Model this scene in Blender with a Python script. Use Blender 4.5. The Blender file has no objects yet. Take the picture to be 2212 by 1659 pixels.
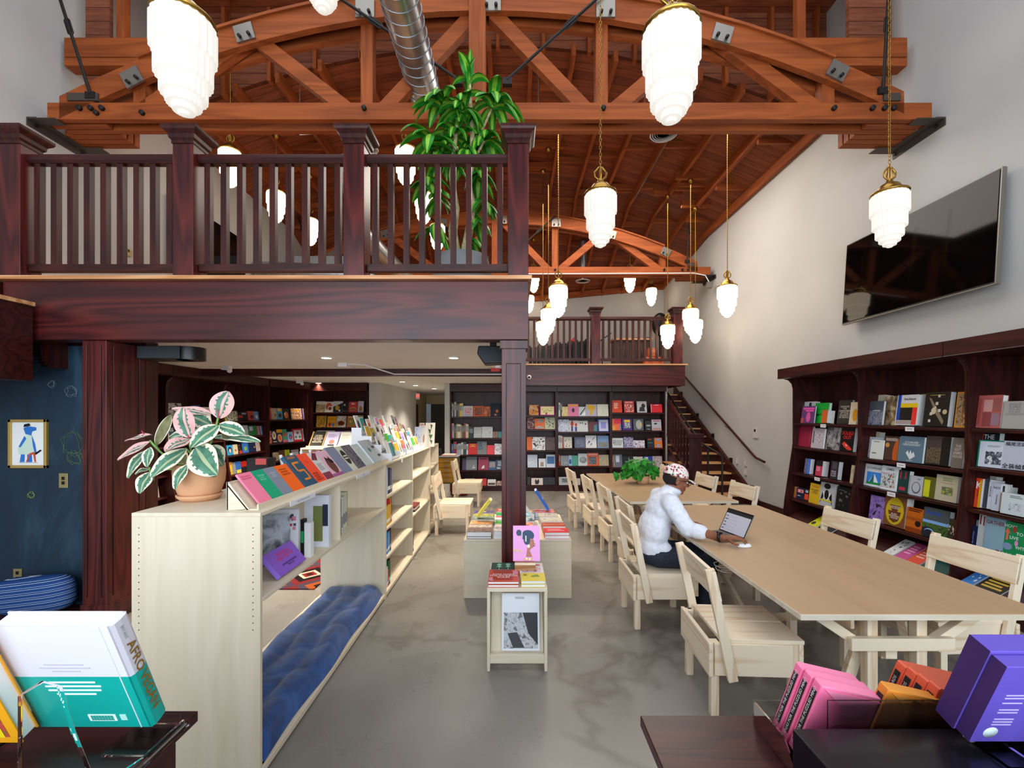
import bpy, math, random
from mathutils import Vector, Matrix
R = math.radians
random.seed(7)
F, CX, HY, EYE = 960.0, 1106.0, 895.0, 1.73      # focal length, vanishing point (pixels of a 2212x1659 frame), eye height
def P(px, py, Y): return Vector(((px-CX)*Y/F, Y, EYE+(HY-py)*Y/F))
def XP(px, Y): return (px-CX)*Y/F
def YP(px, X): return X*F/(px-CX)
def ZP(py, Y): return EYE+(HY-py)*Y/F
# ---------------------------------------------------------------- camera
sc = bpy.context.scene
cam = bpy.data.objects.new('camera', bpy.data.cameras.new('camera'))
sc.collection.objects.link(cam); sc.camera = cam
cam.location = (0, 0, EYE); cam.rotation_euler = (R(90), 0, 0)
cam.data.lens = F/2212*36; cam.data.sensor_width = 36; cam.data.shift_y = (HY-829.5)/2212
cam.data.clip_start = .05; cam.data.clip_end = 100
sc.view_settings.view_transform = 'Standard'; sc.view_settings.look = 'None'
sc.view_settings.gamma = 1; sc.view_settings.use_curve_mapping = False
sc.view_settings.exposure = 0.08
try:
    sc.cycles.use_denoising = True
    sc.cycles.max_bounces = 7; sc.cycles.diffuse_bounces = 4; sc.cycles.glossy_bounces = 3
    sc.cycles.transmission_bounces = 5; sc.cycles.transparent_max_bounces = 8
    sc.cycles.caustics_reflective = False; sc.cycles.caustics_refractive = False
    sc.cycles.sample_clamp_indirect = 4
except Exception: pass
# ---------------------------------------------------------------- world and large lights
w = bpy.data.worlds.new('sky'); sc.world = w; w.use_nodes = True
bg = w.node_tree.nodes['Background']
sky = w.node_tree.nodes.new('ShaderNodeTexSky'); sky.sky_type = 'HOSEK_WILKIE'; sky.turbidity = 4
sky.sun_direction = (0.2, -0.5, 0.8)
w.node_tree.links.new(sky.outputs[0], bg.inputs[0]); bg.inputs[1].default_value = 0.6
def area(name, loc, rot, sx, sy, power, col, spread=180):
    l = bpy.data.lights.new(name, 'AREA'); l.shape = 'RECTANGLE'; l.size = sx; l.size_y = sy
    l.energy = power; l.color = col; l.spread = R(spread)
    o = bpy.data.objects.new(name, l); sc.collection.objects.link(o); o.location = loc; o.rotation_euler = rot
    return o
area('shop_window_daylight', (-.3, -2.85, 2.6), (R(90), 0, 0), 9.0, 4.2, 640, (.80, .90, 1.0))
area('skylight_daylight', (-.3, 2.6, 7.45), (0, 0, 0), 7.5, 5.0, 230, (.82, .91, 1.0))
area('rear_fill_light', (1.6, 8.2, 6.2), (0, 0, 0), 4.0, 3.0, 240, (1.0, .91, .80))  # warm fill added below the solid board ceiling to brighten the rear
# ---------------------------------------------------------------- helpers
C = sc.collection
def lin(h):
    h = h.lstrip('#'); return tuple((lambda c: c/12.92 if c <= .04045 else ((c+.055)/1.055)**2.4)(int(h[i:i+2], 16)/255) for i in (0, 2, 4))+(1,)
class MB:
    def __init__(s): s.v = []; s.f = []; s.mi_ = []; s.mats = []; s.sm = []; s.M = None
    def mi(s, m):
        if m not in s.mats: s.mats.append(m)
        return s.mats.index(m)
    def add(s, vs, fs, m, M=None, smooth=False):
        b = len(s.v)
        for p in vs:
            p = Vector(p)
            if M is not None: p = M @ p
            if s.M is not None: p = s.M @ p
            s.v.append(p)
        k = s.mi(m)
        for f in fs: s.f.append(tuple(i+b for i in f)); s.mi_.append(k); s.sm.append(smooth)
        return s
    def box(s, x0, x1, y0, y1, z0, z1, m, M=None):
        if x0 > x1: x0, x1 = x1, x0
        if y0 > y1: y0, y1 = y1, y0
        if z0 > z1: z0, z1 = z1, z0
        vs = [(x, y, z) for z in (z0, z1) for y in (y0, y1) for x in (x0, x1)]
        return s.add(vs, [(0, 2, 3, 1), (4, 5, 7, 6), (0, 1, 5, 4), (2, 6, 7, 3), (0, 4, 6, 2), (1, 3, 7, 5)], m, M)
    def bar(s, p, q, w, h, m, up=(0, 0, 1)):
        p, q = Vector(p), Vector(q); d = (q-p); L = d.length; d = d.normalized(); up = Vector(up)
        x = d.cross(up)
        if x.length < 1e-4: x = d.cross(Vector((0, 1, 0)))
        x.normalize(); u = x.cross(d).normalized()
        M = Matrix.Translation(p) @ Matrix((x, d, u)).transposed().to_4x4()
        return s.box(-w/2, w/2, 0, L, -h/2, h/2, m, M)
    def tube(s, pts, r, m, n=8, close=False, cap=True):
        pts = [Vector(p) for p in pts]; N = len(pts); rs = r if isinstance(r, (list, tuple)) else [r]*N
        vs = []; fs = []; ref = None
        for i, p in enumerate(pts):
            a = pts[(i-1) % N] if (close or i > 0) else p
            b = pts[(i+1) % N] if (close or i < N-1) else p
            d = (b-a).normalized() if (b-a).length > 1e-9 else Vector((0, 0, 1))
            if ref is None:
                ref = d.orthogonal().normalized()
            ref = (ref-d*ref.dot(d))
            ref = ref.normalized() if ref.length > 1e-6 else d.orthogonal().normalized()
            c = d.cross(ref)
            for k in range(n):
                t = 2*math.pi*k/n; vs.append(p+(ref*math.cos(t)+c*math.sin(t))*rs[i])
        for i in range(N if close else N-1):
            j = (i+1) % N
            for k in range(n):
                k2 = (k+1) % n; fs.append((i*n+k, i*n+k2, j*n+k2, j*n+k))
        s.add(vs, fs, m, smooth=True)
        if cap and not close:
            s.add(vs[:n], [tuple(range(n-1, -1, -1))], m); s.add(vs[-n:], [tuple(range(n))], m)
        return s
    def capsule(s, p, q, r1, r2, m, n=14, flat=1.0, side=None):
        p, q = Vector(p), Vector(q); d = (q-p)
        L = d.length; d = d.normalized() if L > 1e-6 else Vector((0, 0, 1))
        a = Vector(side) if side is not None else d.orthogonal()
        a = (a-d*a.dot(d)).normalized(); b = d.cross(a)
        rings = []
        for k in range(5):
            t = R(90)*(1-k/4); rings.append((-math.sin(t)*r1, math.cos(t)*r1))
        for k in range(1, 5):
            rings.append((L*k/5, r1+(r2-r1)*k/5))
        for k in range(5):
            t = R(90)*k/4; rings.append((L+math.sin(t)*r2, math.cos(t)*r2))
        vs = []; fs = []
        for (h, r) in rings:
            r = max(r, 1e-4)
            for k in range(n):
                t = 2*math.pi*k/n; vs.append(p+d*h+a*math.cos(t)*r+b*math.sin(t)*r*flat)
        for i in range(len(rings)-1):
            for k in range(n):
                k2 = (k+1) % n; fs.append((i*n+k, i*n+k2, (i+1)*n+k2, (i+1)*n+k))
        fs.append(tuple(range(n-1, -1, -1))); fs.append(tuple((len(rings)-1)*n+k for k in range(n)))
        return s.add(vs, fs, m, smooth=True)
    def ell(s, c, r, m, M=None, n=20, k=12, fn=None):
        vs = []; fs = []; c = Vector(c)
        for i in range(k+1):
            ph = math.pi*i/k
            for j in range(n):
                th = 2*math.pi*j/n; u = Vector((math.sin(ph)*math.cos(th), math.sin(ph)*math.sin(th), math.cos(ph)))
                p = Vector((u.x*r[0], u.y*r[1], u.z*r[2]))
                if fn: p = fn(u, p)
                if M is not None: p = M @ p
                vs.append(c+p)
        for i in range(k):
            for j in range(n):
                j2 = (j+1) % n; fs.append((i*n+j, (i+1)*n+j, (i+1)*n+j2, i*n+j2))
        return s.add(vs, fs, m, smooth=True)
    def lathe(s, prof, m, c=(0, 0, 0), n=24, rib=0, M=None, smooth=True):
        vs = []; fs = []; c = Vector(c)
        for (r, z) in prof:
            for k in range(n):
                t = 2*math.pi*k/n; rr = r*(1-(rib if k % 2 else 0))
                p = Vector((rr*math.cos(t), rr*math.sin(t), z))
                if M is not None: p = M @ p
                vs.append(c+p)
        for i in range(len(prof)-1):
            for k in range(n):
                k2 = (k+1) % n; fs.append((i*n+k, (i+1)*n+k, (i+1)*n+k2, i*n+k2))
        s.add(vs, fs, m, smooth=smooth)
        for i, rev in ((0, False), (len(prof)-1, True)):
            if prof[i][0] > 1e-4:
                idx = range(n); s.add(vs[i*n:(i+1)*n], [tuple(idx if not rev else reversed(idx))], m)
        return s
    def prism(s, poly, d0, d1, m, M=None, ax='y'):
        n = len(poly)
        def pt(a, b, d): return {'y': (a, d, b), 'x': (d, a, b), 'z': (a, b, d)}[ax]
        vs = [pt(a, b, d0) for a, b in poly]+[pt(a, b, d1) for a, b in poly]
        fs = [tuple(range(n)), tuple(range(2*n-1, n-1, -1))]+[(i, i+n, (i+1) % n+n, (i+1) % n) for i in range(n)]
        return s.add(vs, fs, m, M)
    def text(s, txt, M, size, m, bold=0.0, align='CENTER', squash=1.0):
        vs, fs = text_mesh(txt, bold, align)
        return s.add([(x*size*squash, 0, y*size) for x, y in vs], fs, m, M)
    def build(s, name, parent=None, org=None, bevel=0, recalc=False):
        me = bpy.data.meshes.new(name)
        if org is None:
            org = parent['_org'] if (parent is not None and '_org' in parent.keys()) else (0, 0, 0)
        o3 = Vector(org)
        me.from_pydata([v-o3 for v in s.v], [], s.f)
        for m in s.mats: me.materials.append(m)
        me.polygons.foreach_set('material_index', s.mi_)
        me.polygons.foreach_set('use_smooth', s.sm)
        me.update()
        o = bpy.data.objects.new(name, me); C.objects.link(o)
        if parent is not None: o.parent = parent
        else: o.location = o3
        if bevel:
            b = o.modifiers.new('bevel', 'BEVEL'); b.width = bevel; b.segments = 2; b.limit_method = 'ANGLE'; b.angle_limit = R(50)
        return o
_tc = {}
def text_mesh(txt, bold=0, align='CENTER'):
    k = (txt, bold, align)
    if k not in _tc:
        cu = bpy.data.curves.new('t', 'FONT'); cu.body = txt; cu.size = 1; cu.align_x = align; cu.align_y = 'CENTER'
        cu.offset = bold; cu.resolution_u = 2; cu.space_line = .9
        o = bpy.data.objects.new('t', cu); C.objects.link(o)
        dg = bpy.context.evaluated_depsgraph_get(); ev = o.evaluated_get(dg); me = bpy.data.meshes.new_from_object(ev)
        _tc[k] = ([(v.co.x, v.co.y) for v in me.vertices], [tuple(p.vertices) for p in me.polygons])
        bpy.data.objects.remove(o); bpy.data.meshes.remove(me); bpy.data.curves.remove(cu)
    return _tc[k]
def tag(o, label=None, cat=None, group=None, kind=None):
    if label: o['label'] = label
    if cat: o['category'] = cat
    if group: o['group'] = group
    if kind: o['kind'] = kind
    return o
def thing(name, label, cat, org=(0, 0, 0), group=None, kind=None):
    o = bpy.data.objects.new(name, None); C.objects.link(o); o.location = org; o['_org'] = tuple(org)
    o.empty_display_size = .1
    return tag(o, label, cat, group, kind)
def local(name, label, cat, loc=(0, 0, 0), rz=0, group=None):     # an Empty whose parts are built around its own origin
    o = bpy.data.objects.new(name, None); C.objects.link(o); o.location = loc; o.rotation_euler = (0, 0, rz)
    o.empty_display_size = .1
    return tag(o, label, cat, group)
def kids(o): return [c for c in bpy.data.objects if c.parent == o]
def copy_tree(o, parent=None, **kw):
    c = o.copy(); C.objects.link(c)
    if parent is not None: c.parent = parent
    for ch in kids(o): copy_tree(ch, c)
    for k, v in kw.items():
        if k == 'loc': c.location = v
        elif k == 'rz': c.rotation_euler = (0, 0, v)
        elif k == 'scale': c.scale = v
        else: c[k] = v
    return c
def struct(name, mb, label=None, org=None, bevel=0): return tag(mb.build(name, org=org, bevel=bevel), label, None, None, 'structure')
# ---------------------------------------------------------------- materials
def nt(name, rough=.5, metal=0, spec=.5):
    m = bpy.data.materials.new(name); m.use_nodes = True; t = m.node_tree; b = t.nodes['Principled BSDF']
    b.inputs['Roughness'].default_value = rough; b.inputs['Metallic'].default_value = metal
    b.inputs['Specular IOR Level'].default_value = spec
    return m, t, b
_fc = {}
def flat(h, rough=.45, metal=0, spec=.4):
    k = (h, rough, metal)
    if k not in _fc:
        m, t, b = nt('paint_'+h, rough, metal, spec); b.inputs['Base Color'].default_value = lin(h)
        n = t.nodes.new('ShaderNodeTexNoise'); n.inputs['Scale'].default_value = 60
        bp = t.nodes.new('ShaderNodeBump'); bp.inputs['Strength'].default_value = .03
        t.links.new(n.outputs[0], bp.inputs['Height']); t.links.new(bp.outputs[0], b.inputs['Normal'])
        _fc[k] = m
    return _fc[k]
def ramp(t, stops, interp='LINEAR'):
    r = t.nodes.new('ShaderNodeValToRGB'); e = r.color_ramp.elements; r.color_ramp.interpolation = interp
    while len(e) < len(stops): e.new(.5)
    for el, (p, c) in zip(e, stops): el.position = p; el.color = c if isinstance(c, tuple) else lin(c)
    return r
def coords(t, scale=(1, 1, 1), loc=(0, 0, 0), kind='Object'):
    tc = t.nodes.new('ShaderNodeTexCoord'); mp = t.nodes.new('ShaderNodeMapping')
    mp.inputs['Scale'].default_value = scale; mp.inputs['Location'].default_value = loc
    t.links.new(tc.outputs[kind], mp.inputs['Vector']); return mp.outputs[0]
def noise(t, vec, scale=1, detail=3, dist=0, rough=.5):
    n = t.nodes.new('ShaderNodeTexNoise'); n.inputs['Scale'].default_value = scale; n.inputs['Detail'].default_value = detail
    n.inputs['Distortion'].default_value = dist; n.inputs['Roughness'].default_value = rough
    t.links.new(vec, n.inputs['Vector']); return n.outputs[0]
def math_(t, op, a, b=None):
    n = t.nodes.new('ShaderNodeMath'); n.operation = op
    for i, x in enumerate((a, b)):
        if x is None: continue
        if isinstance(x, (int, float)): n.inputs[i].default_value = x
        else: t.links.new(x, n.inputs[i])
    return n.outputs[0]
def mixc(t, fac, a, b, mode='MIX'):
    n = t.nodes.new('ShaderNodeMix'); n.data_type = 'RGBA'; n.blend_type = mode
    for i, x in ((0, fac), (6, a), (7, b)):
        if isinstance(x, (int, float)): n.inputs[i].default_value = x
        elif isinstance(x, tuple): n.inputs[i].default_value = x
        else: t.links.new(x, n.inputs[i])
    return n.outputs[2]
def wood(name, dark, light, axis='x', rough=.35, rings=7, sc_=1.0, lohi=(.25, .75), stretch=11, fine=.35, spec=.4):
    m, t, b = nt(name, rough, 0, spec); i = 'xyz'.index(axis)
    s = [stretch*.55*sc_]*3; s[i] = .55*sc_
    v = coords(t, tuple(s)); n1 = noise(t, v, 1, 2, .35)
    g = math_(t, 'PINGPONG', math_(t, 'MULTIPLY', n1, rings), .5)
    g = math_(t, 'MULTIPLY', g, 2.0)
    s2 = [90*sc_]*3; s2[i] = 2.0*sc_
    n2 = noise(t, coords(t, tuple(s2)), 1, 3)
    f = math_(t, 'ADD', math_(t, 'MULTIPLY', g, 1-fine), math_(t, 'MULTIPLY', n2, fine))
    r = ramp(t, [(lohi[0], dark), (lohi[1], light)]); t.links.new(f, r.inputs[0]); t.links.new(r.outputs[0], b.inputs['Base Color'])
    return m
M = {}
for ax in 'xyz':
    M['dark'+ax] = wood('dark_stained_fir_'+ax, '200a09', '481a15', ax, .38, 7, .8, (.1, .9), fine=.5, spec=.32)
    M['beam'+ax] = wood('red_stained_fir_beam_'+ax, '270c0f', '60221f', ax, .32, 11, .45, (.1, .9), fine=.45, spec=.4)
    M['truss'+ax] = wood('orange_fir_timber_'+ax, '733618', 'a45528', ax, .6, 5, .8, (.1, .8), fine=.6, spec=.2)
    M['pine'+ax] = wood('pine_'+ax, 'd8b48c', 'f0dfc4', ax, .5, 5, 1.1, (.0, .5), fine=.3, spec=.3)
    M['ply'+ax] = wood('birch_plywood_'+ax, 'd9caae', 'e5d9c3', ax, .5, 3, 1.2, (.1, .9), fine=.5, spec=.3)
M['plyedge'] = wood('plywood_edge', 'd3c6ae', 'e3dac8', 'x', .6, 3, 1)
M['top'] = wood('table_top_veneer', 'ae8f6c', 'bf9f7b', 'y', .38, 3, .7, (.1, .9), fine=.7)
M['tread'] = wood('oak_tread', 'b47c48', 'd9a873', 'x', .45, 5, 1)
M['trim'] = wood('oak_floor_edge', 'b77a4c', 'dca878', 'x', .4, 5, 1)
def wall(name, c1, c2):
    m, t, b = nt(name, .7, 0, .2)
    r = ramp(t, [(.35, c1), (.7, c2)]); t.links.new(noise(t, coords(t), .8, 3), r.inputs[0]); t.links.new(r.outputs[0], b.inputs['Base Color'])
    bp = t.nodes.new('ShaderNodeBump'); bp.inputs['Strength'].default_value = .05
    t.links.new(noise(t, coords(t), 90, 2), bp.inputs['Height']); t.links.new(bp.outputs[0], b.inputs['Normal'])
    return m
M['wall'] = wall('white_plaster', 'b9b7b4', 'c2c0bc'); M['ceil'] = wall('white_ceiling_paint', 'e4dfd8', 'ebe6e0')
m, t, b = nt('polished_concrete', .28, 0, .5); M['concrete'] = m
r1 = ramp(t, [(.3, '77736c'), (.5, '88847d'), (.7, '96928a')]); t.links.new(noise(t, coords(t), .8, 7, .4, .5), r1.inputs[0])
r2 = ramp(t, [(.485, 'ffffff'), (.5, 'c0b9b0'), (.515, 'ffffff')]); t.links.new(noise(t, coords(t, loc=(3, 1, 0)), .45, 5, .5, .5), r2.inputs[0])
t.links.new(mixc(t, .6, r1.outputs[0], r2.outputs[0], 'MULTIPLY'), b.inputs['Base Color'])
rr = ramp(t, [(.3, (.22, .22, .22, 1)), (.7, (.4, .4, .4, 1))]); t.links.new(noise(t, coords(t), 2.3, 5), rr.inputs[0]); t.links.new(rr.outputs[0], b.inputs['Roughness'])
def planks(name, axis, width, c1, c2, c3, rough=.6):
    m, t, b = nt(name, rough, 0, .25); tc = t.nodes.new('ShaderNodeTexCoord'); sp = t.nodes.new('ShaderNodeSeparateXYZ')
    t.links.new(tc.outputs['Object'], sp.inputs[0]); i = 'xyz'.index(axis)
    q = math_(t, 'DIVIDE', sp.outputs[i], width); fl = math_(t, 'FLOOR', q); fr = math_(t, 'FRACT', q)
    wn = t.nodes.new('ShaderNodeTexWhiteNoise'); wn.noise_dimensions = '1D'; t.links.new(fl, wn.inputs['W'])
    r = ramp(t, [(0, c1), (.5, c2), (1, c3)]); t.links.new(wn.outputs['Value'], r.inputs[0])
    s = [3.0]*3; s[i] = 30.
    gr = ramp(t, [(.3, 'b0a8a0'), (.7, 'ffffff')]); t.links.new(noise(t, coords(t, tuple(s)), 1, 4), gr.inputs[0])
    gap = ramp(t, [(0, '301008'), (.04, 'ffffff'), (.96, 'ffffff'), (1, '301008')]); t.links.new(fr, gap.inputs[0])
    c = mixc(t, 1.0, mixc(t, .8, r.outputs[0], gr.outputs[0], 'MULTIPLY'), gap.outputs[0], 'MULTIPLY')
    t.links.new(c, b.inputs['Base Color']); return m
M['roof'] = planks('roof_boards', 'y', .16, '8c4a2e', '9e5634', '7a3f2e')
M['stepwall'] = planks('wall_boards', 'z', .16, '8b5038', '9a5c41', '7c4734')
M['brass'] = flat('a8823c', .3, 1); M['iron'] = flat('2c2826', .5, .6); M['steel'] = flat('8f8a82', .4, .8)
M['black'] = flat('0c0c0d', .35); M['blackgloss'] = flat('060607', .12); M['glossdisplay'] = flat('040405', .05, 0, .15); M['white'] = flat('e9e9ec', .5)
M['paper'] = flat('f0efec', .6); M['grey'] = flat('8b8f93', .5); M['terracotta'] = wall('terracotta', 'cf9870', 'dfae88')
m, t, b = nt('galvanized_duct', .32, .9); M['duct'] = m; r = ramp(t, [(.3, '8f959b'), (.7, 'b9bfc4')]); t.links.new(noise(t, coords(t), 5, 4), r.inputs[0]); t.links.new(r.outputs[0], b.inputs['Base Color'])
m, t, b = nt('clear_acrylic', .03); M['acrylic'] = m; b.inputs['Transmission Weight'].default_value = 1; b.inputs['IOR'].default_value = 1.12
b.inputs['Base Color'].default_value = (.97, .985, 1, 1); b.inputs['Specular IOR Level'].default_value = .25
def emit(name, col, s):
    m, t, b = nt(name, .5); b.inputs['Base Color'].default_value = (.35, .35, .34, 1)
    b.inputs['Emission Color'].default_value = col; b.inputs['Emission Strength'].default_value = s; return m
M['glass_lamp'] = emit('lit_milk_glass', (1, .83, .6, 1), 5.0); M['glass_lamp_near'] = emit('lit_milk_glass_daylit', (1, .93, .83, 1), .66)
M['downlight'] = emit('downlight_lens', (1, .82, .5, 1), 5); M['exit'] = emit('exit_red', (1, .05, .03, 1), 1.6)
M['screen'] = emit('laptop_screen', (.50, .48, .70, 1), .28)
def photo(c1, c2, c3, s=14):
    k = ('ph', c1, c2, c3, s)
    if k not in _fc:
        m, t, b = nt('printed_photo_'+c1, .4, 0, .4)
        n = noise(t, coords(t, loc=(len(_fc)*1.37, 0, len(_fc)*.7)), s, 4, .6)
        r = ramp(t, [(.36, c1), (.47, c2), (.52, c2), (.62, c3)]); t.links.new(n, r.inputs[0]); t.links.new(r.outputs[0], b.inputs['Base Color'])
        _fc[k] = m
    return _fc[k]
# ---------------------------------------------------------------- the room shell
XL, XR, YB, ZT = -5.15, 4.6, 13.5, 7.6
XC = (XL+XR)/2
def zr(X): return 6.03+1.1*(1-((X-XC)/4.875)**2)
def zback(X): return 5.29+.095*(X-.5)
def zroof(X, Y):
    t = min(1, max(0, (Y-10.35)/(YB-10.35))); return (1-t)*zr(X)+t*zback(X)
struct('floor', MB().box(XL-.2, XR+.2, -3.2, 17, -.1, 0, M['concrete']), 'polished grey brown concrete floor')
struct('wall_right', MB().box(XR, XR+.2, -3.2, YB+.2, 0, ZT, M['wall']), 'tall white plaster wall on the right')
struct('wall_left', MB().box(XL-.2, XL, -3.2, YB+.2, 0, ZT, M['wall']), 'tall white plaster wall on the left')
f = MB(); f.box(XL, XR, -3.1, -3, 0, .5, M['wall']); f.box(XL, XR, -3.1, -3, 4.7, ZT, M['wall'])
for x in (XL, -3.2, -1.3, .6, 2.5, XR-.15): f.box(x, x+.15, -3.1, -3, .5, 4.7, M['darkz'])
struct('wall_front', f, 'shop front wall with tall windows')
b_ = MB(); b_.box(-1.42, XR, YB, YB+.15, 0, 6.2, M['wall']); b_.box(XL, -1.42, YB, YB+.15, 2.45, 6.2, M['wall'])
struct('wall_back', b_, 'white rear wall above the back balcony')
# roof boards: arched over the hall, sloping down to the rear wall
rb = MB(); N = 26; ys = [6.5, 8, 10.35]+[10.35+(YB-10.35)*k/6 for k in range(1, 7)]
xs = [XL+(XR-XL)*k/N for k in range(N+1)]
for j in range(len(ys)-1):
    for i in range(N):
        q = [(xs[i], ys[j]), (xs[i+1], ys[j]), (xs[i+1], ys[j+1]), (xs[i], ys[j+1])]
        rb.add([(x, y, zroof(x, y)) for x, y in q]+[(x, y, zroof(x, y)+.05) for x, y in q], [(0, 1, 2, 3), (7, 6, 5, 4)], M['roof'])
struct('ceiling', rb, 'arched red brown board ceiling')
rt = MB(); rt.box(XL, XR, -3.1, 6.5, ZT, ZT+.1, M['roof']); struct('ceiling_front', rt, 'raised board ceiling above the front of the hall')
sw = MB(); poly = [(x, zr(x)) for x in xs]+[(XR, ZT), (XL, ZT)]
sw.prism(poly, 6.5, 6.56, M['stepwall'])
for k in range(15):
    x = XL+.3+k*.66
    sw.box(x, x+.05, 6.4, 6.5, zr(x)-.1, ZT, M['trussz'])
struct('wall_upper_step', sw, 'boarded step between the two ceiling heights')
# rafters run front to back
k = 0
for i in range(16):
    x = XR-.05-i*.61
    if x < XL: break
    rf = MB()
    for (ya, yb) in ((6.4, 8), (8, 10.35), (10.35, YB)):
        a, b2 = zroof(x, ya), zroof(x, yb)
        rf.add([(x-.032, ya, a-.17), (x+.032, ya, a-.17), (x+.032, yb, b2-.17), (x-.032, yb, b2-.17), (x-.032, ya, a), (x+.032, ya, a), (x+.032, yb, b2), (x-.032, yb, b2)],
               [(0, 1, 2, 3), (0, 4, 5, 1), (3, 2, 6, 7), (0, 3, 7, 4), (1, 5, 6, 2)], M['trussy'])
    for q in range(3):
        y = 7.1+((i*7+q*13) % 11)*.28+q*.9
        rf.box(x-.61, x-.02, y, y+.05, zroof(x-.3, y)-.12, zroof(x-.3, y)-.01, M['trussx'])
    struct('trim_%d' % (20+i), rf, 'fir rafter under the board ceiling')
# horizontal purlin along the rear wall top
struct('trim_1', MB().bar((.3, YB-.06, zback(.3)-.08), (XR, YB-.06, zback(XR)-.08), .1, .16, M['trussx']), 'dark red beam where the ceiling meets the rear wall')
# ---------------------------------------------------------------- bowstring trusses
def make_truss():
    t0 = local('roof_truss', 'near orange fir bowstring truss spanning the hall above the front balcony', 'roof truss', (0, 4.76, 0), 0, 'timber roof trusses')
    top = lambda X: 6.30-.0555*(X-XC)**2
    for (y0, y1) in ((0, .07), (.19, .26)):
        MB().box(-4.98, 4.5, y0, y1, 4.89, 5.07, M['trussx']).build('bottom_chord', t0, bevel=.004)
        tc = MB(); n = 20; xs_ = [-4.75+9.05*i/n-.1 for i in range(n+1)]
        for i in range(n):
            a, b = xs_[i], xs_[i+1]
            tc.add([(a, y0, top(a)-.24), (b, y0, top(b)-.24), (b, y1, top(b)-.24), (a, y1, top(a)-.24), (a, y0, top(a)), (b, y0, top(b)), (b, y1, top(b)), (a, y1, top(a))],
                   [(0, 1, 5, 4), (2, 3, 7, 6), (0, 3, 2, 1), (4, 5, 6, 7)]+([(0, 4, 7, 3)] if i == 0 else [])+([(1, 2, 6, 5)] if i == n-1 else []), M['trussx'])
        tc.build('top_chord', t0)
    lam = MB(); n = 16
    for i in range(n):
        a, b = -4.0+7.45*i/n, -4.0+7.45*(i+1)/n
        lam.bar((a, .12, top(a)+.015), (b, .12, top(b)+.015), .30, .03, M['trussx'])
    lam.build('arch_board', t0)
    for x in (-1.58, .977, -4.05, 3.44):
        MB().box(x-.065, x+.065, .07, .19, 5.0, top(x)-.1, M['trussz']).build('post', t0)
    MB().box(-.46, -.28, -.03, .06, 5.07, top(-.37)+.1, M['trussz']).build('king_post', t0, bevel=.004)
    for (a, b) in (((-2.78, 5.82), (-1.72, 5.0)), ((-2.85, 5.85), (-4.1, 5.0)), ((-.42, 6.1), (-1.45, 5.0)), ((-.2, 6.1), (.86, 5.0)), ((2.12, 5.9), (1.05, 5.0)), ((2.2, 5.88), (3.4, 5.0))):
        MB().bar((a[0], .12, a[1]), (b[0], .12, b[1]), .15, .10, M['trussx'], up=(0, 1, 0)).build('diagonal_brace', t0, bevel=.004)
    for (x, z, r_) in ((-2.86, 5.81, -.28), (-4.06, 5.33, -.5), (2.25, 5.8, .28), (3.48, 5.4, .48), (-1.57, 6.06, 0), (1.0, 6.06, 0), (-.22, 6.13, 0)):
        Mx = Matrix.Translation((x, -.01, z)) @ Matrix.Rotation(r_, 4, 'Y'); g = MB()
        g.box(-.1, .1, -.012, .01, -.09, .09, M['steel'], Mx)
        for dx in (-.05, .05): g.lathe([(0, -.03), (.018, -.03), (.018, 0)], M['iron'], n=6, M=Mx @ Matrix.Translation((dx, -.02, -.05)) @ Matrix.Rotation(R(-90), 4, 'X'))
        g.build('gusset_plate', t0)
    for x in (-4.62, -4.5, -4.38, -4.44, -3.95, -1.58, .977, 3.44, 3.85, 3.98, 4.08):
        MB().lathe([(0, 0), (.026, 0), (.026, .035), (0, .035)], M['iron'], n=6, M=Matrix.Translation((x, 0, 4.95 if x in (-4.44, -3.95) else 5.0)) @ Matrix.Rotation(R(90), 4, 'X')).build('bolt', t0)
    for sgn, x0, x1 in ((-1, XL, -4.86), (1, 4.33, XR)):
        s_ = MB(); xe = XL if sgn < 0 else XR; pm = flat('4c423b', .55, .3); w1 = sgn*.1
        s_.box(xe-w1*1.0, xe, -.05, .6, 4.875, 4.885, pm); s_.box(xe-sgn*.012, xe, -.05, .6, 4.80, 4.875, pm)
        for ya in (-.05, .48): s_.box(xe-sgn*.3, xe, ya, ya+.12, 4.868, 4.875, pm)
        for ya in (.03, .56): s_.tube([(xe-sgn*.02, ya, 4.84), (xe-sgn*.035, ya, 4.84)], .02, M['iron'], 6)
        for ya in (.10, .28, .37, .46): MB().box(xe-sgn*.08, xe-sgn*.72, ya, ya+.07, 4.89, 5.07, M['trussx']).build('filler_board', t0)
        s_.build('bearing_plate', t0)
        xa, xb = (-4.42, -4.75) if sgn < 0 else (3.97, 4.15)
        MB().box(min(xa, xb), max(xa, xb), -.02, .2, 5.08, 5.16, flat('4c423b', .55, .3)).build('heel_bracket', t0)
    for (a, b) in (((-1.92, -.06, 6.2), (-.57, -.06, 5.27)), ((.98, -.06, 6.2), (-.05, -.06, 5.27)), ((-4.85, -.02, 6.25), (-4.5, -.02, 5.15)), ((4.02, -.02, 6.25), (3.96, -.02, 5.2))):
        a, b = Vector(a), Vector(b); g = MB(); g.tube([a, b], .016, M['iron'], 8)
        c = a+(b-a)*.35; d_ = (b-a).normalized(); sd = d_.cross(Vector((0, 1, 0)))*.025
        for q in (-1, 1): g.tube([c-d_*.1, c-d_*.07+sd*q, c+d_*.07+sd*q, c+d_*.1], .009, M['iron'], 6)
        g.box(b.x-.05, b.x+.05, b.y-.01, b.y+.05, b.z-.05, b.z+.02, M['iron'])
        g.build('tie_rod', t0)
    return t0
truss = make_truss()
copy_tree(truss, loc=(0, 10.06, 0), label='far orange fir bowstring truss spanning the hall before the rear wall')
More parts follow.
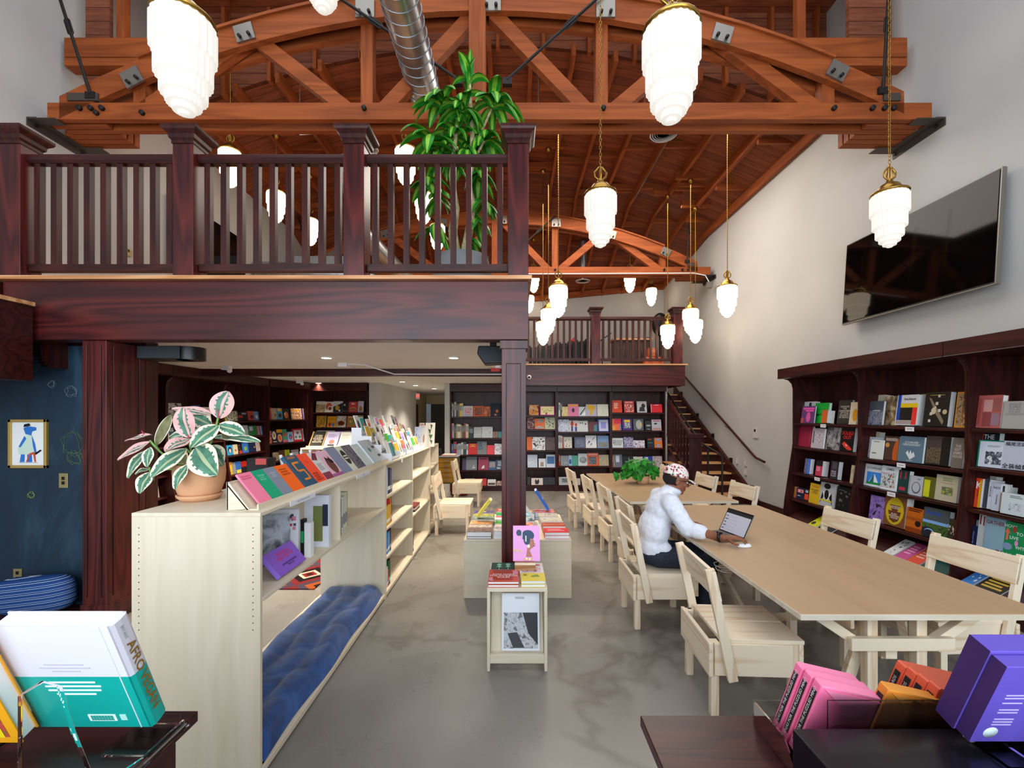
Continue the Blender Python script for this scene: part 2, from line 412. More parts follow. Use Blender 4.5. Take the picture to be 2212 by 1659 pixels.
for (nm, xa, xb, lb) in (('wall_beam', 2.9, 4.5, 'short fir beam meeting the right wall above the near truss'), ('wall_beam', -5.1, -3.8, 'short fir beam meeting the left wall above the near truss')):
    g = MB(); g.box(xa, xb, 5.06, 5.2, 5.8, 6.02, M['trussx']); g.box(xa, xb, 5.06, 5.2, 5.7, 5.79, M['trussx'])
    lo, hi = (3.95, 4.45) if xa > 0 else (-5.0, -4.72)
    g.box(lo, hi, 5.21, 5.26, 5.1, 7.55, M['stepwall'])
    for x in ((3.35, 4.05) if xa > 0 else (-4.65, -4.1)): g.box(x, x+.1, 5.22, 5.3, 5.4, 7.55, M['trussz'])
    tag(g.build(nm, org=((xa+xb)/2, 5.1, 5.7)), lb, 'beam', 'short fir wall beams')
# ---------------------------------------------------------------- balconies
ZF = 2.84
sl = MB(); sl.box(XL, .10, 3.78, YB, 2.42, ZF-.02, M['ceil']); sl.box(.10, 3.76, 9.9, YB, 2.42, ZF-.02, M['ceil'])
sl.box(XL, -1.42, YB, 17, 2.42, 2.5, M['ceil'])
struct('ceiling_lower', sl, 'white painted ceiling under the balcony')
g = MB(); g.box(-4.16, .135, 3.63, 3.79, 2.34, ZF-.02, M['beamx']); g.box(XL, -4.17, 3.6, 3.79, 2.3, ZF-.03, M['darkx'])
struct('trim_2', g, 'wide dark red stained beam across the front of the balcony', bevel=.004)
g = MB(); g.box(.10, .135, 3.8, 9.74, 2.34, ZF-.02, M['beamy']); g.box(.10, 3.8, 9.75, 9.9, 2.34+.02, ZF-.04, M['beamx']); g.box(3.76, 3.8, 9.91, YB, 2.36, ZF-.04, M['beamy'])
struct('trim_3', g, 'dark red stained beam around the rear balcony', bevel=.004)
g = MB(); g.box(XL, .16, 3.58, 3.7, ZF-.018, ZF+.012, M['trim']); g.box(XL, .16, 3.7, YB, ZF-.018, ZF, M['trim']); g.box(.161, 3.84, 9.70, YB, ZF-.035, ZF-.005, M['trim'])
struct('floor_balcony', g, 'oak balcony floor with a pale rounded front edge')
g = MB(); g.box(XL+.01, .09, 6.74, 6.9, 2.315, 2.42, M['darkx']); struct('trim_4', g, 'dark ceiling beam under the balcony')
g = MB(); g.box(XL, -3.86, 2.85, 3.58, 2.0, 2.6, M['darkx']); g.box(XL, -3.84, 2.83, 3.58, 2.6, 2.63, M['trim'])
struct('trim_5', g, 'lower stair landing at the left edge')
# newels and railings
def make_newel(s=1.0, H=1.24):
    n = local('newel_post', '', 'newel post'); w_ = .085*s
    MB().box(-w_, w_, -w_, w_, 0, H-.14, M['beamz']).build('shaft', n, bevel=.004)
    c = MB(); prof = [(0, H-.14), (w_+.006, H-.14), (w_+.006, H-.115), (w_+.02, H-.1), (w_+.024, H-.07), (w_+.05, H-.045), (w_+.058, H-.03), (w_+.058, H-.008), (w_+.045, H), (0, H)]
    c.lathe([(r*1.4142, z) for r, z in prof], M['darkz'], n=4, M=Matrix.Rotation(R(45), 4, 'Z'), smooth=False)
    c.build('cap', n); return n
def make_rail(L, nb, H=1.05):
    r = local('balcony_railing', '', 'railing'); e = .05
    t_ = MB(); t_.prism([(-.045, 0), (-.045, .02), (-.04, .045), (-.02, .06), (.02, .06), (.04, .045), (.045, .02), (.045, 0), (.03, -.02), (-.03, -.02)], 0, L, M['darkx'], ax='x')
    for i, v in enumerate(t_.v): t_.v[i] = v+Vector((0, 0, H-.06))
    t_.build('top_rail', r); MB().box(0, L, -.03, .03, .07, .13, M['darkx']).build('bottom_rail', r, bevel=.003)
    for k in range(nb):
        x = L*(k+.5+.0)/nb
        MB().box(x-.024, x+.024, -.024, .024, .13, H-.08, M['darkz']).build('baluster', r)
    return r
newel = make_newel(); rail = None
NX = [-4.12, -2.70, -1.30, .055]
names = ['at the left end by the landing', 'between the first two balcony railings', 'left of the tall balcony plant', 'above the free-standing post']
for i, x in enumerate(NX):
    o = newel if i == 0 else copy_tree(newel)
    if x > 0: x = .05
    o.location = (x, 3.73, ZF+.012); tag(o, 'dark stained square newel with moulded cap '+names[i], 'newel post', 'newels of the front balcony')
rail = make_rail(1.23, 9)
nm = ['leftmost', 'middle', 'rightmost']
for i in range(3):
    o = rail if i == 0 else copy_tree(rail)
    a = NX[i]+.09; b = NX[i+1]-.09; o.location = (a, 3.73, ZF+.012); o.scale = ((b-a)/1.23, 1, 1)
    tag(o, 'dark red balcony railing with square balusters, %s section of the front balcony' % nm[i], 'railing', 'railings of the front balcony')
for i in range(2):
    o = copy_tree(rail); o.location = (.05, 3.82+i*2.98, ZF); o.rotation_euler = (0, 0, R(90)); o.scale = (2.95/1.23, 1, 1)
    tag(o, 'dark railing running back along the open side of the balcony, %s run' % ('nearer', 'farther')[i], 'railing', 'side railings of the balcony')
n2 = make_newel(1.15)
for i, (x, lb) in enumerate(((1.84, 'in the middle of the rear balcony railing'), (3.64, 'at the stair end of the rear balcony'))):
    o = n2 if i == 0 else copy_tree(n2)
    o.location = (x, 9.83, ZF-.005); tag(o, 'dark square newel '+lb, 'newel post', 'newels of the rear balcony')
r2 = make_rail(1.6, 12)
for i, (a, b, lb) in enumerate(((.16, 1.74, 'left'), (1.95, 3.53, 'right'))):
    o = r2 if i == 0 else copy_tree(r2)
    o.location = (a, 9.83, ZF-.005); o.scale = ((b-a)/1.6, 1, 1); tag(o, 'dark railing of the rear balcony, %s half' % lb, 'railing', 'railings of the rear balcony')
# posts and panelled pillar
g = MB(); g.box(.005-.09, .115, 3.66, 3.86, 0, 2.28, M['beamz']); g.box(-.10, .13, 3.645, 3.875, 2.27, 2.338, M['beamz']); g.box(-.095, .12, 3.65, 3.87, 0, .14, M['beamz'])
for a, b in ((-.05, -.045), (.068, .073)): g.box(a, b, 3.655, 3.66, .2, 2.15, M['darkz'])
g.box(-.05, .073, 3.655, 3.66, 2.145, 2.15, M['darkz'])
struct('trim_6', g, 'square dark red post holding up the balcony', bevel=.003)
g = MB(); g.box(-3.54, -3.34, 3.66, 4.05, 0, 2.338, M['beamz']); g.box(-3.55, -3.33, 3.65, 4.06, 0, .16, M['beamz'])
for a in (-3.50, -3.385): g.box(a, a+.006, 3.652, 3.66, .22, 2.3, M['darkz'])
for a in (3.72, 3.98): g.box(-3.34, -3.332, a, a+.008, .22, 2.3, M['darkz'])
struct('trim_7', g, 'panelled dark pillar beside the chalkboard', bevel=.003)
g = MB(); g.box(XL, -3.345, 4.06, 4.2, 0, 2.4, M['darkz']); struct('wall_partition', g, 'dark panelled partition behind the chalkboard')
m, t, b = nt('chalkboard_paint', .55, 0, .4); M['chalk'] = m
r = ramp(t, [(.3, '14202c'), (.55, '1b3142'), (.8, '35566d')]); t.links.new(noise(t, coords(t, (1, 1, .35)), 2.2, 6, .8, .65), r.inputs[0]); t.links.new(r.outputs[0], b.inputs['Base Color'])
cb = MB(); cb.box(XL, -3.545, 3.95, 4.055, 0, 2.338, M['chalk']); struct('wall_chalkboard', cb, 'dark blue chalkboard wall with faint chalk smears')
random.seed(3)
for k, (px, py, rad, col) in enumerate(((152, 845, 16, '8a97a0'), (155, 960, 30, '6f8a52'), (160, 990, 18, '78925a'), (66, 1070, 9, 'a5b84a'), (110, 830, 10, '8295a0'))):
    g = MB(); c = P(px, py, 3.94); pts = []
    for q in range(26): a = q*.55; rr_ = rad*3.94/F*(.4+.6*random.random()); pts.append((c.x+rr_*math.cos(a), 3.946, c.z+rr_*math.sin(a)))
    g.tube(pts, .0014, flat(col, .8), 4)
    tag(g.build('chalk_scribble', org=c), 'faint chalk scribble on the chalkboard, ' + ('near its top right', 'beside the switch', 'just above the switch', 'yellow smear at the bottom left', 'small one high in the middle')[k], 'scribble', 'chalk scribbles')
# corridor, doors, rear low walls
g = MB(); g.box(-3.12, -2.85, 9.7, 9.85, 0, 2.42, M['wall']); g.box(-1.50, -1.39, 9.9, 13.5, 0, 2.42, M['wall']); g.box(-2.87, -2.85, 9.85, 13.2, 0, 2.42, M['wall'])
struct('wall_corridor', g, 'white wall ends beside the rear corridor')
m_warm = wall('cream_corridor_paint', 'd9c8a6', 'e0d0b0')
g = MB(); Yc = 13.4; g.box(XP(856, Yc), XP(885, Yc), Yc, Yc+.1, 0, 2.42, m_warm); g.box(-3.6, XP(826, Yc), Yc, Yc+.1, 0, 2.42, m_warm)
g.box(XP(826, Yc), XP(856, Yc), Yc, Yc+.1, 2.25, 2.42, m_warm)
g.box(XP(885, Yc)-.05, XP(885, Yc), Yc, 16, 0, 2.42, m_warm); g.box(XP(885, Yc), -1.4, 16, 16.1, 2.1, 2.45, m_warm); g.box(-2.0, -1.36, 16, 16.1, 0, 2.45, m_warm)
g.box(-1.36, -1.3, 13.5, 17, 0, 2.42, m_warm)
struct('wall_corridor_end', g, 'cream painted walls of the rear corridor')
g = MB(); x0, x1 = XP(826, Yc), XP(856, Yc); wd = wood('brown_door_wood', '5a2a12', '8a4a22', 'z', .4)
g.box(x0-.02, x1+.02, Yc-.03, Yc-.002, 0, 2.33, wd); g.box(x0-.05, x1+.05, Yc-.06, Yc-.03, 2.28, 2.34, wd); g.box(x0, x1, Yc-.04, Yc-.03, 2.02, 2.06, wd)
for a in (.1, .55): g.box(x0+.42*a/.55*.5+.02, x0+.42*a/.55*.5+.14, Yc-.04, Yc-.03, .9, 1.95, M['darkz'])
struct('door_1', g, 'brown wooden panel door in the rear corridor')
g = MB(); g.box(XP(886, 14.2), XP(903, 14.2), 14.2, 14.25, 0, 2.05, M['beamz']); struct('door_2', g, 'dark red door standing open in the corridor')
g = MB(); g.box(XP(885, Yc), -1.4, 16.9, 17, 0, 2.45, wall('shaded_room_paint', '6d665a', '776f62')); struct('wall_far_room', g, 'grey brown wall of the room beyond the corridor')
g = MB()
for (yy, a, b) in ((XR, 0, 0),): g.box(XR-.02, XR, 3.0, 8.6, 0, .13, M['darky'])
struct('baseboard_right', g, 'dark baseboard along the right wall')
# ---------------------------------------------------------------- staircase
st = thing('staircase', 'dark staircase with oak treads climbing along the right wall to the rear balcony', 'staircase', (3.9, 9.5, 0))
for k in range(1, 14):
    Yk = 8.27+.30*k; z = .175*k
    xl = 3.31 if k < 5 else 3.52
    MB().box(xl, 4.52, Yk-.03, Yk+.29, z-.03, z, M['tread']).build('tread', st, bevel=.006)
    MB().box(xl, 4.52, Yk, Yk+.02, z-.175, z-.03, M['darkx']).build('riser', st)
g = MB(); g.prism([(8.2, 0), (8.2, .13), (12.45, 2.52), (12.45, 2.1), (8.75, 0)], 4.52, 4.58, M['darky'], ax='x'); g.build('wall_stringer', st)
g = MB(); g.prism([(8.45, 0), (8.45, .2), (9.85, 1.0), (9.85, .6), (8.8, 0)], 3.46, 3.5, M['darky'], ax='x'); g.build('outer_stringer', st)
nb = MB(); nb.box(3.42, 3.6, 8.42, 8.6, 0, 1.28, M['darkz']); nb.box(3.39, 3.63, 8.39, 8.63, 1.28, 1.36, M['darkz']); nb.build('newel', st, bevel=.004)
g = MB(); g.bar((3.51, 8.6, 1.24), (3.53, 10.9, 2.56), .05, .06, M['darky']); g.bar((3.51, 8.6, .45), (3.51, 10.9, 1.78), .05, .05, M['darky'])
g.build('stair_rail', st)
for k in range(13):
    y = 8.75+k*.16; zz = 1.24+(y-8.6)*.574; MB().box(3.49, 3.53, y-.02, y+.02, zz-.8, zz, M['darkz']).build('stair_baluster', st)
g = MB(); g.tube([(3.95, 8.35, 0), (3.95, 8.35, .93), (3.9, 8.45, 1.0), (3.75, 8.75, 1.15), (3.72, 9.5, 1.58), (3.72, 11.5, 2.75)], .02, M['iron'], 8); g.tube([(3.8, 8.62, .15), (3.8, 8.62, 1.07)], .02, M['iron'], 8)
g.build('metal_handrail', st)
wh = MB(); wh.tube([(4.5, 7.92, .88), (4.5, 8.2, .93), (4.52, 8.35, .98), (4.52, 11.9, 2.86)], .022, M['darky'], 8)
for y in (8.15, 9.4, 10.6): wh.tube([(4.5, y, .93+max(0, y-8.35)*.53), (4.6, y, .86+max(0, y-8.35)*.53)], .008, M['brass'], 6)
tag(wh.build('wall_handrail', org=(4.5, 9, 1.5)), 'dark round handrail on brass brackets climbing the right wall', 'handrail')
for i, (px, py) in enumerate(((1472, 850), (1507, 897), (1540, 941), (1579, 994), (1624, 1054))):
    Y = YP(px, 4.59); z = ZP(py, Y); g = MB(); g.box(4.578, 4.6, Y-.05, Y+.05, z-.05, z+.05, M['black']); g.box(4.572, 4.578, Y-.035, Y+.035, z-.01, z+.03, M['iron'])
    tag(g.build('step_light', org=(4.59, Y, z)), 'small black step light on the right wall, %s of the five beside the stairs' % ('topmost', 'second', 'middle', 'fourth', 'lowest')[i], 'light', 'step lights beside the stairs')
for i, (px, py, w_, h_, c_) in enumerate(((1632, 935, .16, .2, 'thermostat_panel'), (1592, 996, .07, .11, 'wall_plate'), (1610, 1000, .08, .12, 'wall_plate'), (1610, 1020, .08, .11, 'wall_plate'))):
    Y = YP(px, 4.59); z = ZP(py, Y); g = MB(); g.box(4.58, 4.6, Y-w_/2, Y+w_/2, z-h_/2, z+h_/2, flat('c9c5bd', .5))
    if i == 0: g.box(4.576, 4.58, Y-.02, Y+.03, z+.02, z+.07, M['iron'])
    else: g.box(4.577, 4.58, Y-.012, Y+.012, z-.02, z+.02, M['white'])
    tag(g.build(c_, org=(4.59, Y, z)), ('white control panel with a small dark screen on the right wall', 'white wall plate nearest the stairs', 'white wall plate, upper of the pair', 'white wall plate, lower of the pair')[i], 'panel' if i == 0 else 'wall plate')
# ---------------------------------------------------------------- pendant lamps
def make_lamp(mat, near):
    l = local('pendant_lamp', '', 'lamp'); n = 48 if near else 32
    sh = MB(); prof = [(0, .195), (.118, .195), (.138, .185), (.15, .165), (.15, .01), (.147, .004), (.133, .002), (.132, -.004), (.132, -.12), (.128, -.126), (.11, -.128), (.108, -.134), (.108, -.205), (.105, -.211), (.084, -.213), (.082, -.218), (.082, -.25), (.079, -.255), (.056, -.257), (.054, -.262), (.052, -.285), (.03, -.288), (.022, -.302), (0, -.306)]
    sh.lathe(prof, mat, n=n, rib=.045, smooth=False); sh.build('shade', l)
    c = MB(); c.lathe([(.02, .33), (.03, .3), (.07, .275), (.095, .24), (.1, .215), (.145, .205), (.15, .195), (.128, .186), (0, .186)], M['brass'], n=24); c.build('cap', l)
    f = MB()
    for s_ in (-1, 1):
        f.tube([(s_*.012, 0, .32), (s_*.05, 0, .35), (s_*.055, 0, .39), (s_*.03, 0, .42), (s_*.012, 0, .44)], .009, M['brass'], 6)
        f.tube([(0, s_*.012, .32), (0, s_*.035, .36), (0, s_*.02, .43)], .008, M['brass'], 6)
    f.tube([(0, 0, .3), (0, 0, .46)], .008, M['brass'], 6); f.build('finial', l)
    return l
lampA = make_lamp(M['glass_lamp_near'], True); lampB = make_lamp(M['glass_lamp'], False)
def chain(top, near):
    g = MB(); z = .44
    if near:
        i = 0
        while z < top:
            a = i % 2; w_, h_ = .011, .026; pts = []
            for k in range(8):
                t = 2*math.pi*k/8; pts.append((w_*math.cos(t) if a else 0, 0 if a else w_*math.cos(t), z+h_/2+h_*math.sin(t)*.75))
            g.tube(pts, .003, M['brass'], 4, close=True); z += .034; i += 1
    else:
        while z < top-.03:
            g.tube([(0, 0, z), (0, 0, z+.028)], .007, M['brass'], 5); g.tube([(0, 0, z+.026), (0, 0, z+.042)], .003, M['brass'], 4); z += .04
    return g
LAMPS = [(-1.72, 2.33, 3.60, 1, 'big near milk glass pendant at the upper left, above the left railing'), (.845, 2.36, 3.58, 1, 'big near milk glass pendant at the top right of centre'),
    (.82, 4.12, 3.58, 1, 'milk glass pendant in the middle, below the near truss'), (3.50, 4.12, 3.58, 1, 'milk glass pendant hanging before the wall screen'),
    (-1.49, 3.5, 5.2, 1, 'milk glass pendant cut by the top of the photo, near the duct'),
    (3.44, 7.1, 3.58, 0, 'milk glass pendant nearest the right wall, above the stair handrail'), (.74, 7.1, 3.58, 0, 'upper pendant of the cluster of three right of the post'),
    (.71, 8.66, 3.58, 0, 'middle pendant of the cluster of three right of the post'), (3.48, 8.66, 3.58, 0, 'larger of the two overlapping pendants before the rear balcony'),
    (.66, 10.2-.75, 3.5, 0, 'lowest pendant of the cluster of three right of the post'), (3.92, 9.5, 3.55, 0, 'smaller pendant peeking out behind the overlapping pair'), (3.3, 9.42, 3.42, 0, 'pendant in front of the rear railing, by the dark wooden bar'),
    (3.95, 12.6, 5.1, 0, 'small distant pendant against the rear white wall'), (3.05, 11.5, 5.18, 0, 'small distant pendant under the far truss, right'), (.56, 11.5, 5.18, 0, 'small distant pendant under the far truss, beside the post'),
    (.5, 13.0, 5.0, 0, 'distant pendant half hidden behind the right newel'),
    (-3.93, 6.2, 5.2, 0, 'pendant seen between the second railing section balusters, highest of three'), (-3.9, 7.35, 5.2, 0, 'pendant seen between the second railing section balusters, middle of three'), (-3.9, 8.6, 5.3, 0, 'pendant seen between the second railing section balusters, lowest of three'),
    (-1.47, 6.15, 5.2, 0, 'pendant left of the balcony plant crown'), (-1.47, 7.4, 5.2, 0, 'pendant left of the balcony plant trunks'), (-1.46, 8.7, 5.23, 0, 'pendant partly hidden behind the balcony plant trunks')]
for i, (x, y, z, near, lb) in enumerate(LAMPS):
    src = lampA if near else lampB; first = i == 0 or i == 5
    o = src if first else copy_tree(src)
    o.location = (x, y, z); tag(o, lb, 'lamp', 'milk glass pendant lamps')
for i, (x, y, z, near, lb) in enumerate(LAMPS):
    src = [o for o in bpy.data.objects if o.get('label') == lb][0]
    top = (ZT if y < 6.4 else zroof(x, y)-.17)-z
    c = chain(top, near); c.build('chain', src)
    MB().lathe([(0, top), (.05, top), (.055, top-.02), (.03, top-.06), (.012, top-.08), (0, top-.08)], M['brass'], n=16).build('ceiling_rose', src)
    if y > 6.4: MB().box(-.3, .3, -.03, .03, top, top+.16, M['trussx']).build('mounting_block', src)
# ---------------------------------------------------------------- wall screens, ducts, ceiling fittings
g = thing('wall_screen', 'large black flat screen tilted forward on the right wall', 'television', (4.5, 5.05, 3.4))
q = MB(); Mx = Matrix.Translation((4.5, 5.04, 3.47)) @ Matrix.Rotation(R(3.5), 4, 'Y')
q.box(-.02, .02, -.95, .95, -.535, .535, M['black'], Mx); q.build('body', g, bevel=.004)
q = MB(); q.box(-.024, -.0205, -.935, .935, -.515, .52, M['glossdisplay'], Mx); q.build('display', g)
q = MB(); q.box(-.026, .02, -.957, -.95, -.54, .54, M['steel'], Mx); q.box(-.026, .02, -.95, .95, -.542, -.535, M['steel'], Mx); q.build('metal_rim', g)
q = MB(); q.box(4.5, XR, 4.85, 5.25, 3.35, 3.6, M['black']); q.build('wall_bracket', g)
g = MB(); g.box(-5.1, -5.04, 6.6, 8.4, 3.92, 5.0, M['blackgloss']); g.box(XL, -5.1, 7.3, 7.7, 4.3, 4.6, M['black'])
tag(g.build('wall_screen', org=(-5.07, 7.5, 4.4)), 'black flat screen on the left wall behind the balcony railing', 'television')
g = MB(); pts = [(-1.0, 1.2, 5.42), (-1.0, 5.75, 5.42), ]; g.tube(pts, .175, M['duct'], 32)
d = thing('air_duct', 'big round spiral metal duct running back under the ceiling, left of centre', 'duct', (-1.0, 3.4, 5.42)); g.build('duct_tube', d)
g = MB()
for k in range(36):
    y = 1.3+k*.125; g.tube([(-1.0+.178*math.cos(t*R(15)), y+t*.125/24, 5.42+.178*math.sin(t*R(15))) for t in range(25)], .0035, M['duct'], 4, cap=False)
g.build('spiral_seam', d)
g = MB(); g.tube([(-1.0, 5.75, 5.42), (-1.0, 5.95, 5.42), (-1.0, 6.1, 5.3)], [.18, .16, .2], M['white'], 24); g.build('register', d)
g = MB(); g.tube([(-5.1, 8.9, 4.6), (-4.3, 9.0, 4.6), (-3.3, 9.2, 4.62), (-3.05, 9.3, 4.6), (-2.6, 10.5, 4.35)], .19, M['duct'], 24)
tag(g.build('air_duct', org=(-3.4, 9.4, 4.5)), 'bent round metal duct seen low behind the second railing section', 'duct')
g = MB(); g.tube([(-2.9, 7.7, 6.2), (-2.75, 8.1, 5.05), (-2.15, 9.6, 4.5)], .17, M['duct'], 24); tag(g.build('air_duct', org=(-2.4, 8.8, 4.8)), 'sloping round metal duct left of the plant pot', 'duct')
g = MB(); g.box(-4.75, -3.6, 9.6, 10.2, 4.55, 5.15, M['grey']); tag(g.build('air_duct_box', org=(-4.2, 9.9, 4.8)), 'grey rectangular duct box by the left wall', 'duct')
def diffuser(x, y, z, r_, lb):
    g = MB()
    for k in range(6): rr_ = r_*(1-k*.15); g.lathe([(rr_, z-.02+k*.004), (rr_-r_*.06, z-.035+k*.004), (rr_-r_*.1, z-.02+k*.004)], M['white'], (x, y, 0), 28)
    g.lathe([(r_*.5, z), (r_*.5, max(z+.2, (zroof(x, y) if y > 6.5 else ZT)-.09))], M['duct'], (x, y, 0), 20); g.lathe([(0, z-.01), (r_*.98, z-.01)], M['grey'], (x, y, 0), 28)
    tag(g.build('air_diffuser', org=(x, y, z)), lb, 'vent', 'round ceiling vents')
diffuser(2.0, 5.85, 5.44, .18, 'white round ceiling vent behind the near truss'); diffuser(1.85, 11.6, 5.23, .19, 'white round ceiling vent behind the far truss')
diffuser(-1.75, 5.45, 5.0, .11, 'small white round vent left of the third newel cap')
for i, (px, py) in enumerate(((433, 771), (705, 772), (980, 772), (688, 827), (869, 824), (898, 832), (1033, 833), (938, 839))):
    Y = (2.415-EYE)*F/(HY-py); Y = min(Y, 15.5); x = XP(px, Y); g = MB()
    g.lathe([(.075, 2.419), (.07, 2.405), (.055, 2.405)], M['white'], (x, Y, 0), 20); dl = g.build('downlight', org=(x, Y, 2.41))
    MB().lathe([(0, -.0065), (.055, -.0065)], M['downlight'], n=16).build('lens', dl, org=(0, 0, 0))
    tag(dl, 'recessed round downlight in the lower ceiling, '+('left, by the black speaker', 'above the counter plant side', 'near the hanging speaker', 'above the far corner bookcase', 'in the corridor, nearer', 'in the corridor, farther', 'above the rear bookcase', 'deep in the corridor')[i], 'light', 'recessed downlights')
    if i in (1, 2, 4, 5, 3, 6):
        L_ = bpy.data.lights.new('downlight_beam', 'SPOT'); L_.energy = 190 if i < 3 else 130; L_.color = (1, .88, .72); L_.spot_size = R(110); L_.spot_blend = .8; L_.shadow_soft_size = .05
        o = bpy.data.objects.new('downlight_beam', L_); C.objects.link(o); o.location = (x, Y, 2.39)
for (x, y) in ((-3.3, 8.2), (-2.0, 11.6), (-.7, 8.6), (-.5, 6.3), (-3.6, 5.6), (-2.3, 5.0), (-4.0, 7.0)):  # added fill spots without fittings, brightening the dim shelves and ceiling under the balcony
    L_ = bpy.data.lights.new('balcony_fill_spot', 'SPOT'); L_.energy = (120 if x > -1 else 210); L_.color = (1, .88, .72); L_.spot_size = R(120); L_.spot_blend = .8; L_.shadow_soft_size = .06
    o = bpy.data.objects.new('balcony_fill_spot', L_); C.objects.link(o); o.location = (x, y, 2.39)
g = thing('loudspeaker', 'black loudspeaker hanging under the beam beside the post', 'speaker', (-.15, 4.0, 2.2))
q = MB(); q.prism([(-.3, 2.34), (-.02, 2.34), (-.015, 2.3), (-.05, 2.19), (-.25, 2.18), (-.31, 2.27)], 3.95, 4.15, M['black']); q.build('cabinet', g, bevel=.01); MB().box(-.2, -.14, 4.02, 4.08, 2.34, 2.42, M['black']).build('bracket', g)
q = MB(); q.prism([(-.29, 2.33), (-.03, 2.33), (-.025, 2.3), (-.057, 2.205), (-.245, 2.195), (-.3, 2.27)], 3.94, 3.949, flat('20262b', .7)); q.build('grille', g)
g = thing('loudspeaker', 'long black loudspeaker under the beam at the left', 'speaker', (-3.0, 4.0, 2.25))
q = MB(); q.box(-3.33, -2.95, 3.95, 4.2, 2.225, 2.34, M['black']); q.tube([(-2.95, 4.08, 2.34), (-2.95, 4.08, 2.225)], .12, M['black'], 16); q.build('cabinet', g)
q = MB(); q.box(-3.33, -2.95, 3.945, 3.949, 2.23, 2.335, flat('2a2f33', .7)); q.build('grille', g)
g = MB(); c = P(742, 788, 6.0); g.box(c.x-.06, c.x+.06, 5.95, 6.1, 2.37, 2.42, M['white']); g.tube([(c.x+.02, 5.94, 2.39), (c.x+.02, 5.99, 2.39)], .025, M['white'], 12); g.tube([(c.x+.05, 6.0, 2.41), (c.x+.25, 6.1, 2.41), (c.x+.5, 6.7, 2.335), (0.0, 6.71, 2.335)], .01, M['white'], 6)
tag(g.build('ceiling_camera', org=(c.x, 6, 2.4)), 'white ceiling sensor box with a conduit running right along the beam', 'camera')
for (px, py, Y, lb) in ((490, 798, 6.3, 'white twin spot fitting under the ceiling at the left'), (648, 824, 9.0, 'white smoke detector above the far left bookcase')):
    g = MB(); x = XP(px, Y); g.box(x-.06, x+.05, Y-.04, Y+.04, 2.36, 2.42, M['white']); g.ell((x+.05, Y-.02, 2.345), (.035, .03, .03), M['white'], n=12, k=8); tag(g.build('ceiling_fitting', org=(x, Y, 2.4)), lb, 'light')
g = MB(); c = P(1143, 815, 9.7); g.lathe([(0, -.05), (.045, -.05), (.05, 0)], M['white'], c, 16, M=Matrix.Rotation(R(-90), 4, 'X')); g.ell(c+Vector((0, -.05, 0)), (.025, .02, .025), M['black'], n=12, k=8)
tag(g.build('security_camera', org=c), 'small round security camera on the rear balcony beam', 'camera')
g = thing('exit_sign', 'red glowing EXIT sign above the corridor opening', 'sign', (XP(897, 13.2), 13.2, 2.2)); x = XP(897, 13.2); z = ZP(856, 13.2)
MB().box(x-.13, x+.13, 13.2, 13.24, z-.09, z+.09, M['white']).build('housing', g)
MB().text('EXIT', Matrix.Translation((x, 13.195, z)), .13, M['exit'], .02).build('lettering', g)
g = MB(); c = P(1077, 790, 5.9); g.box(c.x-.1, c.x+.02, 5.85, 5.95, 2.3, 2.34, flat('c0302a')); g.box(c.x-.04, c.x+.02, 5.85, 5.95, 2.34, 2.42, M['white']); tag(g.build('alarm_sounder', org=c), 'red and white ceiling alarm sounder left of the post', 'alarm')
# half round louvred light on the chalkboard, switch, outlet
g = MB(); q = []
for k in range(9): a = R(-90+180*k/8); q.append((XP(112, 3.92)-.0+(-.03)*0-math.cos(a)*.1, ZP(762, 3.92)+math.sin(a)*.14))
lv = thing('wall_louvre', 'dark half-round ribbed louvre on the chalkboard under the beam', 'vent', (XP(112, 3.9), 3.9, 2.25))
xx = XP(135, 3.9)
MB().prism([(xx-.0, ZP(728, 3.9)), (xx, ZP(797, 3.9))]+[(xx-.13*math.cos(a), ZP(762, 3.9)+.14*math.sin(a)) for a in [R(-80+160*k/10) for k in range(11)]], 3.80, 3.95, M['darkz']).build('housing', lv)
g = MB()
for k in range(11): zz = ZP(794, 3.9)+k*.026; ww = .13*math.sqrt(max(.05, 1-((zz-ZP(762, 3.9))/.15)**2)); g.box(xx-ww-.006, xx-ww+.05, 3.785, 3.8, zz, zz+.009, M['blackgloss'])
g.build('rib', lv)
def plate(px, py, Y, w_, h_, nm, lb, holes):
    c = P(px, py, Y); g = thing(nm, lb, 'switch' if 'switch' in nm else 'outlet', c); MB().box(c.x-w_/2, c.x+w_/2, Y-.006, Y, c.z-h_/2, c.z+h_/2, flat('b9a878', .35, .7)).build('plate', g, bevel=.002)
    for dz in holes: MB().box(c.x-.012, c.x+.012, Y-.01, Y-.006, c.z+dz-.014, c.z+dz+.014, M['black']).build('socket' if 'outlet' in nm else 'rocker', g)
plate(138, 1038, 3.948, .08, .13, 'light_switch', 'brass wall switch plate on the chalkboard', (.02, -.02)); plate(39, 1243, 3.948, .075, .12, 'power_outlet', 'brass power outlet low on the chalkboard', (.025, -.025))
plate(282, 548, 6.0, .1, .1, 'power_outlet', 'brass outlet high on the wall behind the first railing section', (.02,))
g = [o for o in bpy.data.objects if o.get('label', '').startswith('brass outlet high')][0]; g.rotation_euler = (0, 0, R(90)); g.location = (XL+.012, 5.95, ZP(548, 6.0))
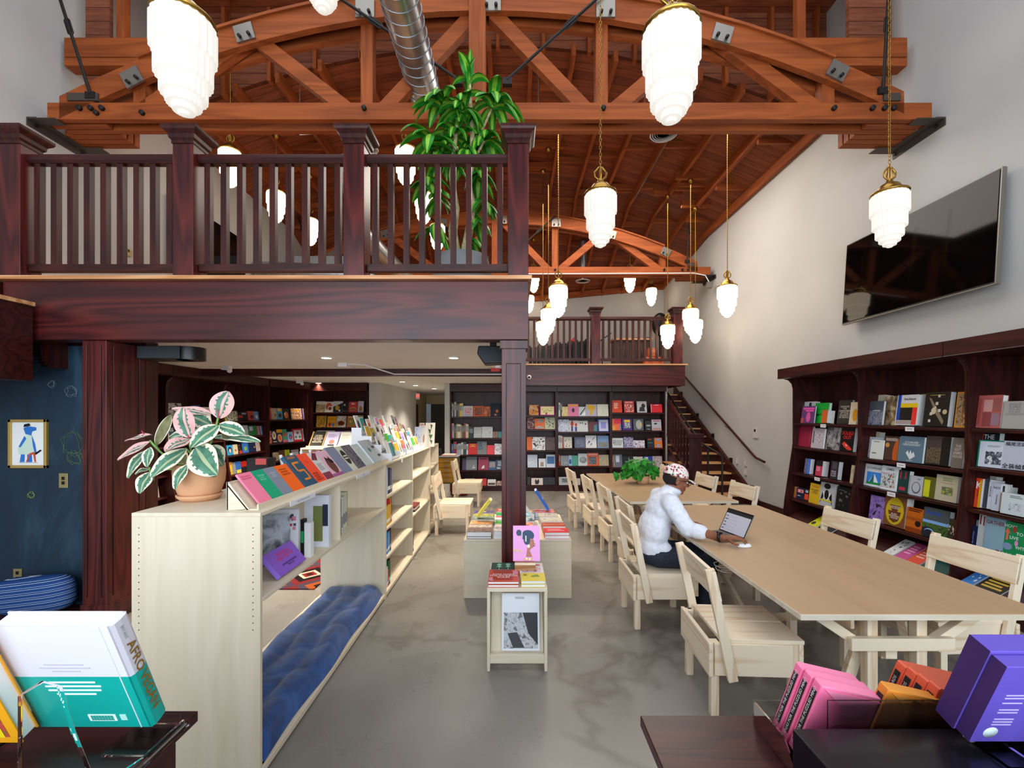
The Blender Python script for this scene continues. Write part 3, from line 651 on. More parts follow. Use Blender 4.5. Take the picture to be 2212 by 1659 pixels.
# framed picture of a blue dog with an apron
Y = 3.935; x0, x1, z0, z1 = XP(19, Y), XP(102, Y), ZP(1011, Y), ZP(906, Y)
g = thing('framed_picture', 'small gold-framed picture of a blue animal painter in an apron and beret', 'picture', ((x0+x1)/2, Y, z0))
fr = MB(); gd = flat('c9a860', .35, .5); w_ = .025
fr.box(x0, x1, Y-.01, Y+.015, z0, z0+w_, gd); fr.box(x0, x1, Y-.01, Y+.015, z1-w_, z1, gd); fr.box(x0, x0+w_, Y-.01, Y+.015, z0, z1, gd); fr.box(x1-w_, x1, Y-.01, Y+.015, z0, z1, gd); fr.build('frame', g, bevel=.002)
ar = MB(); ar.box(x0+w_, x1-w_, Y+.004, Y+.012, z0+w_, z1-w_, M['paper']); bl = flat('2f74c8', .5); ap = flat('cfe3d2', .5); rd = flat('c9543a', .5)
cx = (x0+x1)/2; H = z1-z0
def poly(pts, m, d=0.0): ar.add([(cx+a*H, Y+.003-d, z0+b*H) for a, b in pts], [tuple(range(len(pts)))], m)
poly([(-.18, .12), (-.08, .12), (-.07, .3), (-.15, .3)], bl); poly([(-.02, .12), (.08, .12), (.07, .3), (-.03, .3)], bl)
poly([(-.2, .28), (.09, .28), (.11, .5), (.06, .68), (-.04, .7), (-.1, .55), (-.22, .42)], ap, .0005); poly([(-.06, .7), (-.1, .82), (-.02, .86), (.16, .84), (.17, .78), (.08, .75), (.06, .67)], bl, .001)
poly([(.07, .68), (.14, .5), (.17, .32), (.13, .3), (.09, .48)], bl, .0012); poly([(-.08, .66), (-.2, .44), (-.16, .42), (-.04, .6)], bl, .0012)
poly([(-.1, .84), (-.08, .9), (.02, .92), (.05, .87)], M['black'], .002); poly([(.02, .3), (.14, .34), (.16, .12), (.13, .12), (.1, .28), (.04, .26), (-.02, .12), (-.05, .12)], rd, .0015)
poly([(.13, .3), (.25, .38), (.28, .36), (.16, .27)], M['black'], .002); poly([(-.2, .11), (.2, .11), (.2, .105), (-.2, .105)], M['black'], .0005)
ar.build('print', g)
# ---------------------------------------------------------------- dark shelving
def arc_side(x_wall, xf_top, xf_bot, z1):     # side profile (x,z) of the right-hand shelving
    pts = [(x_wall, 0), (xf_bot, 0), (xf_bot, .16), (xf_bot+.03*(1 if x_wall > xf_bot else -1), .45)]
    s = 1 if x_wall > xf_top else -1
    pts += [(xf_top+.0*s, 1.3), (xf_top, z1-.16)]
    pts += [(xf_top-s*.14*(1-math.cos(a)), z1-.16+.14*math.sin(a)) for a in [R(30), R(60), R(90)]]
    pts = [(a_, b_+(.02 if b_ > z1-.17 else 0)) for a_, b_ in pts]+[(x_wall, z1)]
    return pts
def right_bay(i, y0, y1, rows, lb):
    g = thing('bookcase', lb, 'bookcase', (4.35, (y0+y1)/2, 0), 'dark bookcases along the right wall')
    MB().box(4.575, 4.598, y0, y1, .1, 2.36, M['darkz']).build('back_panel', g)
    for y in (y0, y1-.02):
        MB().prism(arc_side(4.575, 4.185, 4.03, 2.255), y, y+.02, M['darkz'], ax='y').build('side_panel', g)
    for (z, x) in rows: MB().box(x, 4.575, y0+.02, y1-.02, z-.03, z, M['darky']).build('shelf', g, bevel=.002)
    MB().box(4.05, 4.575, y0+.02, y1-.02, 0, .12, M['darky']).build('plinth', g)
    MB().bar((4.076, (y0+y1)/2, .197), (4.506, (y0+y1)/2, .445), y1-y0-.044, .018, M['darky']).build('sloping_tray', g)
    c = MB(); c.box(3.96, 4.575, y0+.002, y1-.002, 2.255, 2.40, M['darky']); c.box(3.955, 3.96, y0+.002, y1-.002, 2.255, 2.262, M['blackgloss']); c.build('cornice', g, bevel=.003)
    return g
RB = [(1.60, 4.19), (1.255, 4.17), (.875, 4.15), (.495, 4.12)]
right_bay(0, 5.36, 6.63, RB, 'dark bookcase at the far end of the right wall, beside the stairs')
right_bay(1, 4.09, 5.355, [(1.60, 4.19), (1.21, 4.17), (.88, 4.15), (.495, 4.12)], 'middle dark bookcase on the right wall, under the wall screen')
right_bay(2, 2.82, 4.085, RB, 'dark bookcase at the right edge of the photo')
right_bay(3, 1.55, 2.815, RB, 'dark bookcase mostly outside the right edge of the photo')
def left_bay(i, y0, y1, rows, lb):
    g = thing('bookcase', lb, 'bookcase', (-4.95, (y0+y1)/2, 0), 'dark bookcases along the left wall')
    MB().box(XL+.002, XL+.02, y0, y1, .1, 2.4, M['darkz']).build('back_panel', g)
    for y in (y0, y1-.02): MB().prism(arc_side(XL+.02, -4.78, -4.6, 2.26), y, y+.02, M['darkz'], ax='y').build('side_panel', g)
    for z in rows: MB().box(XL+.02, -4.75, y0+.02, y1-.02, z-.025, z, M['darky']).build('shelf', g)
    MB().box(XL+.02, -4.6, y0+.02, y1-.02, 0, .12, M['darky']).build('plinth', g)
    MB().box(XL+.02, -4.7, y0+.002, y1-.002, 2.27, 2.415, M['darky']).build('cornice', g)
LROW = {'A': [1.59, 1.28, .89, .595], 'B': [1.60, 1.3, .93, .62], 'C': [1.61, 1.33, 1.03, .69, .4], 'D': [1.62, 1.15, .80, .45]}
left_bay(0, 4.94, 6.155, LROW['A'], 'dark bookcase on the left wall, nearest the pillar')
left_bay(1, 6.16, 7.375, LROW['B'], 'dark bookcase behind the potted rubber plant')
left_bay(2, 7.38, 8.595, LROW['C'], 'dark bookcase behind the right leaves of the rubber plant')
g = thing('bookcase', 'dark cookbook bookcase set at an angle in the far left corner', 'bookcase', (-4.8, 9.2, 0), 'dark bookcases along the left wall')
DP = lambda e: [(XL+.02, 8.62), (-4.75+e, 8.62), (-4.43+e, 9.64), (XL+.02, 9.64)]
for z in LROW['D']: MB().prism(DP(0), z-.025, z, M['darky'], ax='z').build('shelf', g)
MB().prism(DP(.12), 0, .12, M['darky'], ax='z').build('plinth', g); MB().prism(DP(.06), 2.27, 2.415, M['darky'], ax='z').build('cornice', g); MB().box(XL+.002, XL+.02, 8.6, 9.66, .1, 2.4, M['darkz']).build('back_panel', g)
MB().box(XL+.02, -4.70, 8.6, 8.62, 0, 2.27, M['darkz']).build('side_panel', g); MB().box(XL+.02, -4.44, 9.64, 9.66, 0, 2.27, M['darkz']).build('side_panel', g)
def back_bay(x0, x1, rows, yf, yb, lb, top=2.40, grp='dark bookcases along the rear wall'):
    g = thing('bookcase', lb, 'bookcase', ((x0+x1)/2, yf, 0), grp)
    MB().box(x0, x1, yb-.02, yb, .1, top-.05, M['darkz']).build('back_panel', g)
    for x in (x0, x1-.025): MB().box(x, x+.025, yf, yb-.02, 0, top-.15, M['darkz']).build('side_panel', g)
    for z in rows: MB().box(x0+.025, x1-.025, yf+.0, yb-.02, z-.028, z, M['darkx']).build('shelf', g)
    MB().box(x0+.025, x1-.025, yf+.03, yb-.02, 0, .12, M['darkx']).build('plinth', g)
    MB().box(x0+.002, x1-.002, yf-.08, yb, top-.16, top, M['darkx']).build('cornice', g)
YR = 9.98
def rows_px(o, zs): return [ZP(o+z/7.212, YR) for z in zs]
RROW = {1: rows_px(840, (434, 768, 1029, 1273, 1517)), 2: rows_px(840, (416, 634, 962, 1232, 1505)), 3: rows_px(840, (431, 674, 928, 1207, 1507)), 4: rows_px(840, (373, 653, 924, 1230, 1507))}
BX = [XP(972, YR), XP(1087.2, YR), XP(1202.6, YR), XP(1320, YR), XP(1438, YR)]
for i, lb in enumerate(('behind the left chairs', 'just right of the post', 'behind the table plant, left one', 'beside the staircase')):
    back_bay(BX[i], BX[i+1]-.004, RROW[i+1], YR, YR+.34, 'dark bookcase on the rear wall, '+lb)
g = MB(); g.box(BX[0], 3.30, 10.33, 10.4, 0, 2.42, M['wall']); g.box(3.455, 3.50, 10.02, 10.4, 0, 2.36, M['wall']); struct('wall_under_balcony', g, 'white wall behind the rear bookcases')
YF = 9.75
FROW = [ZP(891, YF), ZP(923.5, YF), ZP(960, YF), ZP(1000, YF)]
back_bay(XP(673, YF), XP(795, YF), FROW, YF, YF+.3, 'dark cookbook bookcase facing the room in the far left corner', grp='dark bookcases in the left corner')
g = MB(); g.box(-5.14, -4.4, 9.74, 9.8, 0, 2.4, M['darkz']); struct('wall_corner_panel', g, 'dark filler panel in the far left corner')
# ---------------------------------------------------------------- pale plywood bookcase (long, in the left foreground)
PX0, PX1, PT = -1.79, -1.183, 1.266
def ply_case(nm, y0, y1, kind, lb):
    g = thing(nm, lb, 'bookcase', ((PX0+PX1)/2, (y0+y1)/2, 0), 'pale plywood bookcases in a row')
    pl = M['plyz']; t_ = .018
    MB().box(PX0, PX1, y0, y1, PT-t_, PT, M['plyy']).build('top_panel', g, bevel=.002)
    ends = [y0, y1-t_]
    if kind == 2: ends = [y0, (y0+y1)/2-t_/2, y1-t_]
    for y in ends:
        q = MB(); q.box(PX0+.001, PX1-.001, y, y+t_, 0, PT-t_, pl)
        if y == y0:
            for k in range(16):
                for x in (PX0+.035, PX1-.035): q.box(x-.0025, x+.0025, y-.0006, y, PT-.07-k*.032*1.0-.0025, PT-.07-k*.032+.0025, M['iron'])
        q.build('end_panel', g, bevel=.0015)
    ia, ib = y0+t_, y1-t_
    if kind == 1:
        MB().box(PX0, PX1, ia, ib, .84, .86, M['plyy']).build('shelf', g, bevel=.002)
        ym = 3.08; MB().box(PX0+.01, PX1-.01, ym, ym+t_, .86, PT-t_, pl).build('divider', g)
        MB().box(PX0, PX1, ia, ib, .02, .05, M['plyy']).build('bottom_panel', g, bevel=.002)
    else:
        xm = (PX0+PX1)/2
        MB().box(xm-.006, xm+.006, ia, ib, .06, PT-t_, pl).build('back_panel', g)
        mid = (y0+y1)/2
        for z in (.95, .65, .375): MB().box(PX0, PX1, ia, mid-t_/2, z-t_, z, M['plyy']).build('shelf', g)
        for z in (.97, .52): MB().box(PX0, PX1, mid+t_/2, ib, z-t_, z, M['plyy']).build('shelf', g)
        MB().box(PX0, PX1, ia, ib, .02, .05, M['plyy']).build('bottom_panel', g)
    return g
ply_case('plywood_bookcase', 2.09, 4.17, 1, 'near pale plywood bookcase with a blue cushion bench in its open lower half')
ply_case('plywood_bookcase', 4.175, 6.43, 2, 'second pale plywood bookcase with four open shelves, topped by card racks')
ply_case('plywood_bookcase', 6.435, 7.16, 3, 'end of the pale plywood bookcase row beside the left chairs')
g = MB(); g.box(-1.12-.06, -1.18, 2.84, 3.17, 1.21, 1.26, M['white'])
for i, (px, w_, lb) in enumerate(((655, .3, 'long white shelf label on the near plywood bookcase edge'), (785, .32, 'white shelf label on the bookcase edge before the card racks'), (868, .05, 'small white label below the card racks'))):
    Y = YP(px, PX1); g = MB(); g.box(PX1-.001, PX1+.003, Y-w_/2, Y+w_/2, PT-.03 if i < 2 else PT-.05, PT-.002, M['white'])
    if i < 2: g.text('SHOP MAGAZINES' if i == 0 else 'ZINES', Matrix.Translation((PX1+.0035, Y, PT-.016)) @ Matrix.Rotation(R(90), 4, 'Z'), .018, M['grey'])
    tag(g.build('shelf_label', org=(PX1, Y, PT)), lb, 'label', 'white shelf labels')
# blue tufted bench cushion
cu = MB(); nx, ny = 24, 90; cx0, cx1, cy0, cy1 = -1.70, -1.20, 2.13, 4.13; vs = []
m, t, b = nt('blue_velvet', .8, 0, .2); b.inputs['Sheen Weight'].default_value = .4; M['velvet'] = m
r = ramp(t, [(.3, '112f63'), (.7, '2a5a9e')]); t.links.new(noise(t, coords(t), 9, 5, .5), r.inputs[0]); t.links.new(r.outputs[0], b.inputs['Base Color'])
for top in (1, 0):
    for j in range(ny+1):
        for i in range(nx+1):
            u, v = i/nx, j/ny; x = cx0+(cx1-cx0)*u; y = cy0+(cy1-cy0)*v
            e = min(1, min(u, 1-u)*9, ); e = math.sqrt(max(0, 1-(1-min(1, e))**2)); ev = min(1, min(v, 1-v)*28); ev = math.sqrt(max(0, 1-(1-ev)**2))
            ch = abs(math.sin(math.pi*(u+.02*math.sin(v*14))*3))**.5; tf = abs(math.sin(math.pi*(v+.03*math.sin(u*5))*7))**.3
            z = .055+(.115*e*ev*(.66+.24*ch+.10*tf)+.008*math.sin(x*31+y*9)*e*ev if top else 0)
            vs.append((x+.01*math.sin(y*7), y, z))
fs = []; S = (nx+1)*(ny+1)
for j in range(ny):
    for i in range(nx):
        a = j*(nx+1)+i; fs.append((a, a+1, a+nx+2, a+nx+1)); fs.append((S+a, S+a+nx+1, S+a+nx+2, S+a+1))
for i in range(nx): fs.append((i, S+i, S+i+1, i+1)); a = ny*(nx+1)+i; fs.append((a, a+1, S+a+1, S+a))
for j in range(ny): a = j*(nx+1); fs.append((a, a+nx+1, S+a+nx+1, S+a)); a += nx; fs.append((a, S+a, S+a+nx+1, a+nx+1))
cu.add(vs, fs, M['velvet'], smooth=True)
tag(cu.build('bench_cushion', org=(-1.45, 3.1, .05)), 'long tufted blue velvet cushion lying in the near plywood bookcase', 'cushion')
# ---------------------------------------------------------------- pine chairs (seat faces +x, origin on the floor under the back-left leg)
def make_chair():
    c = local('pine_chair', '', 'chair'); D, W = .50, .47
    for (x, y) in ((.03, .03), (.03, W-.03), (D-.03, .03), (D-.03, W-.03)): MB().box(x-.022, x+.022, y-.022, y+.022, 0, .43, M['pinez']).build('leg', c, bevel=.003)
    MB().box(.06, D+.02, 0.0, W*.49, .43, .452, M['pinex']).build('seat_board', c, bevel=.003); MB().box(.06, D+.02, W*.505, W, .43, .452, M['pinex']).build('seat_board', c, bevel=.003)
    for y in (-.002, W-.02): MB().box(.02, D-.05, y-.012, y+.014, .25, .43, M['pinex']).build('side_apron', c, bevel=.003)
    MB().box(-.012, .012, -.012, W+.012, .24, .43, M['piney']).build('rear_apron', c, bevel=.003); MB().box(D-.01, D+.015, .0, W, .27, .43, M['piney']).build('front_apron', c, bevel=.003)
    for y in (-.034, W+.016): MB().bar((.11, y, .235), (-.02, y, .86), .028, .052, M['pinez'], up=(1, 0, 0)).build('back_post', c, bevel=.003)
    g = MB(); g.bar((.018, -.05, .765), (.018, W+.03, .765), .022, .17, M['piney'], up=(.205, 0, -1)); g.build('backrest', c, bevel=.003)
    return c
ch = make_chair()
CH = [(1.13, 2.53, -3, 'nearest pine chair at the left side of the near table'), (.98, 3.56, 0, 'pine chair the man in the cap is sitting on'), (1.13, 4.24, 0, 'pine chair just behind the seated man'), (1.13, 5.19, 2, 'pine chair third from the far end along the left side of the tables'), (1.06, 5.96, 3, 'pine chair second from the far end along the left side of the tables'), (.94, 6.74, 4, 'farthest pine chair along the left side of the tables'),
      (3.10, 3.23, 184, 'near pine chair on the right side of the near table'), (2.99, 4.19, 184, 'far pine chair on the right side of the near table'), (2.92, 5.86, 184, 'near pine chair on the right side of the far table'), (2.82, 6.72, 184, 'middle pine chair on the right side of the far table, behind the cap'), (2.62, 7.75, 187, 'farthest pine chair on the right side of the far table'),
      (-1.11, 6.34, 0, 'left pine chair by the plywood bookcase, nearer one'), (-1.10, 8.3, 0, 'left pine chair by the yellow cabinet, farther one')]
for i, (x, y, a, lb) in enumerate(CH):
    o = ch if i == 0 else copy_tree(ch)
    o.location = (x, y, 0); o.rotation_euler = (0, 0, R(a)); tag(o, lb, 'chair', 'square pine chairs')
# ---------------------------------------------------------------- tables
def make_table(L, W):
    t_ = local('reading_table', '', 'table')
    MB().box(0, W, 0, L, .728, .75, M['top']).build('tabletop', t_, bevel=.004)
    e = MB(); e.box(-.002, W+.002, -.006, 0, .722, .748, M['plyedge']); e.box(W, W+.003, 0, L, .722, .748, M['plyedge']); e.box(-.003, 0, 0, L, .722, .748, M['plyedge']); e.build('edge_band', t_)
    for y in (.16, L-.25):
        for x in (W/2-.16, W/2+.1):
            MB().box(x, x+.055, y, y+.05, 0, .728, M['pinez']).build('leg', t_, bevel=.003)
        MB().box(W/2-.27, W/2+.27, y-.035, y, .5, .565, M['pinex']).build('cross_bar', t_, bevel=.003)
        for s_ in (-1, 1): MB().bar((W/2+s_*.2, y+.02, .52), (W/2+s_*.5, y+.02, .72), .045, .05, M['pinex']).build('brace', t_, bevel=.003)
        for s_ in (-1, 1): MB().bar((W/2+s_*.1, y+.08, .62), (W/2+s_*.25, y+.12, .05), .045, .05, M['pinex']).build('brace', t_)
        MB().box(W/2-.25, W/2+.25, y+.07, y+.12, .04, .09, M['pinex']).build('foot_bar', t_)
    for x in (.42, W-.46):
        for y in (.75, L-.8): MB().box(x, x+.045, y, y+.045, .05, .728, M['pinez']).build('post', t_)
        MB().box(x-.02, x+.0, .2, L-.2, .58, .64, M['piney']).build('long_rail', t_, bevel=.003)
        MB().bar((x+.02, .35, .60), (x+.02, L*.5, .12), .03, .05, M['piney']).build('brace', t_); MB().bar((x+.02, L*.5, .12), (x+.02, L-.35, .60), .03, .05, M['piney']).build('brace', t_)
    MB().box(W/2-.03, W/2+.03, .2, L-.2, .42, .47, M['piney']).build('long_rail', t_)
    return t_
ta = make_table(2.62, 1.235); ta.location = (1.415, 2.18, 0); tag(ta, 'near long reading table with a tan top and pale slatted trestle base', 'table', 'long reading tables')
tb = copy_tree(ta, loc=(1.33, 4.99, 0), rz=R(2.2), scale=(1.0, .91, 1), label='far long reading table carrying the potted pothos', group='long reading tables')
# ---------------------------------------------------------------- plinth, display stool, cabinet, rear objects
g = thing('display_plinth', 'large plywood box plinth behind the post, covered with stacked books', 'plinth', (.05, 4.7, 0)); MB().box(-.455, .56, 4.18, 5.25, 0, .55, M['plyx']).build('body', g, bevel=.003)
q = MB(); q.box(-.458, .563, 4.178, 5.252, .532, .534, flat('9b8a70')); q.build('top_joint', g)
s_ = thing('display_stool', 'narrow pale plywood display stool in the middle of the floor', 'stool', (.03, 3.2, 0))
sx0, sx1 = -.168, .238
MB().box(sx0, sx1, 2.99, 3.5, .535, .56, M['plyx']).build('top_panel', s_, bevel=.002)
for x in (sx0, sx1-.02): 
    q = MB(); q.box(x, x+.02, 2.99, 3.5, .06, .535, M['plyz']); q.box(x, x+.02, 2.99, 3.05, 0, .06, M['plyz']); q.box(x, x+.02, 3.44, 3.5, 0, .06, M['plyz']); q.build('side_panel', s_, bevel=.002)
MB().bar((.035, 3.05, .08), (.035, 3.2, .53), sx1-sx0-.045, .012, M['plyz'], up=(0, -1, .3)).build('sloping_back', s_); MB().box(sx0+.02, sx1-.02, 2.995, 3.02, .05, .11, M['plyx']).build('front_lip', s_, bevel=.002)
g = thing('drawer_cabinet', 'small mustard yellow metal drawer cabinet on thin legs, beside the left chairs', 'cabinet', (-1.5, 9.1, 0))
fr = MB(); fr.box(-1.52, -1.1, 8.95, 9.35, .33, .87, flat('5f5a33', .4)); fr.box(-1.54, -1.08, 8.92, 9.37, .87, .885, M['grey']); fr.build('body', g)
for k in range(5):
    z = .36+k*.1; d_ = MB(); d_.box(-1.5, -1.12, 8.935, 8.95, z, z+.09, flat('a8781c', .35)); dd = d_.build('drawer', g)
    h_ = MB(); h_.box(-1.36, -1.26, 8.915, 8.93, z+.04, z+.055, M['steel']); h_.build('handle', dd, org=g['_org'])
for x in (-1.5, -1.13):
    for y in (8.97, 9.32): MB().tube([(x, y, 0), (x, y, .33)], .012, flat('b5b09c', .4), 8).build('leg', g)
for (k, (x, z, w_)) in enumerate(((-1.3, .885, .3), (-1.28, .9, .26))):
    g = MB(); g.box(x-w_/2, x+w_/2, 9.0, 9.25, z, z+.014, flat(('c46a5e', 'd8cfc0')[k])); tag(g.build('leaflet_stack', org=(x, 9.1, z)), ('lower reddish', 'upper cream')[k]+' stack of leaflets on the yellow cabinet', 'leaflets')
g = MB(); g.lathe([(0, .885), (.035, .885), (.035, .98), (.02, 1.0), (.02, 1.03), (0, 1.03)], M['black'], (-1.46, 9.05, 0), 14); tag(g.build('bottle', org=(-1.46, 9.05, .885)), 'black pump bottle on the yellow cabinet', 'bottle')
g = MB(); g.box(-1.3, -.95, 9.4, 9.6, .02, .3, flat('7a1f1d')); tag(g.build('storage_bin', org=(-1.1, 9.5, 0)), 'dark red bin on the floor behind the left chair', 'bin')
# rug
m, t, b = nt('kilim_rug', .9, 0, .1); tc = t.nodes.new('ShaderNodeTexCoord'); sp = t.nodes.new('ShaderNodeSeparateXYZ'); t.links.new(tc.outputs['Object'], sp.inputs[0])
def fl(v, k): return math_(t, 'FLOOR', math_(t, 'MULTIPLY', v, k))
d1 = math_(t, 'ADD', math_(t, 'ABSOLUTE', math_(t, 'SUBTRACT', math_(t, 'FRACT', math_(t, 'MULTIPLY', sp.outputs[0], 1.6)), .5)), math_(t, 'ABSOLUTE', math_(t, 'SUBTRACT', math_(t, 'FRACT', math_(t, 'MULTIPLY', sp.outputs[1], 1.6)), .5)))
d1 = math_(t, 'DIVIDE', fl(d1, 14), 14)
r = ramp(t, [(0, '241214'), (.18, 'a04c22'), (.34, '453a4a'), (.5, '702224'), (.64, '1c1012'), (.74, 'c9b79c'), (.8, '7a2024'), (.9, '2b1416')], 'CONSTANT'); t.links.new(d1, r.inputs[0]); t.links.new(r.outputs[0], b.inputs['Base Color'])
tag(MB().box(-3.6, -1.95, 4.38, 6.1, .0, .012, m).build('kilim_rug', org=(-2.8, 5.4, 0)), 'red and black patterned kilim rug on the floor behind the plywood bookcase', 'rug')
# striped floor cushion and low platform
g = MB(); g.box(XL, -3.56, 3.5, 3.945, 0, .045, M['darkx']); tag(g.build('low_platform', org=(-4.3, 3.7, 0)), 'low dark wooden platform below the chalkboard', 'platform')
m, t, b = nt('striped_denim', .85, 0, .1); tc = t.nodes.new('ShaderNodeTexCoord'); sp = t.nodes.new('ShaderNodeSeparateXYZ'); t.links.new(tc.outputs['Object'], sp.inputs[0])
r = ramp(t, [(0, '23437c'), (.28, 'b9c6da'), (.36, '23437c'), (.55, '1b3565'), (.62, '9fb2cf'), (.7, '2b4c86')], 'CONSTANT')
t.links.new(math_(t, 'FRACT', math_(t, 'MULTIPLY', math_(t, 'ADD', sp.outputs[2], math_(t, 'MULTIPLY', sp.outputs[0], -.12)), 24)), r.inputs[0]); t.links.new(r.outputs[0], b.inputs['Base Color'])
def pillow_fn(u, p): k = max(abs(u.x), 1e-6); return Vector((math.copysign(abs(u.x)**.45, u.x)*.33, u.y*.11, math.copysign(abs(u.z)**.55, u.z)*.155))
g = MB(); g.ell((-4.06, 3.78, .2), (1, 1, 1), m, M=Matrix.Rotation(R(-5), 4, 'Y'), n=40, k=24, fn=pillow_fn)
tag(g.build('striped_cushion', org=(-4.06, 3.78, .05)), 'blue and white striped cushion leaning on the chalkboard', 'cushion')
# ---------------------------------------------------------------- rear balcony objects
def stack_chair(x, y, lean, lb, k=None):
    g = MB(); g.box(x-.015, x+.015, y-.2, y+.2, 2.86, 3.32+lean, M['black']); g.box(x+.01, x+.05, y-.2, y+.2, 2.9, 3.28+lean, M['black'])
    return tag(g.build('folding_chair', org=(x, y, 2.85)), lb, 'chair', 'black folding chairs stacked on the rear balcony')
words = ['first', 'second', 'third', 'fourth', 'fifth', 'sixth', 'seventh', 'eighth', 'ninth', 'tenth', 'eleventh', 'twelfth', 'thirteenth', 'fourteenth']
for i in range(14): stack_chair(.42+i*.1, 10.5, .012*i, 'black folding chair on the rear balcony, %s from the left' % words[i])
g = thing('wooden_bar', 'dark wooden bar counter on the rear balcony', 'counter', (2.9, 10.8, 2.85)); MB().box(2.45, 3.3, 10.6, 11.0, 2.85, 3.5, wood('bar_wood', '241812', '4a3526', 'z', .4)).build('body', g); MB().box(2.4, 3.35, 10.55, 11.05, 3.5, 3.54, M['trim']).build('counter_top', g)
for x in (2.95, 3.2): MB().box(x, x+.12, 10.7, 10.85, 3.54, 3.58, M['black']).build('fitting', g)
g = MB(); g.tube([(3.5, 10.5, 2.85), (3.5, 10.5, 3.7)], .03, M['black'], 8); g.ell((3.5, 10.5, 3.85), (.2, .12, .28), M['black'], n=16, k=10); g.lathe([(0, 2.85), (.2, 2.85), (.2, 2.88), (0, 2.88)], M['black'], (3.5, 10.5, 0), 12)
tag(g.build('floor_speaker', org=(3.5, 10.5, 2.85)), 'black rounded speaker on a pole behind the rear balcony newel', 'speaker')
for k, (x, z) in enumerate(((3.1, 2.84), (3.32, 2.84), (3.2, 3.04))):
    g = MB(); g.box(x-.11, x+.11, 10.05, 10.2, z+.002, z+.19, photo('c4482a', 'd9683f', 'e9a07c', 25)); tag(g.build('printed_box', org=(x, 10.1, z)), 'orange brick-patterned box on the rear balcony floor, '+('lower left', 'lower right', 'upper')[k]+' one', 'box', 'orange boxes on the rear balcony')
g = thing('fire_extinguisher', 'red fire extinguisher standing behind the rear balcony railing', 'extinguisher', (1.45, 10.3, 2.85)); MB().lathe([(0, 3.28), (.07, 3.28), (.07, 3.5), (.05, 3.56), (.02, 3.58), (0, 3.58)], flat('b3201c', .3), (1.5, 10.9, 0), 16).build('cylinder', g); MB().tube([(1.5, 10.9, 3.58), (1.55, 10.88, 3.63), (1.57, 10.88, 3.45)], .012, M['black'], 6).build('hose', g)
MB().box(1.44, 1.56, 10.84, 10.96, 2.84, 3.28, M['black']).build('stand', g)
g = thing('music_stand', 'black music stand and stool beside the bar on the rear balcony', 'stand', (2.15, 10.6, 2.85)); MB().tube([(2.15, 10.6, 2.85), (2.15, 10.6, 3.5)], .015, M['black'], 8).build('pole', g); MB().bar((2.05, 10.6, 3.45), (2.35, 10.6, 3.65), .25, .02, M['black']).build('desk', g)
for k_, (pts, lb) in enumerate((([(-3.2, 6.7, 5.95), (-1.5, 6.75, 6.1), (.4, 6.75, 6.15), (2.0, 6.7, 6.05)], 'thin white conduit crossing behind the near truss'), ([(2.72, 6.6, 6.52), (2.72, 9.9, 6.52)], 'grey conduit running along a rafter on the right'))):
    g = MB(); g.tube(pts, .012, M['white'] if k_ == 0 else M['steel'], 6)
    for p_ in pts: g.tube([p_, (p_[0], p_[1], zroof(p_[0], p_[1])-.02)], .006, M['steel'], 5)
    tag(g.build('conduit', org=pts[0]), lb, 'conduit')
# conduit across the far truss
g = MB(); g.tube([(.2, 10.0, ZP(592, 10.0)), (4.1, 10.0, ZP(590, 10.0)), (4.35, 10.0, ZP(595, 10.0)), (4.45, 10.0, ZP(612, 10.0))], .012, M['white'], 6); g.box(4.38, 4.5, 9.95, 10.03, ZP(622, 10), ZP(610, 10), M['steel'])
tag(g.build('conduit', org=(2, 10, 4.85)), 'thin white conduit below the far truss ending in a grey box', 'conduit')
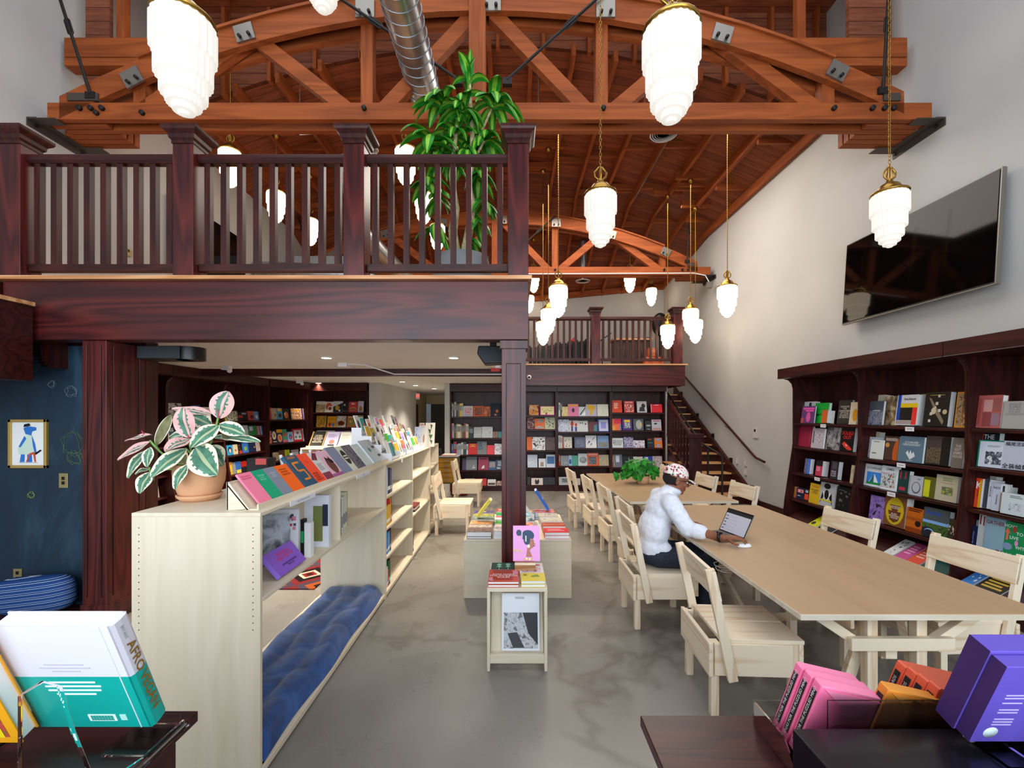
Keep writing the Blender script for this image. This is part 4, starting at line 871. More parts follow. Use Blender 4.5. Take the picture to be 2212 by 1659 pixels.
# ---------------------------------------------------------------- books: cover designs in a short notation, e.g. 'ffffff|P:aa3344,222222,ffffff|X:333333,TITLE,.5,.9,.1'
def fnum(s):
    try: return float(s)
    except ValueError: return None
def cover(mb, spec, w_, h, Mx, rnd):
    d = [-.0006]
    def at(x, z, e=0): return (min(.995, max(.005, x))*w_, d[0], min(.995, max(.005, z))*h)
    def quad(x0, x1, z0, z1, m): mb.add([(x0*w_, d[0], z0*h), (x1*w_, d[0], z0*h), (x1*w_, d[0], z1*h), (x0*w_, d[0], z1*h)], [(0, 1, 2, 3)], m, Mx); d[0] -= .0003
    for e in spec.split('|')[1:]:
        k, _, a = e.partition(':'); a = a.split(',')
        if k == 'T':      # a short block of title lines
            n = int(a[1]) if len(a) > 1 else 3; z = float(a[2]) if len(a) > 2 else .88
            m_ = flat(a[0]); dd = d[0]
            for i in range(n):
                d[0] = dd; L = .35+.4*rnd.random(); c = .5; quad(c-L/2, c+L/2, z-.045, z, m_); z -= .085
        elif k == 'F': quad(.0, 1, .0, 1, photo(a[0], a[1], a[2], float(a[3]) if len(a) > 3 else 22))
        elif k == 'P':
            b = [float(x) for x in a[3:7]] if len(a) > 6 else [.12, .88, .14, .66]
            quad(*b, photo(a[0], a[1], a[2], 30))
        elif k == 'R': quad(*[float(x) for x in a[1:5]], flat(a[0]))
        elif k == 'E':
            b = [float(x) for x in a[1:5]] if len(a) > 4 else [.5, .45, .3, .22]
            mb.add([at(b[0]+b[2]*math.cos(t*math.pi/9), b[1]+b[3]*math.sin(t*math.pi/9)) for t in range(18)], [tuple(range(18))], flat(a[0]), Mx); d[0] -= .0003
        elif k == 'G': pts = [float(x) for x in a[1:]]; mb.add([at(pts[i], pts[i+1]) for i in range(0, len(pts), 2)], [tuple(range(len(pts)//2))], flat(a[0]), Mx); d[0] -= .0003
        elif k == 'L':
            x0, x1, z0, z1 = [float(x) for x in a[1:5]]; n = int(a[5]); dd = d[0]
            for i in range(n):
                d[0] = dd; zz = z1-(z1-z0)*(i+.5)/n; quad(x0, x0+(x1-x0)*(.7+.3*rnd.random()), zz-(z1-z0)/n*.28, zz+(z1-z0)/n*.28, flat(a[0]))
        elif k == 'X':
            tx = a[1].replace('/', '\n'); x, z, s = float(a[2]), float(a[3]), float(a[4]); sq = float(a[5]) if len(a) > 5 else 1
            rot = float(a[6]) if len(a) > 6 else 0
            tv = text_mesh(tx, .015, 'CENTER')[0]; tw = (max(p[0] for p in tv)-min(p[0] for p in tv))*s*h*sq; lim = (h if rot else w_)*.94; s *= min(1, lim/max(tw, 1e-6))
            tw *= min(1, lim/max(tw, 1e-6)); x = x if rot else min(max(x, tw/2/w_+.02), 1-tw/2/w_-.02)
            mb.text(tx, Mx @ Matrix.Translation(at(x, z)) @ Matrix.Rotation(R(-rot), 4, 'Y'), s*h, flat(a[0]), .015, 'CENTER', sq); d[0] -= .0003
        elif k == 'S':    # scattered small shapes
            m_ = flat(a[0]); dd = d[0]
            for i in range(int(a[1])):
                d[0] = dd; x, z, s = .1+.75*rnd.random(), .1+.75*rnd.random(), .05+.07*rnd.random(); quad(x, x+s, z, z+s*.8, m_)
def book(spec, w_, h, t, Mx, label, group, pages=True, cat='book', name='book'):
    rnd = random.Random(len(label)*31+int(w_*1000)); b = .0022
    hd = spec.split('|')[0].split('@'); base = flat(hd[0], .4); sp = flat(hd[-1], .4)
    q = MB(); q.box(0, w_, 0, b, 0, h, base); q.box(0, w_, t-b, t, 0, h, base); q.box(0, b, b, t-b, 0, h, sp)
    pg = MB(); pg.box(b, w_-.004, b, t-b, .003, h-.003, M['paper'])
    cover(q, spec, w_, h, Matrix.Identity(4), rnd)
    if not pages: q.box(b, w_-.003, b, t-b, .002, h-.002, M['paper'])
    o = q.build(name); o.matrix_world = Mx
    if pages: pg.build('page_block', o)
    return tag(o, label, cat, group)
RX = lambda d: Matrix.Rotation(R(d), 4, 'X'); RY = lambda d: Matrix.Rotation(R(d), 4, 'Y'); RZ = lambda d: Matrix.Rotation(R(d), 4, 'Z'); TR = lambda x, y, z: Matrix.Translation((x, y, z))
# rear wall shelves: (bay, row, z0, z1, top, spec, words); crop coordinates at 7.212x
def rear(bay, row, a, b, top, spec, words, spine=False):
    ox = 960 if bay < 3 else 1190; x0, x1 = XP(ox+a/7.212, YR+.03), XP(ox+b/7.212, YR+.03)
    zb = RROW[bay][row-1]+.001; h = ZP(840+top/7.212, YR+.03)-zb; h = max(.08, min(h, .33, .5 if row == 1 else RROW[bay][row-2]-zb-.035)); t = .025; x0 = max(x0, BX[bay-1]+.027); x1 = min(x1, BX[bay]-.031)
    bn = {1: 'leftmost rear bookcase', 2: 'post-side rear bookcase', 3: 'middle rear bookcase', 4: 'stair-side rear bookcase'}[bay]
    rn = ('top', 'second', 'third', 'fourth', 'bottom')[row-1]
    if spine:
        x1 = max(x1, x0+.012)
        g = MB(); g.box(x0, x1-.001, YR+.05, YR+.25, zb, zb+h, flat(spec, .4)); g.box(x0+.003, x1-.004, YR+.055, YR+.245, zb+h, zb+h+.001, M['paper'])
        if (x1-x0) > .018: g.box(x0+.005, x1-.006, YR+.0492, YR+.05, zb+h*.45, zb+h*.85, M['grey'])
        return tag(g.build('book', org=(x0, YR+.05, zb)), '%s, %s shelf of the %s' % (words, rn, bn), 'book', 'upright books on the %s' % bn)
    return book(spec, x1-x0, h, t, TR(x0, YR+.03, zb+.007) @ RX(-12), '%s, %s shelf of the %s' % (words, rn, bn), 'face-out books on the %s' % bn, pages=False)
def spines(bay, row, lst, words):
    for i, (a, b, top, c) in enumerate(lst): rear(bay, row, a, b, top, c, '%s spine, %s from the left' % (words[i], ['first', 'second', 'third', 'fourth', 'fifth', 'sixth', 'seventh', 'eighth', 'ninth', 'tenth', 'eleventh', 'twelfth', 'thirteenth'][i]), True)
spines(1, 1, [(90, 110, 190, '8f8330'), (110, 131, 235, 'd9dcdd'), (131, 155, 215, '26322f'), (155, 180, 200, 'cfc9b0'), (180, 210, 222, '2b2b2c'), (210, 235, 236, '84803a'), (235, 268, 228, 'ecc51c'), (268, 286, 224, 'dfe2e2')], ['olive', 'white', 'dark green', 'cream', 'black', 'dull olive', 'bright yellow', 'pale grey'])
spines(1, 2, [(92, 122, 512, 'd6242f'), (122, 142, 528, 'e8c3c4'), (142, 162, 560, '71777d'), (162, 180, 575, '3d4f5e'), (180, 203, 548, 'e3b71d'), (203, 248, 552, 'e4e6e8'), (248, 270, 560, 'd9a91f'), (270, 302, 570, '5c666e'), (302, 330, 530, '9d2f23'), (330, 350, 545, 'e6c3c0'), (350, 372, 552, 'e9e0a8'), (372, 390, 585, '31492c'), (390, 448, 595, '2d3a3d')], ['red', 'pale pink', 'grey', 'slate blue', 'yellow', 'wide white', 'amber', 'grey blue', 'brick red', 'rosy', 'light cream', 'forest green', 'wide charcoal'])
spines(1, 3, [(95, 138, 860, '2a72b8'), (140, 192, 830, 'a82a48'), (192, 206, 870, 'd9d3b6'), (208, 256, 855, '9fb0cf'), (260, 290, 838, 'dcd8c2'), (292, 340, 835, '3a4b59'), (342, 368, 865, 'dfe2e5')], ['blue', 'crimson', 'thin cream', 'pale blue', 'ivory', 'dark slate', 'white'])
REAR = [(1,1,290,442,268,'dcdde0|P:c8455f,e9b8c2,c9ccd2,.15,.85,.1,.85','silvery book with a red portrait'),(1,1,450,608,268,'e9693f|P:1d2c38,b06a4a,3c4f66,.12,.88,.12,.88','orange-framed portrait book'),(1,1,611,718,275,'b2563c|F:7c4a30,c86a4c,d9a476,16','brown and red book'),(1,1,722,872,225,'14283c|E:e0703a,.65,.4,.14,.12|E:d9823f,.5,.12,.14,.07','navy book with orange flowers'),
(1,2,455,576,598,'c3cacc|P:a9b2b2,d4d9d8,bcc4c4','pale silver book'),(1,2,581,750,592,'d3d9de|F:aab3ba,e2e7ea,c5cdd2','shiny wrapped silver book'),(1,2,755,830,668,'7a5a50|F:53382f,b28c80,6c6a70','small brown photo book'),(1,2,835,895,668,'4d9a96','small teal book'),
(1,3,372,508,855,'cc1f28|T:e6c13a,3,.92','red book with yellow title'),(1,3,511,658,822,'7f7f80|P:1e2933,6f8496,2c3840,.05,.62,.35,.92','grey book with a dark wave photo'),(1,3,662,776,880,'e04450','salmon red book'),(1,3,781,895,858,'c9ccd8|F:7f86a0,f2f2f6,9a9fb5','crinkled silver book'),
(1,4,275,336,1085,'463a58','dark purple book'),(1,4,338,505,1062,'767a82|P:c5cdd6,59636e,dfe6ec,.55,.85,.12,.36','grey book with small photo'),(1,4,525,688,1065,'94314c|G:cfd8dd,.3,.1,.6,.14,.58,.4,.42,.3|T:3a1824,1,.88','crimson book with a white bird'),(1,4,692,798,1130,'34577f|P:3f6ea3,a88f72,6f93bd,.08,.92,.3,.9','small blue landscape book'),(1,4,801,895,1112,'34435a|P:6f7f93,9aa7b8,2e3b4c,.3,.9,.4,.9|L:c8d0dc,.15,.8,.1,.3,2','slate blue book with white words'),
(1,5,310,474,1400,'8b9297|F:aab0b4,767c80,c7ccd0','silver grey book lying low'),(1,5,486,655,1402,'b8302c','red book lying low'),(1,5,672,800,1415,'d9d5cf|P:2a211e,513f36,2a211e,.08,.92,.12,.45','white book with a dark strip photo'),(1,5,810,895,1440,'cfc8c4|F:e9e2de,7c5a4a,d9b0a0','white and brown booklet'),
(2,1,1320,1468,252,'a8622c|F:44261a,d78a38,c9b8a0,14','orange sunset landscape book'),(2,1,1488,1718,270,'d23a8e|R:efe6a6,.07,.95,.06,.95|S:c0a860,18|R:b3457c,.38,.5,.0,.3','wide magenta-edged book with a cream map'),
(2,2,1290,1405,440,'40514b|F:1b2c28,7c2c34,8d9c98','dark green book with red figure'),(2,2,1409,1565,465,'e46c35|P:3c4048,a9a49c,5c5c60,.3,.85,.62,.92|P:3c4048,c9c4bc,5c5c60,.1,.9,.06,.28','orange book with two photos'),(2,2,1567,1735,445,'c3c7a0|S:3a4450,16|S:7a8494,12','pale green book of small drawings'),
(2,3,1285,1365,750,'de6a26','plain orange book'),(2,3,1368,1570,752,'e6e8ea|F:17181a,f0f0f2,9fa3aa,12','black and white swirled book'),(2,3,1575,1738,755,'3b3436|F:241f22,6a5248,463c40','dark brown portrait book'),
(2,4,1295,1450,1030,'c4cfe2|P:8a99ad,dce3ee,a9b5c6,.15,.85,.25,.6','pale blue sketch book'),(2,4,1468,1580,1090,'dfe3ea|P:3a3230,c9a48a,2a2422,.25,.7,.12,.6','white book with small dark photo'),(2,4,1588,1740,1028,'d3dbe8|R:3a6fa8,.1,.92,.28,.85','white book with a deep blue panel'),
(2,5,1290,1340,1378,'141416','small black book'),(2,5,1355,1535,1395,'dcd2c8|G:20161a,.35,.1,.6,.1,.7,.5,.62,.9,.5,.6,.38,.88,.3,.5','white book with a dark hand'),(2,5,1545,1735,1385,'17171b|E:6a2434,.5,.55,.06,.09','wide black book'),
(3,1,172,267,278,'d6bb5a|F:c9a93c,eadb9a,d9c88a','gold booklet'),(3,1,268,432,235,'e480a8|R:eaa04a,0,1,.8,.95|E:3a3a46,.5,.48,.14,.18','pink book with an orange band'),(3,1,435,548,280,'c9cdd0|G:33383c,.1,.15,.25,.12,.95,.85,.9,.95|G:f4f4f4,.4,.1,.9,.1,.9,.5','silver slashed book'),(3,1,550,718,242,'b9b6c8|G:d9b030,.1,.95,.5,.98,.9,.8,.7,.5,.6,.15,.35,.1,.4,.45,.15,.6|E:d8a828,.7,.7,.18,.12','lilac book with yellow shapes'),(3,1,725,900,240,'d5d8c6|P:c3c7b2,dfe2d4,c9ccba','pale cream book'),
(3,2,115,285,478,'b9c1d6|F:8f9ab2,d9dfee,a8b2c8,16','silvery white book'),(3,2,288,430,495,'d8cfc8|R:2c4f92,.2,.42,.03,.5|R:2c4f92,.62,.85,.03,.45|E:b8402f,.32,.7,.18,.2|E:b8402f,.75,.62,.13,.15|R:5a3424,.25,.4,.85,.97','book with two women in red tops'),(3,2,430,580,500,'cfd4d2|E:15171a,.2,.8,.06,.06|E:15171a,.42,.79,.06,.06|E:15171a,.75,.7,.08,.06','pale book with three black birds'),(3,2,585,728,512,'6a3a38|G:3f8a88,.6,.05,.95,.05,.95,.8,.62,.6','brown book with a teal corner'),(3,2,732,905,470,'27489a|R:c9cadc,.12,.95,.05,.93|R:8f92d8,.3,.75,.25,.75','blue-edged book with a lilac map'),
(3,3,205,330,752,'d9d6c8|S:c98a5a,8|S:4a5058,6|S:c9b44a,5','cream book of small icons'),(3,3,370,540,755,'5f6880|P:3f5a6a,7c86a0,4a5470,.15,.85,.12,.88','blue grey patterned book'),(3,3,545,715,730,'e2e2e4|G:55589a,.15,.3,.45,.5,.3,.6|G:6a6cb0,.5,.5,.9,.9,.7,.8|G:44477a,.4,.15,.6,.35,.5,.4','white book with violet strokes'),(3,3,728,905,733,'7f9fc8|P:5a6a6e,8a8f8a,7c6a60,.08,.92,.06,.5','sky blue landscape book'),
(3,4,155,275,1045,'8a8f96|P:4c545c,9aa2aa,6a7076,.02,.98,.05,.6','grey lake photo book'),(3,4,280,328,1040,'a9bfdf|E:2c5aa8,.5,.4,.4,.25','pale blue booklet'),(3,4,330,422,1042,'47a288','teal green booklet'),(3,4,428,568,1012,'cfd6da|E:7f868a,.55,.48,.4,.27|E:a0a6aa,.5,.55,.25,.17','white book with a grey sphere'),(3,4,570,748,1002,'de5f22|P:5f88b8,6a6058,3c4a60,.12,.78,.12,.7|X:ffffff,MOUNTAIN,.5,.87,.13','orange book with a mountain photo'),(3,4,752,905,1030,'a59c84|P:8f9a8a,bcae90,a08a60,.02,.98,.02,.98','beige map book'),
(3,5,125,275,1378,'b9bcc0|P:3c4046,83888e,2c3036,.3,.9,.3,.8','grey book half hidden by a chair'),(3,5,340,460,1400,'c9beb0','beige book behind the chair'),
(4,1,955,1112,178,'dc4526|L:f0c9b0,.2,.65,.3,.8,6','orange red book with white lines'),(4,1,1145,1300,190,'cf3a30|X:ffffff,ANOTHER,.5,.88,.14|P:1f1a1c,d8564a,e9c9c0,.05,.95,.05,.75','red book with white capitals'),(4,1,1345,1498,195,'c8c8cc@1a1a1c|E:1c1c20,.65,.6,.2,.2|G:2c2c32,.2,.1,.8,.1,.75,.45,.3,.5|R:d98a9a,.2,.85,.88,.92','grey book with a portrait of a man'),(4,1,1562,1738,240,'e3232f|T:ffffff,1,.9|R:f6b8bc,.0,.05,.0,1','bright red book standing alone'),
(4,2,958,1100,465,'e2703f|R:d2284a,.25,1,.55,.98|R:e9a23a,.0,.3,.0,.4|R:4a7fc0,.85,1,.0,.5','pink and orange book'),(4,2,1115,1272,468,'4a2a7c|R:e9c22c,.2,.8,.7,.92|P:c9c2b2,3a6a8a,e9e2d0,.2,.8,.2,.66','purple book with a yellow title'),(4,2,1290,1448,468,'565c60|E:a9adaa,.55,.5,.3,.4|E:d9b04a,.7,.5,.1,.12','grey book with a pale face'),(4,2,1472,1575,500,'2a2c30|E:9a9ca0,.5,.5,.36,.1|R:c9c9cc,.3,.7,.1,.14','small black face book'),(4,2,1578,1725,480,'b9bcc6|R:c05a64,.15,.85,.82,.92|E:202226,.4,.62,.16,.08|R:c08a78,.1,.95,.05,.22','light grey book with a red title'),
(4,3,958,1130,768,'d3d9da|X:1c1e22,THE SAVOY/MACHUNT/POSTERS,.5,.5,.2,.95','pale book lettered with black poster type'),(4,3,1140,1290,755,'3a3c78|F:2a2c60,b8b0cc,54407c,26','dark violet patterned book'),(4,3,1292,1465,805,'c8c9d4|F:b8443c,d9dbe4,5a6a8a,20','wide white and red book'),(4,3,1505,1610,768,'25272c|L:d85a2c,.15,.7,.78,.92,2|L:2f9a7c,.15,.95,.45,.55,1','black book with an orange title'),(4,3,1618,1740,765,'e27a2a|P:5a5a86,b9b4cc,4a4a70,.2,.9,.66,.95|P:5a5a86,b9b4cc,4a4a70,.2,.75,.04,.35','orange book with two violet photos'),
(4,4,975,1115,1025,'6a6e7a|R:cdd3dc,.3,.7,.4,.9|R:c9a23c,.05,.12,.05,.9','grey book with a white panel'),(4,4,1120,1290,1050,'101318|R:c8cacc,.58,.62,.45,.85|R:c8cacc,.25,.95,.5,.54','black book with a white cross'),(4,4,1292,1440,1060,'c9c6bc|F:a0a49a,e0dcd0,8a8c86','pale collage book'),(4,4,1455,1590,1055,'2c459c|R:e6e8f0,.1,.5,.75,.92|E:4a3c3a,.7,.4,.2,.2','blue book with white title'),(4,4,1593,1740,1052,'b8a2a4|F:8c6a68,d0c0c0,a08a90','pinkish photo book')]
for r_ in REAR: rear(*r_)
spines(3, 1, [(120, 148, 215, 'd8d5c2'), (150, 178, 205, '22383c')], ['cream', 'dark teal'])
spines(3, 3, [(118, 140, 725, 'e2e2de'), (142, 158, 728, 'd8d8d4'), (160, 178, 735, 'e9e4d8'), (180, 200, 745, 'd86a3a')], ['white', 'thin white', 'warm white', 'orange'])
spines(3, 4, [(122, 150, 1040, 'c0522c')], ['burnt orange']); spines(4, 4, [(958, 973, 1040, 'b04a34')], ['rust red'])
# ---------------------------------------------------------------- right wall shelves: (bay, row, px_far, px_near, py_top, t, spec, words)
RN = ('top', 'second', 'third', 'fourth'); RBN = ('far right-wall bookcase', 'middle right-wall bookcase', 'right-edge bookcase')
def right(bay, row, pa, pb, top, t, spec, words, back=0.0):
    x = RB[row][1]+.045+back; zb = RB[row][0]
    if bay == 1: zb = (1.60, 1.21, .88, .495)[row]
    ya, yb = YP(pa, x), YP(pb, x); y1_, y0_ = ((6.63, 5.36), (5.355, 4.09), (4.085, 2.82))[bay]; h = ZP(top, ya)-zb
    gap = .5 if row == 0 else (((1.60, 1.255, .875, .495), (1.60, 1.21, .88, .495), (1.60, 1.255, .875, .495))[bay][row-1]-zb-.04)
    ya = min(ya, y1_-.024); yb = max(yb, y0_+.026); h = min(h, .36, gap); t = min(t, 4.54-x-.04)
    return book(spec, ya-yb, h, t, TR(x, ya, zb+.002+t*.122) @ RZ(-90) @ RX(-7), '%s, %s shelf of the %s' % (words, RN[row], RBN[bay]), 'books on the %s' % RBN[bay], pages=True)
c1 = lambda x: 1690+x/8.508; d1_ = lambda y: 850+y/8.508
c2 = lambda x: 1930+x/7.844; d2_ = lambda y: 840+y/7.844
c3 = lambda x: 1690+x/7.9; d3_ = lambda y: 1020+y/7.9
c4 = lambda x: 1932+x/7.9
RT = [(0,0,'1',280,590,165,.05,'dfe3ea|R:2a3440,.4,.6,.55,.95','large white book with a dark figure',.08),(0,0,'1',335,575,240,.02,'6a3f7a|R:f05ab8,.1,.95,.8,.92|R:f05ab8,.3,.9,.68,.78|E:e058a8,.55,.35,.16,.3|R:c04a5a,0,.2,0,.3','purple and pink book with a pink title',0),(0,0,'1',572,822,183,.04,'10b83c|L:0a7a28,.2,.85,.66,.7,1|G:062c10,.15,.42,.22,.34,.75,.5,.28,.42,.22,.5','bright green book with a black swoosh',.045),(0,0,'1',708,812,320,.1,'d0652c','small thick orange paperback with white page edges',-.02),(0,0,'1',995,1240,132,.03,'3a3836|X:d9d0c0,PLEASURE/THE/PUBLISHERS/OF YOUR/FAVORITE/BY PEOPLE,.5,.5,.1,1.1','dark grey book with pale stacked lettering',.05),(0,0,'1',1215,1350,165,.02,'ded0b4|E:d9960e,.75,.42,.35,.28','cream book with an orange circle',0),
(0,1,'1',205,525,592,.03,'96203f@0c4a36|X:c0546a,FASHION,.86,.5,.13,1,90|L:b04a60,.15,.5,.85,.9,1','crimson landscape book with vertical lettering',.03),(0,1,'1',520,735,640,.03,'b9b3bc|P:8f8a9a,c9c4cc,a08a94,.3,.9,.25,.85|R:5a5660,.1,.2,.25,.85','pale grey book with a dress sketch',0),(0,1,'1',790,1035,622,.03,'77757a|F:2f2d30,8f8d92,b9b7bc,12','black and white street photo book',.02),(0,1,'1',1045,1290,612,.05,'0c0c0f|X:e0201c,SOLED/OUT,.5,.66,.2,1.05|G:d8402c,.15,.3,.3,.4,.55,.3,.9,.12,.88,.05,.55,.08,.3,.2|G:eeeeee,.4,.3,.55,.25,.5,.2','black book with red letters and a sneaker',0),
(0,2,'1',393,490,1198,.06,'2c52a0|P:a08a6a,33509a,8a7a60,.0,.6,.0,1|R:3c78e0,.62,1,0,1','thick blue and brown paperback',0),(0,2,'1',598,715,1240,.09,'c23a5a|R:1c1420,.0,1,.65,1|L:e9a0b0,.15,.8,.3,.6,4','thick pink and black paperback',0),(0,2,'1',865,1005,1245,.06,'2a2730|X:c9c4d0,SPACE/IS THE/PLACE,.45,.3,.13|R:4a4450,.2,.8,.55,.95','dark paperback with pale lettering',0),(0,2,'1',1235,1285,1318,.02,'cdbb9e|S:6a4a3a,8','thin cream patterned spine',0),
(0,3,'3',178,236,243,.02,'d98a3a|R:c25a8a,.6,.8,0,1','orange and violet paperback pair',.02),(0,3,'3',232,362,262,.03,'1c2340|R:f0a0a8,.15,.85,.6,.88|R:c8303a,.5,.7,.64,.82|R:d8d8e0,.15,.55,.28,.33','navy book with a pink square',0),(0,3,'3',362,440,285,.03,'15151c|R:e2492a,.1,.9,.12,.58|R:a9b0c9,.2,.8,.7,.9','black book with an orange block',0),(0,3,'3',445,618,180,.02,'d8b01c|X:c25a3c,LEONARD,.5,.84,.11,.9|X:2c2c38,ART AGAINST/CAPITAL/OF VALUE,.5,.6,.09,1','yellow book with dark lettering',0),(0,3,'3',615,850,162,.05,'b9bcc0|E:101114,.5,.85,.24,.12|G:e8e8ea,.2,.6,.8,.6,.65,.3,.35,.3|E:101114,.5,.5,.16,.2|G:101114,.05,.1,.3,.4,.2,.6|G:101114,.95,.1,.7,.4,.85,.6|R:d8cc1c,.05,.9,.22,.28','black and white armour drawing book',0),(0,3,'3',895,1160,240,.03,'0e0e12|S:6a6e74,12|L:5a5e66,.1,.5,.84,.9,1','black book with white ink drawings',0),
(1,0,'1',1392,1842,60,.09,'dccfb8@c9c2c8','tall cream book behind the others',.12),(1,0,'1',1508,1820,152,.03,'4a505e|P:2a303c,8a8fa4,4a5060,0,1,0,.6|R:d8dce4,.3,.8,.6,.62','grey blue book with a parked car photo',.03),(1,0,'1',1840,2085,58,.03,'6a5a44|F:1c1814,8a7050,d0bc98,10','large rock texture book',.08),(1,0,'2',18,372,128,.10,'e4e2e4|R:0a48b0,.04,.2,.16,1|R:f0cc08,.2,1,.58,.72|R:16130f,.2,.78,.16,.58|R:f0342c,.78,1,.02,.58|R:a89a94,.04,.78,.03,.15|X:141414,bauhaus,.62,.86,.11,1.2','white primary-coloured design school book',0),(1,0,'2',400,500,100,.05,'cba768','tan book behind the black one',.12),(1,0,'2',488,905,75,.06,'181611@1f5a50|G:8a7a60,.15,.85,.25,.82,.55,.5,.85,.15,.8,.05,.5,.35|E:d8c9a8,.4,.45,.1,.1|E:c9b890,.85,.42,.09,.07|R:b08c2c,.2,.8,.9,.92|S:d8d0c0,6','black book with a drifting spiral galaxy',0),(1,0,'2',1018,1210,58,.02,'d08a2c|P:3a3026,a89070,5a4430,.12,.5,.05,.95|P:4a5a50,a06a3a,c9c0a8,.55,.98,.05,.95','orange-framed book of room pictures',0),
(1,1,'1',1382,1745,700,.06,'d9d6b0@d8d44a|S:c9c03a,10','tall yellow and white book at the back',.12),(1,1,'1',1505,1820,798,.04,'c3cddd|P:6a7a98,d8e0ec,8a97b0,.05,.45,.02,.35','pale blue white book with a building',.05),(1,1,'1',1600,1825,850,.015,'d5dbd6@c9b070|L:5a5e60,.2,.8,.88,.94,1|R:5a5e60,.15,.5,.28,.33','pale booklet with small red marks',0),(1,1,'1',1838,2100,785,.04,'4a3228|E:c05a1c,1.0,.3,.35,.6|R:a89a90,.1,.9,.8,.92|E:c98a4a,.25,.62,.15,.1','brown book with an orange arc',.02),(1,1,'2',72,478,812,.08,'5b7688|X:c9d2d6,LE CORBUSIER/PIERRE JEANNERET,.5,.72,.1,.9|R:3a6aa8,.2,.65,.52,.54|G:d8dee0,.3,.35,.38,.45,.45,.32,.5,.48,.56,.32,.62,.42,.7,.25,.5,.1|R:c0c8cc,.35,.6,.06,.08','slate blue book with a drawn open hand',0),(1,1,'2',515,925,812,.09,'1c1816|P:2a2422,6a5a44,3a3230,.05,.7,.05,.6|R:463c38,.0,.7,.6,1|R:100e0d,.65,1,0,.95','dark book with an evening window photo',.02),(1,1,'2',970,1145,835,.05,'6f675e|X:bfb6aa,THE/EDIT/EAMES/HOUSE,.5,.55,.2,.8','brown grey book in big pale capitals',0),
(1,2,'1',1392,1445,1298,.03,'cfd2c8|S:30343a,8','thin white patterned spine',.05),(1,2,'1',1455,1790,1285,.03,'dfe6f0|R:3c8ae0,.16,1,.1,.66|G:e6eef8,.25,.15,.6,.58,.9,.15|G:2a6a70,.3,.15,.5,.45,.58,.58,.6,.15|R:1f8a44,.16,1,.1,.2|X:5a6470,LE CORBUSIER,.55,.83,.12','white book with a glass pyramid photo',.02),(1,2,'1',1790,2100,1320,.02,'dbe3ea|P:a8472c,c9d8dc,3c5450,.02,.86,.1,.72|X:4a545c,EAMES,.5,.86,.13','white book with a colourful interior photo',0),(1,2,'2',52,235,1378,.05,'0f3c3a|R:a02f48,.15,.3,.6,.95|R:a02f48,.6,.75,.62,.95|R:b8344c,.2,.75,.1,.25','dark green book with red drips',0),(1,2,'4',245,462,55,.02,'b7bac4|E:4a4e58,.5,.4,.34,.3|E:b7bac4,.5,.42,.28,.25|L:7a7e88,.55,.85,.8,.9,1','pale grey book with a ring drawing',0),(1,2,'4',470,700,75,.04,'5a5c1c|R:c9cc1c,.05,.5,.05,.85','olive and yellow book',0),(1,2,'4',678,1050,42,.05,'b9b397|L:8a9468,.3,.8,.76,.92,2|R:b08a5a,.25,.8,.68,.7|P:8a8870,5c6450,a8b04a,.3,.8,.25,.55','beige book with faded green lettering',0),
(1,3,'3',1465,1735,385,.03,'241c30|F:1a1624,8f74c0,6a50a0,14','dark and lilac abstract book',0),(1,3,'3',1708,2070,385,.08,'7a4a28|E:c9b01c,.5,.5,.42,.45|G:6a3520,.25,.7,.75,.7,.62,.5,.8,.5,.7,.2,.5,.12,.3,.2,.2,.5,.38,.5|X:f0e8d0,LEAP BEFORE/YOU LOOK,.5,.62,.06|X:f0e8d0,BLACK/MOUNTAIN/COLLEGE,.5,.34,.07','yellow and brown patterned college book',0),(1,3,'4',178,448,590,.03,'c2600c|L:2a1204,.1,.95,.84,.98,2|E:180e06,.75,.4,.18,.13|R:8a3c08,0,1,0,.2|R:a04c0a,0,1,.5,.62','orange desert book with a dark oval',0),(1,3,'4',455,895,592,.05,'4a5458|X:1f4cc0,Ando,.4,.84,.2,1.2|R:7fb0ea,0,1,.48,.58|P:2c4a1c,4c6a2c,1a2c18,0,1,.0,.48|E:1a2030,.25,.15,.3,.2|E:8fb8ea,.3,.18,.2,.12|E:1a2030,.28,.14,.19,.12','grey green book with a blue title',0),(1,3,'4',860,1035,785,.03,'3a3226|S:d8cfc0,12','dark book with white blossoms',0),
(2,0,'2',1335,1795,128,.05,'b25a58|R:c8938f,.25,.62,.5,.86|R:96534f,.62,.95,.5,.9|R:8a3f42,.25,.6,.05,.48|R:8f7280,.62,.95,.08,.45|R:a04840,.03,.15,.1,.9','thick rose red book of squares',0),(2,0,'2',1825,2260,225,.05,'a8a69f|X:7c7a86,BINGLES/BLAMED/FOR AN/EYE ART/COVERFLOW,.45,.7,.1','stone grey book with faint lettering',0),
(2,1,'2',1150,1262,700,.09,'e2461c@e2461c|R:20100c,.1,.9,.1,.13','bright orange tall spine',.06),(2,1,'2',1215,1735,690,.05,'101e2c|X:d8dce0,THE,.38,.86,.2,.8|P:c9b890,8a7a5a,e0d4b0,.1,.45,.5,.68|P:c98a4a,b0a0b8,e0c9a8,.1,.45,.05,.42','tall black poster book',.06),(2,1,'2',1395,1860,868,.02,'059a78','green-edged book behind the white one',.025),(2,1,'2',1425,1880,892,.04,'c8d2e0|P:8a97a8,2a3442,dbe4ee,.25,.85,.12,.62|L:8a97a8,.3,.8,.78,.86,2','pale book with a grey interior photo',0),(2,1,'2',1820,2300,888,.05,'b8bfd0|X:16181c,横尾忠則,.45,.88,.15,1.1|X:0c0d10,全装幀集,.45,.1,.19,1.1','pale book with bold black characters',0),
